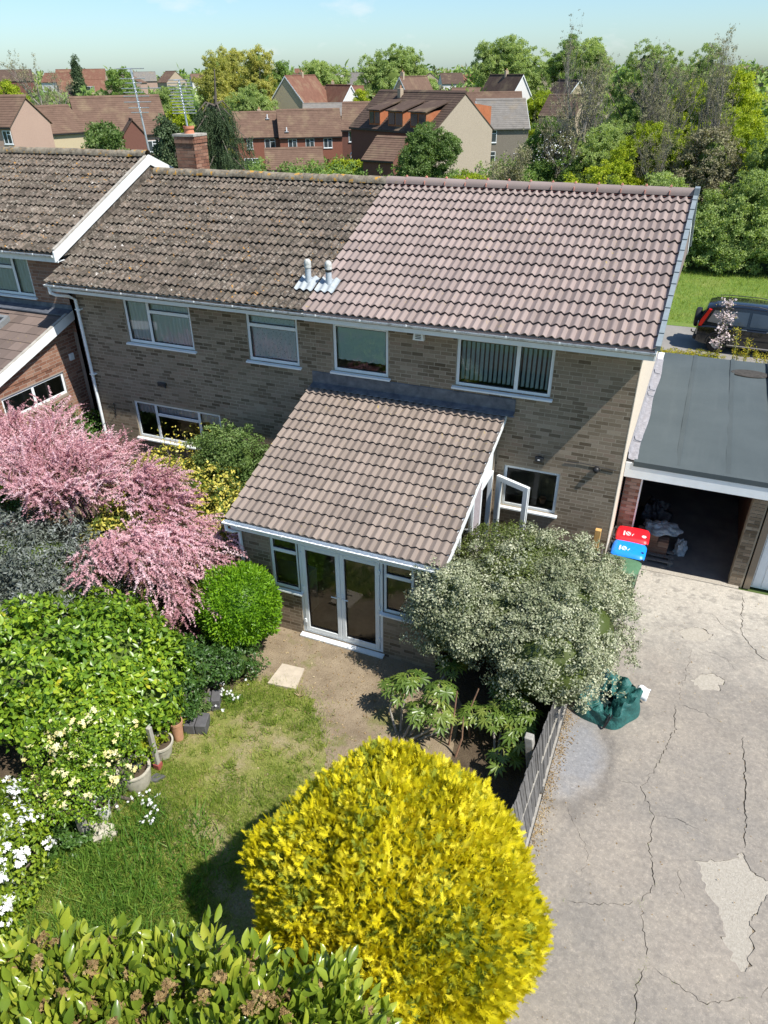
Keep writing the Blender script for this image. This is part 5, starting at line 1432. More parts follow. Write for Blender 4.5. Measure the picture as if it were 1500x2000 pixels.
# ================================================================== garage
GA_ = thing('garage', 'flat-roofed garage with grey felt roof and open dark doorway', 'garage', (1.4, 4.5, 0))
RX0, RX1, GY0, GY1, RZ_ = 0.02, 2.72, 1.15, 8.2, 2.53
def gzr(y): return RZ_ - 0.02*(y - GY0)/ (GY1 - GY0)
g = G(); nx, ny = 14, 24; vs, fs = [], []
for i in range(nx+1):
    for j in range(ny+1):
        x = RX0 + 0.16 + (RX1 - RX0 - 0.16)*i/nx; y = GY0 + (GY1 - GY0)*j/ny
        vs.append((x, y, gzr(y) + 0.006*math.sin(2.1*x + 0.9*y) + 0.004*math.sin(5*y)))
for i in range(nx):
    for j in range(ny): fs.append((i*(ny+1)+j, (i+1)*(ny+1)+j, (i+1)*(ny+1)+j+1, i*(ny+1)+j+1))
g.add(vs, fs); fe = g.build('felt_roof', FELT, GA_, smooth=True, fix=False)
g = G()
for x in (0.95, 1.85): g.prism([(x - .05, RZ_ - .004), (x + .04, RZ_ + .011), (x + .045, RZ_ - .004)], 'y', GY0 + .05, GY1)
g.build('felt_lap', FELT, fe)
G().lathe((2.25, 7.2, RZ_ - 0.006), [(0.42, 0.0), (0.40, 0.016), (0.0, 0.017)], 28, 1.05, 0.62).build('water_stain', STAIN, fe)
G().box(RX0, RX1, GY0 + 0.02, GY1, RZ_ - 0.16, RZ_ - 0.03).build('roof_deck', WHITE_BOARD, GA_)
g = G().prism([(GY0 - 0.05, RZ_ - 0.075), (GY0 - 0.05, RZ_ + 0.03), (GY0 + 0.05, RZ_ + 0.035), (GY0 + 0.05, RZ_ - 0.0), (GY0 - 0.03, RZ_ - 0.075)], 'x', RX0 + 0.14, RX1 + 0.02); g.build('felt_edge', FELT, GA_)
G().box(RX0, RX1 + 0.02, GY0 - 0.035, GY0 - 0.005, RZ_ - 0.33, RZ_ - 0.02).build('fascia', WHITE, GA_)
g = G(); g.prism([(GY0, RZ_ + 0.025), (GY1, RZ_ + 0.02), (GY1, RZ_ + 0.05), (GY0, RZ_ + 0.055)], 'x', RX1 - 0.06, RX1 + 0.03); g.build('felt_kerb', FELT, GA_)
G().box(RX1 + 0.031, RX1 + 0.06, GY0, GY1, RZ_ - 0.2, RZ_ + 0.04).build('side_trim', WHITE_BOARD, GA_)
# lead upstand along the house wall, lumpy
g = G(); vs, fs = [], []; ny = 60
prof = [(0.016, 0.20), (0.03, 0.17), (0.045, 0.06), (0.10, 0.035), (0.19, 0.03), (0.21, 0.012)]
for j in range(ny+1):
    y = GY0 + (6.35)*j/ny
    for k, (px, pz) in enumerate(prof):
        wv = 0.012*math.sin(7*y + k) + 0.012*random.uniform(-1, 1) if 0 < k < 5 else (0.02*math.sin(2.3*y) if k == 5 else 0)
        vs.append((px + abs(wv) if k < 2 else px + wv, y, gzr(y) + pz + (wv*0.6 if k in (2, 3, 4) else 0)))
for j in range(ny):
    for k in range(len(prof)-1): fs.append((j*6+k, j*6+k+1, (j+1)*6+k+1, (j+1)*6+k))
g.add(vs, fs).build('lead_upstand', OLD_LEAD, GA_, smooth=True, fix=False)
g = G()
for y in (2.0, 4.6, 5.0, 6.2): g.tube([(0.04, y, RZ_ + 0.16), (0.07, y + 0.02, RZ_ + 0.07), (0.19, y + 0.04, RZ_ + 0.045)], 0.012, 5)
g.build('flashing_tape', LEAD, GA_)
# walls and opening
OX0, OX1, OZ = 0.36, 2.42, 2.16
g = G().box(0.06, OX0, 1.42, 1.66, 0, RZ_ - 0.16); p1 = g.build('pier', MORTAR_RED, GA_)
o_ = ORG[p1.name]; bm_ = brick_mesh('brick', brickmat('pier_brick', [(0.0, (0.24, 0.14, 0.10)), (0.5, (0.36, 0.24, 0.18)), (1.0, (0.46, 0.34, 0.27))])); bh_ = brick_mesh('brick', BRICK_RED, L=0.10)
for r_ in range(31):
    for k, x in enumerate((0.065, 0.29) if r_ % 2 else (0.065,)):
        full = (r_ % 2 and k == 0) or (not r_ % 2 and k == 0)
        ob = bpy.data.objects.new('brick', bm_ if full else bh_); ob.location = (x + (0.0 if r_ % 2 else 0.11) - o_[0], 1.415 - o_[1] - random.uniform(0, 0.004), 0.01 + r_*0.075 - o_[2])
        if k == 1: ob.scale = (0.68, 1, 1)
        put(ob, p1)
        if not r_ % 2: 
            ob = bpy.data.objects.new('brick', bh_); ob.location = (0.068 - o_[0], 1.415 - o_[1], 0.01 + r_*0.075 - o_[2]); put(ob, p1)
G().box(OX0 + 0.001, OX0 + 0.03, 1.40, 1.68, 0, 2.2).build('door_post', WHITE_BOARD, GA_)
g = G().box(OX1, 2.68, 1.42, 1.68, 0, RZ_ - 0.16); p2 = g.build('pier', MORTAR, GA_)
o_ = ORG[p2.name]; bm_ = brick_mesh('brick', BRICK); bh_ = brick_mesh('brick', BRICK, L=0.10)
for r_ in range(31):
    for x, me in (((OX1 + 0.015, bm_),) if r_ % 2 else ((OX1 + 0.005, bh_), (OX1 + 0.125, bh_))):
        ob = bpy.data.objects.new('brick', me); ob.location = (x - o_[0], 1.414 - o_[1] - random.uniform(0, 0.004), 0.01 + r_*0.075 - o_[2]); put(ob, p2)
G().box(OX0, OX1, 1.42, 1.5, OZ, RZ_ - 0.16).build('lintel', WHITE_BOARD, GA_)
g = G(); g.box(0.03, 0.12, 1.7, 8.1, 0, RZ_ - 0.16); g.box(2.6, 2.7, 1.7, 8.1, 0, RZ_ - 0.16); g.box(0.03, 2.7, 8.0, 8.1, 0, RZ_ - 0.16); g.build('walls', BRICK_RED, GA_)
G().box(0.12, 2.6, 1.46, 8.0, -0.02, 0.02).build('floor', SLABFLOOR, GA_)
G().box(OX0 + 0.03, OX1, 1.5, 3.7, 2.18, 2.22).build('up_and_over_door', plain('door_grey', (0.3, 0.31, 0.32), 0.6), GA_)

# neighbour's garage at the right edge
NG = thing('garage', 'next garage with a closed white ribbed door at the right edge', 'garage', (3.9, 4.5, 0))
G().box(2.78, 5.6, 1.15, 8.2, 2.36, 2.52).build('roof', FELT, NG)
G().box(2.78, 5.6, 1.10, 1.13, 2.22, 2.50).build('fascia', WHITE, NG)
g = G(); g.box(2.71, 2.83, 1.42, 8.1, 0, 2.36); g.box(5.2, 5.6, 1.42, 8.1, 0, 2.36); g.build('walls', BRICK, NG)
nd = G().box(2.84, 5.2, 1.5, 1.53, 0.02, 2.22).build('door', WHITE, NG)
for i in range(14): G().bev(2.86 + i*0.167, 2.99 + i*0.167, 1.485, 1.502, 0.06, 2.18, 0.006).build('door_panel', WHITE, nd)

# ---- what lies inside the doorway
st = thing('brick_stack', 'stack of loose red bricks inside the garage doorway', 'bricks', (0.85, 2.3, 0.02))
bm_ = G().bev(0, 0.215, 0, 0.102, 0, 0.065, 0.004).mesh('brick', BRICK_RED)
for l in range(7):
    for a in range(3):
        for b_ in range(3):
            if l > 4 and a > 1: continue
            ob = bpy.data.objects.new('brick', bm_); ob.location = (-0.35 + a*0.222 + random.uniform(-.008, .008), -0.3 + b_*0.11 + random.uniform(-.008, .008), l*0.066); put(ob, st)
def crumple(label, name, cat, c, rx, ry, rz, mat, n=18, amp=0.3, seed=1):
    r = np.random.default_rng(seed); vs, fs = [], []
    ph = r.uniform(0, 6, 8)
    for i in range(n + 1):
        th = math.pi*0.5*i/n
        for j in range(2*n):
            a = math.pi*j/n
            k = 1 + amp*(0.5*math.sin(3*a + ph[0] + 4*th) + 0.35*math.sin(7*a + ph[1] - 5*th) + 0.3*math.sin(11*th + 4*a + ph[2])) * (0.3 + 0.7*math.sin(th))
            vs.append((c[0] + rx*k*math.sin(th)*math.cos(a), c[1] + ry*k*math.sin(th)*math.sin(a), c[2] + rz*max(0.0, math.cos(th))*k))
    for i in range(n):
        for j in range(2*n): fs.append((i*2*n+j, i*2*n+(j+1) % (2*n), (i+1)*2*n+(j+1) % (2*n), (i+1)*2*n+j))
    o = G().add(vs, fs).build(name, mat, smooth=55)
    return tag(o, label, cat)
crumple('crumpled grey plastic sheeting on top of the stacked bricks', 'plastic_sheet', 'sheet', (0.95, 2.32, 0.47), 0.36, 0.28, 0.16, TARP, seed=2)
crumple('black sack slumped behind the bricks inside the garage', 'black_sack', 'sack', (0.75, 3.0, 0.02), 0.42, 0.4, 0.75, BLACK_BAG, seed=4)
crumple('small clear grey bag on the garage floor beside the bricks', 'rubble_bag', 'bag', (1.42, 2.3, 0.02), 0.13, 0.2, 0.3, TARP, seed=6)
t = thing('pallet', 'wooden pallet frame lying on the garage floor by the bricks', 'pallet', (1.0, 1.85, 0.02))
for i in range(2): G().box(0.72 + i*0.5, 0.80 + i*0.5, 1.62, 2.1, 0.02, 0.09).build('bearer', WOOD_GREY, t)
for i in range(3): G().box(0.70, 1.32, 1.62 + i*0.2, 1.70 + i*0.2, 0.091, 0.11).build('plank', WOOD_GREY, t)

# ================================================================== fence along the drive
FE = thing('fence', 'leaning weathered grey board fence beside the driveway', 'fence', (-0.05, -3.3, 0))
bd = G().prism([(0.0, -0.008), (0.0, 0.008), (0.112, 0.004), (0.112, -0.004)], 'z', 0.0, 1.0).mesh('fence_board', WOOD_GREY)
bd.transform(Matrix.Rotation(R(90), 4, 'Z'))
def lean(y): return max(0.02, min(0.24, 0.02 + (-3.0 - y)*0.062))
y = -7.3; o_ = ORG[FE.name]
while y < -0.25:
    h = 0.90 + random.uniform(-.02, .02) if y < -3 else 1.15 + random.uniform(-.02, .02)
    ob = bpy.data.objects.new('fence_board', bd)
    L_ = lean(y)
    ob.location = (-0.012 - o_[0] + random.uniform(-.006, .006), y - o_[1], 0.17 - o_[2]); ob.scale = (1, 1, h); ob.rotation_euler = (0, -math.asin(L_), random.uniform(-.03, .03)); put(ob, FE)
    y += 0.088
for (ya, yb) in ((-7.3, -5.3), (-5.15, -3.2), (-3.1, -0.2)):
    g = G(); n = 8
    for zz in (0.42, 0.85):
        g.tube([(-0.035 - lean(ya + (yb-ya)*i/n)*zz*1.0, ya + (yb-ya)*i/n, zz) for i in range(n+1)], 0.026, 5)
    g.build('arris_rail', WOOD_GREY, FE)
    g = G()
    g.tube([(0.02 - lean(ya + (yb-ya)*i/n)*0.62, ya + (yb-ya)*i/n, 0.62) for i in range(n+1)], 0.017, 4); g.build('front_rail', WOOD_POST, FE)
    G().box(-0.02, 0.02, ya, yb, 0.0, 0.165).build('gravel_board', CONC_POST, FE)
for y, lab in ((-5.22, None), (-3.15, None), (-0.3, None)):
    L_ = lean(y); g = G().bev(-0.16, -0.04, y - 0.06, y + 0.06, 0, 1.18, 0.012)
    g.v = [(a - L_*c, b, c) for a, b, c in g.v]; g.build('concrete_post', CONC_POST, FE)
t = G().bev(-0.24, -0.13, -0.16, -0.06, 0, 1.62, 0.006).build('gate_post', WOOD_ORANGE); tag(t, 'orange-brown timber post against the brick wall beside the fence', 'post')

# ================================================================== wheelie bins
def wheelie(label, x, y, lidmat, body, printed, group='wheelie bins by the garage', rz=0.0, lid_open=0.0):
    t = thing('wheelie_bin', label, 'bin', (0, 0, 0), group)
    g = G()
    def ring(w, d, z, ox=0.0): return [(-d/2+ox, -w/2, z), (d/2+ox, -w/2, z), (d/2+ox, w/2, z), (-d/2+ox, w/2, z)]
    rs = [ring(0.40, 0.46, 0.04, 0.02), ring(0.42, 0.48, 0.10, 0.02), ring(0.49, 0.58, 0.88), ring(0.52, 0.62, 0.90), ring(0.52, 0.62, 0.97)]
    for r_ in rs: g.v += r_
    for i in range(4):
        for k in range(4): g.f.append((i*4+k, i*4+(k+1) % 4, (i+1)*4+(k+1) % 4, (i+1)*4+k)); g.m.append(0)
    g.f.append((3, 2, 1, 0)); g.m.append(0); g.f.append((16, 17, 18, 19)); g.m.append(0)
    b = g.build('body', body, t)
    for s in (-1, 1):
        w = G().tube([(-0.20, s*0.25, 0.10), (-0.20, s*0.20, 0.10)], 0.10, 16); w.build('wheel', RUBBER, t, smooth=40)
    G().tube([(-0.33, -0.2, 0.93), (-0.37, -0.2, 0.96), (-0.37, 0.2, 0.96), (-0.33, 0.2, 0.93)], 0.016, 8).build('handle', body, t)
    # lid: shallow dome with rounded rim
    l = G(); vs, fs = [], []; nx, ny = 14, 12
    for i in range(nx+1):
        for j in range(ny+1):
            u, v = i/nx*2-1, j/ny*2-1
            e = max(abs(u)**5, abs(v)**5)
            cx = u*0.325*(1 - 0.05*abs(v)**6); cyy = v*0.272*(1 - 0.05*abs(u)**6 - (0.06 if u > 0.5 else 0)*(u - 0.5))
            z = 0.985 + 0.05*(1 - e) + 0.012*math.cos(u*1.5) - 0.03*(e > 0.9)
            if abs(v) < 0.75 and -0.7 < u < 0.75: z -= 0.008
            vs.append((cx + 0.005, cyy, z))
    for i in range(nx):
        for j in range(ny): fs.append((i*(ny+1)+j, (i+1)*(ny+1)+j, (i+1)*(ny+1)+j+1, i*(ny+1)+j+1))
    l.add(vs, fs)
    lid = l.build('lid', lidmat, t, smooth=50)
    for s in (-1, 1): G().tube([(-0.345, s*0.16 - 0.04, 0.985), (-0.345, s*0.16 + 0.04, 0.985)], 0.022, 8).build('hinge', body, t)
    if printed:
        p = G()
        def dash(x0, x1, y0, y1): p.box(x0, x1, y0, y1, 1.034, 1.0445)
        dash(-0.175, -0.15, -0.16, 0.0)
        for i in range(5):
            for j in range(5):
                if (i*7 + j*3) % 4: dash(-0.13 + i*0.02, -0.117 + i*0.02, -0.15 + j*0.03, -0.128 + j*0.03)
        dash(-0.01, 0.002, -0.14, -0.09); dash(0.012, 0.02, -0.10, -0.05)
        p.build('lid_print', PRINT, lid)
        if printed == 2:
            G().lathe((0.22, -0.09, 1.0305), [(0.0, 0.011), (0.045, 0.011), (0.045, 0.0)], 7).build('lid_emblem', PRINT, lid)
        G().box(0.24, 0.29, 0.05 - 0.16, 0.10 - 0.16, 1.018, 1.024).build('lid_slot', BLACK, lid)
    t.location = (x, y, 0.016); t.rotation_euler = (0, 0, rz)
    return t
wheelie('wheelie bin with a bright red lid and white print', 0.42, 0.98, PAINT_RED, BIN_GREY, 2, rz=R(1))
wheelie('wheelie bin with a bright blue lid and white print', 0.41, 0.40, PAINT_BLUE, BIN_GREY, 1, rz=R(-1))
wheelie('dull green wheelie bin half hidden by the grey-green bush', 0.36, -0.20, BIN_GREEN, BIN_GREEN, 0, rz=R(-7))

# ---- green garden-waste bag on the drive
t = thing('garden_waste_bag', 'collapsed dark green woven garden waste bag on the drive', 'bag', (0.62, -3.1, 0.016))
def bagshape(n=56, rings=15):
    vs, fs = [], []
    for i in range(rings):
        k = i/(rings-1)
        for j in range(n):
            a = 2*math.pi*j/n
            rad = (1 + 0.05*math.sin(5*a + 1)) * (1.0 - 0.16*k)
            slump = 0.36 + 0.13*math.sin(a + 0.9) + 0.06*math.sin(3*a + 2)
            if k < 0.62: q = k/0.62; rr = rad*(1 + 0.06*math.sin(9*a + 6*q)*q); z = slump*q
            else: q = (k - 0.62)/0.38; rr = rad*(1 - 0.70*q)*(1 + 0.07*math.sin(6*a + 3) + .05*math.sin(11*a)); z = slump*(1 - 0.5*q) + 0.05*math.sin(7*a + 5*q) + .03*math.sin(15*a - 8*q)
            z += 0.03*math.sin(13*a + 9*k)*k
            vs.append((0.62 + 0.50*rr*math.cos(a)*(1 + 0.1*math.sin(2*a)), -3.06 + 0.46*rr*math.sin(a), max(0.018, 0.018 + z)))
    for i in range(rings-1):
        for j in range(n): fs.append((i*n+j, i*n+(j+1) % n, (i+1)*n+(j+1) % n, (i+1)*n+j))
    return vs, fs
vs, fs = bagshape(); G().add(vs, fs).build('bag_body', BAG, t, smooth=60)
G().lathe((0.62, -3.03, 0.03), [(0.42, 0.0), (0.40, 0.06), (0.25, 0.1), (0.0, 0.11)], 24).build('bag_inside', BAG_DARK, t, smooth=True)
g = G().tube([(0.74, -3.45, 0.28), (0.70, -3.53, 0.18), (0.66, -3.56, 0.06)], 0.012, 6); g.tube([(0.70, -3.44, 0.28), (0.67, -3.54, 0.16), (0.64, -3.57, 0.05)], 0.012, 6); g.build('bag_strap', BLACK, t)
g = G(); vs = []; fs = []
for i in range(7):
    for j in range(5): vs.append((1.02 + 0.20*j/4 + 0.05*i/6, -2.72 + 0.24*i/6, 0.10 + 0.16*math.sin(i*0.5) + 0.03*math.sin(j*1.4)))
for i in range(6):
    for j in range(4): fs.append((i*5+j, i*5+j+1, (i+1)*5+j+1, (i+1)*5+j))
p = G().add(vs, fs).build('paper_sheet', plain('white_card', (0.8, 0.8, 0.79), 0.7), smooth=True)
p.modifiers.new('solid', 'SOLIDIFY').thickness = 0.004
tag(p, 'curled white sheet sticking up behind the green bag', 'sheet')

# ================================================================== things in the garden
o = G(); c0 = [onz(*q)[:2] for q in ((523, 1338), (552, 1300), (595, 1310), (578, 1350))]
o.prism([tuple(q) for q in c0], 'z', 0.01, 0.055); o = o.build('paving_slab', PAVING); tag(o, 'single pale square paving slab lying loose on the soil', 'slab')
def planter_blocks(label, x, y, rz, rows, z0=0.008):
    t = thing('block_pile', label, 'blocks', (0, 0, 0), 'dark grey blocks by the flower bed')
    for (ox, oy, oz, w, d, h) in rows: G().bev(ox, ox+w, oy, oy+d, oz, oz+h, 0.012).build('block', GREYBLOCK, t)
    t.location = (x, y, z0); t.rotation_euler = (0, 0, rz)
planter_blocks('dark grey blocks stacked two high below the round shrub', -5.48, -5.55, R(28), [(-.16, -.13, 0, .15, .26, .12), (.0, -.13, 0, .15, .26, .12), (-.15, -.12, .121, .15, .26, .12), (.01, -.12, .121, .15, .26, .12)])
planter_blocks('pair of dark grey blocks lying beside the terracotta pot', -5.42, -6.05, R(20), [(-.19, -.14, 0, .18, .3, .2), (.0, -.14, 0, .18, .3, .2)])
def pot(label, x, y, r, h, mat, prof=None, fillr=0.8, group='garden pots', name='plant_pot', fill=None, tilt=0):
    t = thing(name, label, 'pot', (x, y, 0.008), group)
    pr = prof or [(0.72, 0), (0.86, 0.5), (0.96, 0.86), (1.06, 0.87), (1.06, 1.0), (0.93, 1.0), (0.88, 0.6), (0.0, 0.6)]
    G().lathe((x, y, 0.008), [(a*r, b_*h) for a, b_ in pr], 24).build('pot', mat, t, smooth=40)
    G().lathe((x, y, 0.008 + h*0.78), [(r*0.9, 0), (r*0.5, 0.015), (0, 0.02)], 18).build('compost', fill or BED, t)
    return t
t_pot = pot('tall terracotta chimney-shaped pot beside the grey blocks', -5.58, -6.35, 0.11, 0.40, TERRACOTTA)
pot('round stone pot of bare compost behind the wooden post', -5.62, -6.72, 0.20, 0.30, STONE)
pot('wide pale stone pot below the yellow roses', -5.62, -7.32, 0.23, 0.36, STONE, [(0.8, 0), (0.98, 0.5), (1.0, 0.9), (1.08, 0.92), (1.08, 1.0), (0.9, 1.0), (0.86, 0.5), (0, 0.5)])
pot('small white stone pot at the foot of the rose', -5.66, -7.98, 0.11, 0.34, plain('white_stone', (0.58, 0.56, 0.52), 0.9, var=0.2))
G().bev(-5.70, -5.56, -7.30, -7.10, 0.30, 0.36, 0.01).build('pot_stone', GREYBLOCK)
tag(bpy.data.objects['pot_stone'], 'grey stone lying in the wide pale pot', 'stone')
crumple('black plastic sack with white print beside the wooden post', 'compost_sack', 'sack', (-5.86, -6.98, 0.0), 0.28, 0.22, 0.26, BLACK_BAG, seed=9)
t = thing('wooden_post', 'grey weathered wooden post at the lawn edge', 'post', (-5.51, -6.96, 0))
G().bev(-5.545, -5.475, -6.995, -6.925, 0.12, 0.9, 0.006).build('post', WOOD_POST, t); G().box(-5.56, -5.46, -7.01, -6.91, 0.0, 0.118).build('post_shoe', plain('red_shoe', (0.28, 0.07, 0.06), 0.7), t)
t = G().bev(-5.70, -5.60, -8.42, -8.32, 0, 0.62, 0.006).build('rose_post', WOOD_POST); tag(t, 'wooden post among the pale yellow roses', 'post')
o = G().prism([(-5.52, -7.28), (-5.36, -7.2), (-5.30, -7.06), (-5.46, -7.08)], 'z', 0.01, 0.05).build('edging_stone', GREYBLOCK); tag(o, 'flat grey stone in the grass by the wooden post', 'stone')
o = crumple('grey stones piled at the foot of the rose post', 'stone_pile', 'stones', (-5.55, -8.2, 0.0), 0.22, 0.16, 0.14, STONE, seed=12)
# stump of dry stalks near the slab
g = G()
for i in range(14):
    a = random.uniform(0, 6.28); g.tube([(-4.22, -4.78, 0), (-4.22 + 0.09*math.cos(a), -4.78 + 0.09*math.sin(a), random.uniform(0.06, 0.14))], [0.012, 0.003], 4)
o = g.build('dry_stump', L_STRAW); tag(o, 'small dry brown plant stump below the paving slab', 'stump')
# orange hose reel top by the wall
g = G(); n = 18
g.tube([(-0.95 + 0.11*math.cos(2*math.pi*i/n), -0.62 + 0.04*math.sin(2*math.pi*i/n), 0.95 + 0.11*math.sin(2*math.pi*i/n)) for i in range(n+1)], 0.03, 8)
t = thing('hose_reel', 'orange and grey hose reel behind the grey-green bush', 'hose reel', (-0.95, -0.6, 0)); 
g.build('hose', ORANGE, t, smooth=True); G().lathe((-0.95, -0.62, 0.0), [(0.05, 0), (0.05, 0.82), (0.1, 0.86), (0.1, 0.95), (0, 1.0)], 12).build('reel_body', plain('reel_grey', (0.4, 0.47, 0.5), 0.5), t, smooth=40)
# ================================================================== plants in the garden
def ell(*a): return a
# golden conifer dome
t = thing('golden_conifer', 'large rounded golden yellow conifer in the foreground', 'conifer', (-1.35, -7.95, 0))
E0 = [(-1.10, -8.26, 1.32, 1.49, 1.53, 1.57)]
def bumpy(d, seed, amp=0.05, f=5):
    r = np.random.default_rng(seed); K = r.normal(size=(7, 3))*f; ph = r.uniform(0, 6, 7)
    return 1 + amp * np.sin(d @ K.T + ph).sum(1) / 2.6
d = dirs(40000, -0.75); k = bumpy(d, 5, 0.06, 7)
P = np.array(E0[0][:3]) + d*np.array(E0[0][3:])*(k*rng.uniform(0.90, 1.02, len(d)))[:, None]
pk = P[:, 2] > 0.02
P, d = P[pk], d[pk]
up = unit(d + np.array([0, 0, 0.75]))
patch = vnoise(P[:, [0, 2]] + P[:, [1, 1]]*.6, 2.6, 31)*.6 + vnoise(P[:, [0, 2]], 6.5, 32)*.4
left_green = np.clip((-1.6 - P[:, 0])*.35, 0, .25)  # share of green sprays grows towards the left side
gk = rng.random(len(P)) < np.clip((patch + left_green - .60)*2.6, 0.02, .6)
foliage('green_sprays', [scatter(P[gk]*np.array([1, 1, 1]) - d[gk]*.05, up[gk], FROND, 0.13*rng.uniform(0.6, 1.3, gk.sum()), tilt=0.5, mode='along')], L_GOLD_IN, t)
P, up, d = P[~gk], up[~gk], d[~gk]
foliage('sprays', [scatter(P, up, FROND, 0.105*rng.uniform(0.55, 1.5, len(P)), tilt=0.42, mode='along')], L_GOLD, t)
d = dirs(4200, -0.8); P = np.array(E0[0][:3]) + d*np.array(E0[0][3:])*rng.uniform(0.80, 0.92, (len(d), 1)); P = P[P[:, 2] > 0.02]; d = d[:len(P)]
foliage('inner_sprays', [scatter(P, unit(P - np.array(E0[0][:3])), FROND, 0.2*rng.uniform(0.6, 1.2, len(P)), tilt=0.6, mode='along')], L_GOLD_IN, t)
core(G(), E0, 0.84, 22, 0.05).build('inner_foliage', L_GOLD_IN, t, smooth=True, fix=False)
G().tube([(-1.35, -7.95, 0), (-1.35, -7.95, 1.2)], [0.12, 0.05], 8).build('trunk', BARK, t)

# grey-green evergreen by the fence
OE = [(-1.25, -2.75, 1.25, 1.45, 1.3, 1.05), (-0.25, -2.9, 1.25, 1.0, 1.15, 1.0), (-0.9, -1.7, 1.25, 1.3, 0.9, 0.95), (-0.35, -3.85, 1.25, 0.8, 0.6, 0.8), (-1.9, -3.3, 1.3, 0.8, 0.8, 0.8), (-2.0, -3.35, 1.75, 0.65, 0.6, 0.75), (0.15, -1.35, 1.0, 0.5, 0.75, 0.62)]
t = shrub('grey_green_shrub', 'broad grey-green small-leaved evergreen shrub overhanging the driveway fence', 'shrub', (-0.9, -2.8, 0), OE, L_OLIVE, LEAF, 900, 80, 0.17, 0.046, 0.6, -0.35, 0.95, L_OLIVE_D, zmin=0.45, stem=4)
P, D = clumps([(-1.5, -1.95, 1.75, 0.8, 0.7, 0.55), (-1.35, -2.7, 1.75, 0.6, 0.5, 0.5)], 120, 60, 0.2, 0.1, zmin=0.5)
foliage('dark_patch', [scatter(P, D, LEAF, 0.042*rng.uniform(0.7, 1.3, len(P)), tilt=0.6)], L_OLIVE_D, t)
g = G(); Q = []
for i in range(26):
    a = np.array([0.3, -2.6, 1.45]) + rng.normal(size=3)*np.array([0.2, 0.8, 0.3]); b_ = a + np.array([random.uniform(.22, .42), random.uniform(-.2, .2), random.uniform(-.05, .3)])
    g.tube([a, (a+b_)/2, b_], [0.006, 0.004, 0.002], 4, False); Q += [a + (b_ - a)*q + rng.normal(size=3)*.03 for q in np.linspace(.2, 1.05, 44)]
g.build('outer_twigs', BARK, t, fix=False)['kind'] = 'stuff'
Q = np.array(Q); foliage('shoot_leaves', [scatter(Q, np.tile([.4, 0, 1.0], (len(Q), 1)), LEAF, 0.042*rng.uniform(.7, 1.2, len(Q)), tilt=.8)], L_OLIVE, t)

# clipped round shrub
BE = [(-5.76, -4.1, 1.02, 0.74, 0.74, 0.72)]
t = thing('round_shrub', 'clipped bright green ball-shaped shrub beside the garden room', 'shrub', (-5.76, -4.1, 0))
d = dirs(13000, -0.8); k = bumpy(d, 8, 0.055, 6)
P = np.array(BE[0][:3]) + d*np.array(BE[0][3:])*(k*rng.uniform(0.90, 1.03, len(d)))[:, None]
foliage('foliage', [scatter(P, unit(d + np.array([0, 0, .5])), NARROW, 0.075*rng.uniform(0.6, 1.4, len(P)), tilt=0.75, mode='along')], L_BALL, t)
core(G(), BE, 0.88, 16, 0.03).build('inner_foliage', L_BALL, t, smooth=True, fix=False)
g = G()
for i in range(5): g.tube([(-5.76 + random.uniform(-.08, .08), -4.1 + random.uniform(-.08, .08), 0), (-5.76 + random.uniform(-.25, .25), -4.1 + random.uniform(-.25, .25), 0.8)], [0.03, 0.018], 6, False)
g.build('stems', BARK, t)

shrub('low_shrub', 'low glossy dark green shrub under the round clipped shrub', 'shrub', (-5.75, -5.0, 0), [(-5.78, -4.85, 0.35, 0.52, 0.5, 0.42), (-5.9, -5.45, 0.55, 0.6, 0.5, 0.6), (-5.5, -4.7, 0.25, 0.4, 0.35, 0.32), (-5.85, -6.0, 0.5, 0.42, 0.4, 0.5)], L_DARKG, LEAF4, 150, 40, 0.12, 0.06)
shrub('glossy_shrub', 'large glossy bright green leafy shrub filling the left border', 'shrub', (-6.9, -6.6, 0),
      [(-6.75, -6.3, 1.0, 0.95, 1.1, 0.95), (-7.6, -6.9, 1.15, 1.2, 1.2, 0.95), (-6.6, -7.1, 0.95, 0.8, 0.7, 0.85), (-8.6, -7.6, 1.1, 1.2, 1.1, 0.9), (-7.3, -5.6, 0.9, 0.9, 0.7, 0.8), (-6.15, -5.9, 0.75, 0.45, 0.55, 0.65), (-6.0, -6.5, 0.8, 0.45, 0.5, 0.55), (-6.2, -7.1, 0.95, 0.5, 0.5, 0.5)],
      L_LAUREL, LEAF4, 620, 30, 0.20, 0.105, 0.6, -0.5)
# variegated shrub
t = shrub('variegated_shrub', 'yellow variegated evergreen shrub behind the pink tamarisk', 'shrub', (-8.1, -1.9, 0),
      [(-7.7, -1.6, 1.1, 1.05, 0.9, 1.0), (-8.7, -2.1, 1.15, 1.0, 1.0, 1.0), (-7.2, -2.5, 0.9, 0.8, 0.8, 0.8), (-9.4, -1.3, 1.2, 0.9, 0.7, 0.9), (-8.2, -2.9, 1.0, 1.0, 0.8, 0.9), (*onz(240, 1000, 1.8)[:2], 1.35, .8, .7, .6), (*onz(320, 1030, 1.7)[:2], 1.3, .7, .6, .55), (*onz(410, 970, 1.7)[:2], 1.3, .75, .7, .6), (*onz(400, 900, 1.9)[:2], 1.4, .7, .5, .6)],
      L_ELAE, LEAF4, 560, 34, 0.2, 0.085, 0.65)
shrub('wall_shrub', 'mid-green bushy shrub against the brick wall beside the garden room', 'shrub', (-7.9, -0.75, 0),
      [(-7.75, -0.85, 2.0, 0.75, 0.55, 0.75), (-8.35, -0.65, 1.75, 0.65, 0.45, 0.7), (-7.4, -0.8, 1.4, 0.55, 0.5, 0.7), (-7.9, -0.7, 0.8, 0.8, 0.5, 0.8)], L_LIGHT, LEAF, 300, 45, 0.16, 0.055, 0.7)
g = G(); tips = []
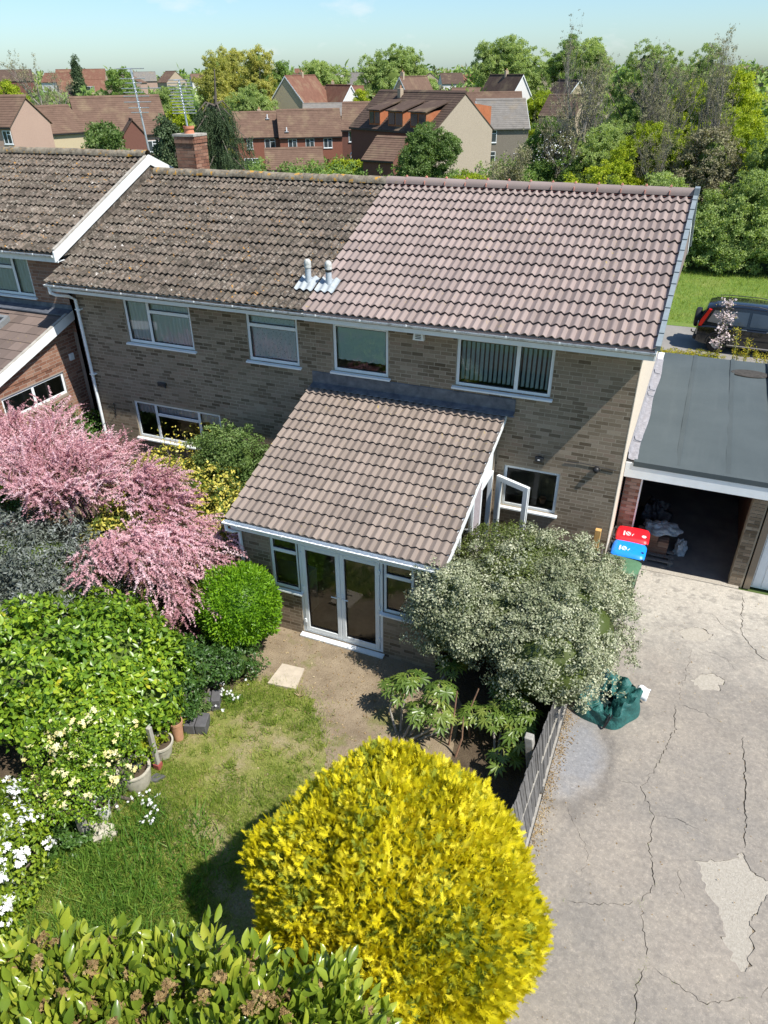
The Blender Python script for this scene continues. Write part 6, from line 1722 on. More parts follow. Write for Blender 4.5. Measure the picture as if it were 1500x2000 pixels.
t = thing('climber_sprig', 'thin yellow-leaved climber stems in front of the lower window', 'climber', (-8.9, -0.5, 0))
for i in range(7):
    x = -9.9 + i*0.27; pts = [(x, -0.5, 0.9), (x + random.uniform(-.1, .1), -0.42, 1.5), (x + random.uniform(-.15, .15), -0.35, 1.9 + random.uniform(0, .35))]
    g.tube(pts, [0.012, 0.008, 0.004], 4, False); tips += [pts[1], pts[2], tuple((np.array(pts[1]) + np.array(pts[2]))/2)]
g.build('stems', BARK, t, fix=False)
P = np.repeat(np.array(tips), 16, 0) + rng.normal(size=(len(tips)*16, 3))*np.array([.11, .06, .12]); foliage('foliage', [scatter(P, np.tile([0, -.4, 1.0], (len(P), 1)), LEAF4, 0.06, tilt=0.7)], L_ELAE, t)
shrub('passage_shrub', 'dark green shrub with lime tips in the gap between the houses', 'shrub', (-13.0, -1.2, 0),
      [(-12.75, -0.9, 1.5, 0.6, 0.9, 1.1), (-12.6, -1.6, 1.2, 0.55, 0.8, 0.9), (-12.35, -0.3, 1.0, 0.4, 0.8, 1.0), (-12.5, -2.3, 0.9, 0.6, 0.6, 0.9)], L_DARKG, LEAF, 260, 40, 0.2, 0.07, 0.7)
t = shrub('lime_shrub', 'yellow-green flowering shrub below the lean-to window', 'shrub', (-12.6, -2.3, 0), [(-12.35, -2.2, 1.75, 0.55, 0.5, 0.45), (-12.5, -1.7, 2.0, 0.4, 0.4, 0.4), (-12.3, -2.7, 1.4, 0.4, 0.4, 0.5)], L_YGREEN, LEAF, 90, 40, 0.14, 0.055, 0.7, corek=0.5)

# grey-purple shrub at the left edge
shrub('grey_shrub', 'grey-purple small-leaved shrub at the left edge under the pink tamarisk', 'shrub', (-9.3, -5.1, 0),
      [(-9.3, -4.9, 1.2, 1.2, 1.0, 1.0), (-8.5, -5.6, 1.0, 0.8, 0.8, 0.9), (-10.3, -5.0, 1.2, 1.2, 1.2, 1.0), (-8.3, -4.6, 0.8, 0.8, 0.7, 0.8)], L_GREYBUSH, NARROW, 420, 40, 0.22, 0.085, 0.7)

# pink tamarisk: arching boughs set with flower plumes
t = thing('tamarisk', 'pink flowering tamarisk with arching feathery sprays', 'tamarisk', (-9.6, -3.2, 0))
g = G(); P, D, S = [], [], []
def bough(base, tip, lift, n, w, spread, size):
    base, tip = np.array(base, float), np.array(tip, float)
    ts = np.linspace(0, 1, 9)
    pts = [base*(1-s) + tip*s + np.array([0, 0, lift*math.sin(math.pi*s**0.75)]) for s in ts]
    g.tube(pts, [0.035*(1-s)+0.006 for s in ts], 5, False)
    fw = unit((tip - base)[None])[0]; side = np.cross(fw, [0, 0, 1.0]); side /= np.linalg.norm(side)
    for i in range(n):
        s = random.uniform(0.5, 1.0); p = base*(1-s) + tip*s + np.array([0, 0, lift*math.sin(math.pi*s**0.75)])
        off = side*random.gauss(0, w)*(0.4 + 0.6*math.sin(math.pi*min(1, s))) + np.array([0, 0, abs(random.gauss(0, 0.09))])
        sg = 1 if off @ side > 0 else -1
        P.append(p + off); D.append(fw*0.9 + side*sg*random.uniform(0.0, 0.8) + np.array([0.25, -.1, random.uniform(-0.55, 0.15)])); S.append(size*random.uniform(0.6, 1.25))
B = (-9.6, -3.3, 0.2)
tips_ = [(onz(452, 1062, 1.75), 0.9, 130), (onz(430, 1110, 1.6), 0.9, 130), (onz(400, 1175, 1.35), 1.0, 130), (onz(360, 1210, 1.3), 1.0, 130), (onz(300, 1130, 1.9), 0.9, 160), (onz(385, 1080, 1.8), 0.9, 150), (onz(330, 1085, 1.9), 0.7, 110), (onz(250, 1095, 1.9), 0.7, 100), (onz(180, 1140, 1.9), 0.7, 60),
         (onz(345, 945, 2.3), 0.9, 150), (onz(360, 990, 2.1), 0.9, 150), (onz(290, 930, 2.4), 0.8, 130),
         (onz(240, 875, 2.3), 0.8, 120), (onz(190, 880, 2.5), 0.8, 200), (onz(140, 900, 2.6), 0.8, 260), (onz(90, 850, 2.8), 0.8, 280), (onz(50, 880, 2.8), 0.7, 280), (onz(15, 830, 2.9), 0.8, 260), (onz(-30, 870, 2.8), 0.7, 220), (onz(60, 940, 2.6), 0.7, 220), (onz(130, 960, 2.5), 0.6, 220), (onz(15, 950, 2.6), 0.6, 200), (onz(190, 940, 2.5), 0.6, 190), (onz(100, 800, 2.7), 0.9, 120), (onz(-40, 800, 2.9), 0.9, 160)]
for tp, lf, n in tips_: bough(B, tp, lf, int(n*.72), 0.25, 0.4, 0.44)
g.build('branches', BARK, t, fix=False)
P, D = np.array(P), np.array(D)
foliage('flower_plumes', [scatter(P, D, PLUME, np.array(S), tilt=0.22, mode='along')], L_PINK, t)
k = rng.random(len(P)) < 0.45
foliage('green_twigs', [scatter(P[k] - np.array([0, 0, 0.1]), D[k], PLUME, 0.32*rng.uniform(0.6, 1.2, k.sum()), tilt=0.35, mode='along')], L_PINKTWIG, t)

# pale yellow rose
t = shrub('yellow_rose', 'rambling rose covered in pale yellow flowers above the stone pots', 'rose', (-5.8, -7.8, 0),
      [(-6.05, -7.45, 1.0, 0.6, 0.55, 0.4), (-5.85, -8.05, 0.75, 0.55, 0.5, 0.35), (-6.5, -7.7, 0.85, 0.5, 0.4, 0.35), (-5.6, -7.55, 0.75, 0.25, 0.5, 0.25), (-6.3, -8.4, 0.55, 0.5, 0.35, 0.3)], L_LAUREL, LEAF, 190, 26, 0.15, 0.055, 0.8, corek=0, stem=4)
P, D = clumps([(-6.05, -7.45, 1.08, 0.65, 0.6, 0.38), (-5.8, -8.05, 0.8, 0.62, 0.55, 0.38), (-6.6, -7.75, 0.88, 0.6, 0.4, 0.33), (-5.5, -7.6, 0.78, 0.28, 0.5, 0.25), (-6.3, -8.45, 0.6, 0.5, 0.3, 0.28)], 84, 7, 0.1, -0.1)
foliage('flowers', [scatter(P, D, STAR, 0.062*rng.uniform(0.6, 1.4, len(P)), tilt=0.4)], F_CREAM, t)['kind'] = 'stuff'
# white flowering shrub
CE = [(-6.2, -9.35, 0.5, 0.7, 0.75, 0.55), (-6.9, -9.1, 0.6, 0.8, 0.7, 0.55), (-5.95, -9.9, 0.4, 0.5, 0.5, 0.45), (-6.9, -10.0, 0.5, 0.8, 0.7, 0.5)]
t = shrub('white_flowering_shrub', 'green shrub with clusters of white star flowers, lower left corner', 'shrub', (-6.3, -9.5, 0), CE, L_CHOISYA, LEAF4, 230, 34, 0.15, 0.065, 0.6)
P, D = clumps([(e[0], e[1], e[2] + 0.05, e[3]*1.0, e[4]*1.0, e[5]*1.02) for e in CE], 230, 10, 0.10, 0.0, shell=(0.98, 1.08))
foliage('flowers', [scatter(P, D, STAR, 0.062*rng.uniform(0.7, 1.2, len(P)), tilt=0.3)], F_WHITE, t)['kind'] = 'stuff'
# small plants
P, D = clumps([(-5.72, -6.55, 0.35, 0.22, 0.2, 0.2)], 14, 26, 0.08, -0.2)
t = thing('pot_plant', 'small leafy plant growing beside the terracotta pot', 'plant', (-5.72, -6.55, 0)); foliage('foliage', [scatter(P, D, LEAF, 0.05, tilt=0.7)], L_YGREEN, t)
for i, (x, y, lab) in enumerate(((-5.15, -7.75, 'clump of white bell flowers in the grass below the roses'), (-5.25, -5.35, 'white flowers in the grass beside the stacked grey blocks'))):
    t = thing('white_flowers', lab, 'flowers', (x, y, 0)); g = G(); P = np.array([x, y, 0]) + rng.normal(size=(34, 3))*np.array([.2, .13, 0]) + np.array([0, 0, .01])
    foliage('leaves', [scatter(np.repeat(P, 3, 0), np.tile([0, 0, 1.0], (len(P)*3, 1)), BLADE, 0.2, tilt=0.5, mode='along')], L_GRASS_D, t)
    Q = P[:18] + np.array([0, 0, .2]) + rng.normal(size=(18, 3))*.03
    foliage('flowers', [scatter(np.repeat(Q, 3, 0) + rng.normal(size=(54, 3))*.02, np.tile([0, 0, 1.0], (54, 1)), STAR, 0.045, tilt=0.5)], F_WHITE, t)['kind'] = 'stuff'
t = shrub('ivy_clump', 'low green leafy clump at the foot of the rose post', 'plant', (-5.9, -8.5, 0), [(-5.85, -8.55, 0.15, 0.3, 0.25, 0.2)], L_DARKG, LEAF4, 30, 22, 0.09, 0.06, corek=0, stem=0)

for i, (x, y, z, r, lab) in enumerate(((-5.72, -7.02, .32, .24, 'leafy yellow-green plant spilling over the stone pots'), (-5.82, -7.62, .3, .26, 'leafy plant between the wide pale pot and the rose'), (-5.78, -6.2, .3, .22, 'small leafy plant behind the terracotta pot'), (-5.62, -5.78, .22, .2, 'trailing leafy plant between the dark grey blocks'))):
    shrub('border_plant', lab, 'plant', (x, y, 0), [(x, y, z, r, r, r*.9), (x - .15, y + .12, z + .12, r*.9, r*.8, r*.8)], L_YGREEN if i % 2 == 0 else L_LIGHT, LEAF, 36, 26, .08, .048, .8, corek=0, stem=2)
# fatsias: each palmate leaf is a piece of its own
def palmate(n=8):
    V, F = [(0, 0, 0)], []
    for i in range(n):
        a = R(-125 + 250*i/(n-1)); L = 1.0 - 0.28*abs(i - (n-1)/2)/((n-1)/2)
        c, s = math.cos(a), math.sin(a); b_ = len(V)
        def p(x, y, z): V.append((x*c - y*s, x*s + y*c, z))
        p(0.22, 0.07, 0.02); p(0.22, -0.07, 0.02); p(0.6*L, 0.115, 0.03); p(0.6*L, -0.115, 0.03); p(0.62*L, 0, 0.0); p(L, 0, -0.14)
        F += [(0, b_+1, b_+4), (0, b_+4, b_), (b_, b_+4, b_+2), (b_+1, b_+3, b_+4), (b_+2, b_+4, b_+5), (b_+4, b_+3, b_+5)]
    return V, F
V, F = palmate(); PALM = bpy.data.meshes.new('palmate_leaf'); PALM.from_pydata(V, [], F); PALM.materials.append(L_FATSIA); PALM.update()
STALK = plain('green_stalk', (0.30, 0.33, 0.10), 0.6)
def fatsia(label, x, y, heads, size):
    t = thing('fatsia', label, 'fatsia', (x, y, 0), 'fatsias beside the fence'); o_ = ORG[t.name]
    g, st = G(), G()
    for (hx, hy, hz, n) in heads:
        b_ = np.array([x + (hx - x)*0.3, y + (hy - y)*0.3, 0]); h = np.array([hx, hy, hz])
        g.tube([b_, (b_ + h)/2 + rng.normal(size=3)*0.04, h], [0.022, 0.018, 0.013], 6, False)
        for i in range(n):
            a = 2.4*i + random.uniform(-.3, .3); el = R(62 - 75*i/n) ; l = size*random.uniform(0.9, 1.35)*(0.55 + 0.5*i/n)
            dd = np.array([math.cos(a)*math.cos(el), math.sin(a)*math.cos(el), math.sin(el)]); e = h + dd*l
            st.tube([h, h + dd*l*0.6 + np.array([0, 0, .03]), e], [0.006, 0.005, 0.004], 4, False)
            ob = bpy.data.objects.new('leaf', PALM); ob.location = tuple(e - np.array(o_)); s = size*random.uniform(0.75, 1.15); ob.scale = (s, s, s)
            ob.rotation_euler = (random.uniform(-.25, .25), R(18) + random.uniform(-.2, .35), a); put(ob, t)
    g.build('stems', BARK_PALE, t, fix=False); st.build('leaf_stalks', STALK, t, fix=False)['kind'] = 'stuff'
fatsia('fatsia with large hand-shaped leaves below the garden room', -2.35, -5.0, [(*onz(800, 1330, 0.78)[:2], 0.78, 13), (*onz(860, 1350, 0.85)[:2], 0.85, 13), (*onz(770, 1345, 0.61)[:2], 0.61, 11), (*onz(860, 1400, 0.61)[:2], 0.61, 12), (*onz(820, 1390, 0.54)[:2], 0.54, 11), (*onz(880, 1300, 0.61)[:2], 0.61, 11), (*onz(925, 1400, 0.54)[:2], 0.54, 10)], 0.19)
fatsia('fatsia with large hand-shaped leaves against the leaning fence', -0.7, -5.0, [(*onz(1000, 1370, 0.75)[:2], 0.75, 13), (*onz(960, 1400, 0.65)[:2], 0.65, 12), (*onz(1020, 1400, 0.68)[:2], 0.68, 12), (*onz(1005, 1430, 0.54)[:2], 0.54, 11), (*onz(980, 1340, 0.68)[:2], 0.68, 10), (*onz(985, 1480, 0.34)[:2], 0.34, 9)], 0.19)
t = thing('bare_stalks', 'bare reddish dead stalks standing between the fatsias', 'stalks', (-1.4, -5.0, 0)); g = G()
for u, v, z in ((893, 1350, 1.1), (905, 1400, .8), (935, 1345, 1.0)):
    q = onz(u, v, z); b_ = np.array([q[0] - 0.05, q[1] - 0.1, 0]); g.tube([b_, (b_+q)/2 + rng.normal(size=3)*.03, q], [0.018, 0.015, 0.010], 6, False)
g.build('stems', woodmat('red_stalk', (0.14, 0.07, 0.045), (0.32, 0.2, 0.13), 5, 5, 1), t, fix=False)

# tall hedge under the drone: the leaves that show largest are pieces
HE = [(-1.75, -10.75, 2.4, 1.0, 0.8, 0.95), (-2.75, -11.0, 2.35, 0.95, 0.75, 0.9), (-0.95, -10.45, 2.25, 0.62, 0.7, 0.85), (-3.6, -11.45, 2.3, 0.9, 0.75, 0.8), (-2.3, -11.6, 2.5, 1.2, 0.8, 0.95), (-0.75, -11.3, 2.2, 0.6, 0.8, 0.8)]
t = thing('laurel_hedge', 'tall large-leaved hedge with brown flower heads along the bottom edge', 'hedge', (-2.2, -11.3, 0))
P, D = clumps(HE, 1300, 13, 0.17, -0.3, zmin=1.0, shell=(0.6, 1.05))
keep_ = np.linalg.norm(P - CAM, axis=1).argsort()
LV, LF = BIG
lm = bpy.data.meshes.new('leaf'); lm.from_pydata([tuple(v*0.155) for v in LV], [], [tuple(int(i) for i in f) for f in LF]); lm.materials.append(L_HEDGE)
lm.polygons.foreach_set('use_smooth', [True]*len(lm.polygons)); lm.update()
def proj_in(p):
    d = p - CAM; z = d @ FWD; u = PX + FPX*(d @ RGT)/z; v = PY - FPX*(d @ UPV)/z; return 0 < u < 1500 and 0 < v < 2000
n_ = 0; chosen = np.zeros(len(P), bool); o_ = np.array(ORG[t.name])
for i in keep_:
    if n_ >= 300: break
    if not proj_in(P[i]) or rng.random() < 0.35: continue
    ax = unit((D[i] + rng.normal(size=3)*0.35 + np.array([0, 0, 0.55]))[None])[0]
    zz = np.cross(ax, rng.normal(size=3)); zz = zz/np.linalg.norm(zz) + np.array([0, 0, 1.1]); yy = np.cross(zz, ax); yy /= np.linalg.norm(yy); zz = np.cross(ax, yy)
    ob = bpy.data.objects.new('leaf', lm); M_ = Matrix([[ax[k], yy[k], zz[k], P[i][k] - o_[k]] for k in range(3)] + [[0, 0, 0, 1]])
    put(ob, t); s = random.uniform(0.7, 1.2); ob.matrix_local = M_ @ Matrix.Diagonal((s, s, s, 1)); chosen[i] = True; n_ += 1
P2, D2 = P[~chosen], D[~chosen]
ob = foliage('foliage', [scatter(P2, D2, BIG, 0.15*rng.uniform(0.65, 1.2, len(P2)), tilt=0.45, mode='along')], L_HEDGE, t); ob['kind'] = 'stuff'
ob.data.polygons.foreach_set('use_smooth', [True]*len(ob.data.polygons))
P, D = clumps(HE, 420, 46, 0.062, -0.1, zmin=1.0, shell=(0.96, 1.08))
foliage('flower_heads', [scatter(P, D, STAR, 0.034*rng.uniform(0.7, 1.3, len(P)), tilt=0.9)], F_BROWN, t)
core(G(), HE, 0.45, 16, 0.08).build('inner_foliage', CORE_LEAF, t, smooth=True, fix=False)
stems((-2.2, -11.4, 0), HE, 4, 0.05, parent=t)

# ---- beside the parked car
t = thing('cherry_sapling', 'thin cherry sapling with white blossom in front of the parked car', 'sapling', (1.75, 15.6, 0)); g = G(); tips = []
b0 = np.array([1.75, 15.6, 0.0]); tp = far(1425, 578, 28.2)
g.tube([b0, (b0 + tp)/2 + np.array([.1, 0, 0]), tp], [0.04, 0.025, 0.008], 6, False)
for i in range(20):
    s = random.uniform(0.22, 1); p = b0*(1-s) + tp*s; q = p + np.array([random.gauss(0, .22), random.gauss(0, .2), random.uniform(.05, .3)])*(1.3 - s*0.8); g.tube([p, q], [0.012, 0.004], 4, False); tips += [q, (p+q)/2]
g.build('branches', BARK, t, fix=False); P = np.repeat(np.array(tips), 12, 0) + rng.normal(size=(len(tips)*12, 3))*.07
foliage('blossom', [scatter(P, np.tile([0, 0, 1.0], (len(P), 1)), STAR, 0.085*rng.uniform(.6, 1.2, len(P)), tilt=0.9)], F_BLOSSOM, t)
P = P[::4] + rng.normal(size=(len(P[::4]), 3))*.05; foliage('leaves', [scatter(P, np.tile([0, 0, 1.0], (len(P), 1)), LEAF, 0.06, tilt=0.9)], L_ELAE, t)
shrub('yellow_hedge', 'low yellow-green clipped strip of hedge behind the garage', 'hedge', (0.5, 15.0, 0), [(-0.6 + i*0.45, 15.0 + i*0.05, 0.15, 0.35, 0.4, 0.35) for i in range(6)], L_EUPH, LEAF, 160, 26, 0.12, 0.05, corek=0.8, stem=0)
t = thing('spiky_plant', 'arching golden flower stalks in front of the car', 'plant', (2.4, 15.6, 0)); g = G(); Q = []
for u, v in ((1440, 640), (1460, 665), (1475, 690), (1490, 700), (1450, 690), (1435, 690), (1465, 720)):
    q = far(u, v, 27.6); b_ = np.array([q[0] + .1, q[1], 0.0]); g.tube([b_, (b_+q)/2 + np.array([.05, 0, .2]), q], [.02, .015, .01], 5, False)
    for s in np.linspace(.35, 1, 8): Q.append(b_*(1-s) + q*s + np.array([.05, 0, .2])*math.sin(math.pi*s))
g.build('stems', STALK, t, fix=False); P = np.repeat(np.array(Q), 16, 0) + rng.normal(size=(len(Q)*16, 3))*.075; foliage('flower_heads', [scatter(P, np.tile([0, 0, 1.0], (len(P), 1)), LEAF, .06, tilt=.9)], L_EUPH, t)
# ================================================================== parked car
def loft(g, secs, cap=True):
    n = len(secs[0]); b = len(g.v)
    for s in secs: g.v += [tuple(map(float, p)) for p in s]
    for i in range(len(secs)-1):
        for k in range(n):
            g.f.append((b+i*n+k, b+i*n+(k+1) % n, b+(i+1)*n+(k+1) % n, b+(i+1)*n+k)); g.m.append(g.cm)
    if cap:
        g.f.append(tuple(b+k for k in range(n))[::-1]); g.m.append(g.cm); g.f.append(tuple(b+(len(secs)-1)*n+k for k in range(n))); g.m.append(g.cm)
CAR = thing('parked_car', 'black four-wheel-drive car with a rear spare wheel parked on the road', 'car', (0, 0, 0))
def sec(x, w, z0, z1, r=0.10):
    return [(x, -w, z0+r), (x, -w+r*.6, z0), (x, w-r*.6, z0), (x, w, z0+r), (x, w, z1-r*1.2), (x, w-r, z1), (x, -w+r, z1), (x, -w, z1-r*1.2)]
g = G()
loft(g, [sec(0.0, .78, .42, .92), sec(0.06, .86, .34, .98), sec(0.35, .90, .28, 1.03), sec(1.2, .91, .26, 1.03), sec(2.6, .91, .26, 1.02), sec(3.35, .90, .26, 1.0), sec(4.1, .86, .28, .90), sec(4.42, .76, .34, .78), sec(4.5, .66, .42, .68)])
g.build('body', CAR_PAINT, CAR, smooth=35)
def cab(x, w0, w1, z0, z1): return [(x, -w0, z0), (x, w0, z0), (x, w1, z1-.06), (x, w1-.10, z1), (x, -w1+.10, z1), (x, -w1, z1-.06)]
g = G()
loft(g, [[(0.03, -.82, 1.0), (0.03, .82, 1.0), (0.05, .80, 1.08), (0.05, .70, 1.1), (0.05, -.70, 1.1), (0.05, -.80, 1.08)], cab(.22, .86, .72, .98, 1.58), cab(.5, .87, .74, .98, 1.66), cab(1.5, .88, .74, .98, 1.69), cab(2.4, .88, .73, .98, 1.66), [(3.15, -.86, .97), (3.15, .86, .97), (3.0, .80, 1.08), (3.0, .70, 1.1), (3.0, -.70, 1.1), (3.0, -.80, 1.08)]])
g.build('cabin', CAR_PAINT, CAR, smooth=35)
def glass_side(name, pts, s):
    q = [(x, s*(0.888 - (z - 0.98)*(0.888 - 0.752)/0.62), z) for x, z in pts]
    g = G(); g.add(q, [tuple(range(len(q)))]); o = g.build(name, GLASS_DARK, CAR, fix=False); md = o.modifiers.new('solid', 'SOLIDIFY'); md.thickness = 0.012; md.offset = 0
for s in (-1, 1):
    glass_side('side_window', [(0.32, 1.10), (0.80, 1.06), (0.92, 1.50), (0.50, 1.50)], s)
    glass_side('side_window', [(0.88, 1.06), (1.66, 1.06), (1.66, 1.53), (1.0, 1.52)], s)
    glass_side('side_window', [(1.76, 1.06), (2.62, 1.06), (2.30, 1.50), (1.76, 1.53)], s)
    G().tube([(.5, s*.68, 1.70), (.8, s*.68, 1.735), (1.9, s*.68, 1.735), (2.2, s*.68, 1.69)], .016, 6).build('roof_rail', DARK_METAL, CAR)
    g = G(); g.prism([(0.05, .92), (0.16, .92), (0.40, 1.52), (0.30, 1.54), (0.10, 1.14)], 'y', s*.70, s*.865); g.build('tail_lamp', TAIL_RED, CAR)
    G().box(0.015, 0.09, s*.74 - .06, s*.74 + .06, .98, 1.05).build('reversing_lamp', PRINT, CAR)
    for x in (1.72, 2.55): G().bev(x-.2, x-.02, s*.925-.012, s*.925+.012, .93, .965, .008).build('door_handle', CHROME, CAR)
    G().box(.95, 3.2, s*.905-.012, s*.905+.016, .33, .365).build('side_trim', CHROME, CAR)
    G().box(.95, 3.3, s*.90-.012, s*.90+.024, .56, .62).build('door_strip', BLACK, CAR)
    for x in (.82, 3.45):
        w = thing if False else None
        ty = G().lathe((0, 0, 0), [(.20, -.10), (.33, -.10), (.36, -.06), (.36, .06), (.33, .10), (.20, .10)], 28); ty.v = [(x + a, s*.82 + c_*s, .36 + b) for a, b, c_ in ty.v]
        wo = ty.build('tyre', RUBBER, CAR, smooth=50)
        ri = G().lathe((0, 0, 0), [(.21, .06), (.19, .075), (.06, .05), (.04, .085), (0, .09)], 20); ri.v = [(x + a, s*.82 + c_*s, .36 + b) for a, b, c_ in ri.v]; ri.build('rim', ALU, wo, smooth=40)
        ar = G(); n = 14
        ar.tube([(x + .41*math.cos(math.pi*i/n), s*.885, .36 + .41*math.sin(math.pi*i/n)) for i in range(n+1)], .035, 6); ar.build('wheel_arch', BLACK, CAR, smooth=True)
    G().bev(2.55, 2.72, s*.97-.09, s*.97+.09, 1.05, 1.2, .03).build('door_mirror', CAR_PAINT, CAR)
sp_ = G().lathe((0, 0, 0), [(0, .10), (.28, .10), (.345, .07), (.36, .0), (.345, -.10), (.2, -.12)], 28); sp_.v = [(-.08 - c_, a + .08, .98 + b) for a, b, c_ in sp_.v]; sp_.build('spare_wheel', BLACK, CAR, smooth=40)
g = G().add([(.035, -.66, 1.12), (.035, .66, 1.12), (.20, .60, 1.5), (.20, -.60, 1.5)], [(0, 1, 2, 3)]); o = g.build('rear_window', GLASS_DARK, CAR, fix=False); md = o.modifiers.new('solid', 'SOLIDIFY'); md.thickness = .02; md.offset = 0
G().bev(-.06, .1, -.84, .84, .40, .56, .03).build('rear_bumper', BLACK, CAR)
G().tube([(.05, 0, .42), (-.15, 0, .42), (-.20, 0, .46), (-.20, 0, .52)], .022, 6).build('tow_bar', BLACK, CAR)
G().tube([(.55, .2, 1.68), (.25, .2, 1.86)], .006, 4).build('roof_antenna', BLACK, CAR)
CAR.location = (0.95, 17.75, 0.004); CAR.rotation_euler = (0, 0, R(-4))

# ================================================================== houses behind
def roofmat(name, c):
    m = Mat(name, 0.9, 0.15)
    tc = m.n.new('ShaderNodeTexCoord').outputs['Object']
    br = m.n.new('ShaderNodeTexBrick'); m.l.new(m.scale(1, 1, 1, tc), br.inputs['Vector'])
    k = m.mix(m.rng(m.noise(1.6, 6, 0.7), 0.35, 0.7), c, tuple(x*0.72 for x in c))
    k = m.mix(m.rng(m.noise(0.5, 4), 0.52, 0.7, 0, 0.4), k, (0.26, 0.20, 0.12))
    m.color(k); return m.m
ROOF_B = roofmat('brown_far_roof', (0.155, 0.098, 0.07)); ROOF_R = roofmat('red_far_roof', (0.185, 0.092, 0.062)); ROOF_G = roofmat('grey_far_roof', (0.20, 0.185, 0.165)); ROOF_D = roofmat('dark_far_roof', (0.10, 0.068, 0.052))
def wallmat(name, c, v=0.16):
    m = Mat(name, 0.95, 0.1)
    k = m.mix(m.rng(m.noise(7, 5, 0.7, m.scale(1, 1, 3)), 0.35, 0.7), c, tuple(x*(1 - v*2) for x in c)); k = m.mix(m.rng(m.noise(0.5, 4), 0.4, 0.7, 0, 0.3), k, tuple(x*0.8 for x in c)); m.color(k); return m.m
W_RED = wallmat('red_far_brick', (0.27, 0.115, 0.08)); W_DRED = wallmat('dark_red_far_brick', (0.2, 0.095, 0.072)); W_CREAM = wallmat('cream_far_wall', (0.52, 0.43, 0.28), .08); W_BUFF = wallmat('buff_far_brick', (0.47, 0.375, 0.27)); W_WHITE = wallmat('white_far_wall', (0.68, 0.66, 0.62), .05); W_PINK = wallmat('pink_far_wall', (0.46, 0.32, 0.25), .08); W_GREY = wallmat('grey_far_brick', (0.27, 0.235, 0.19))
HANG = roofmat('hung_tile', (0.42, 0.15, 0.07))
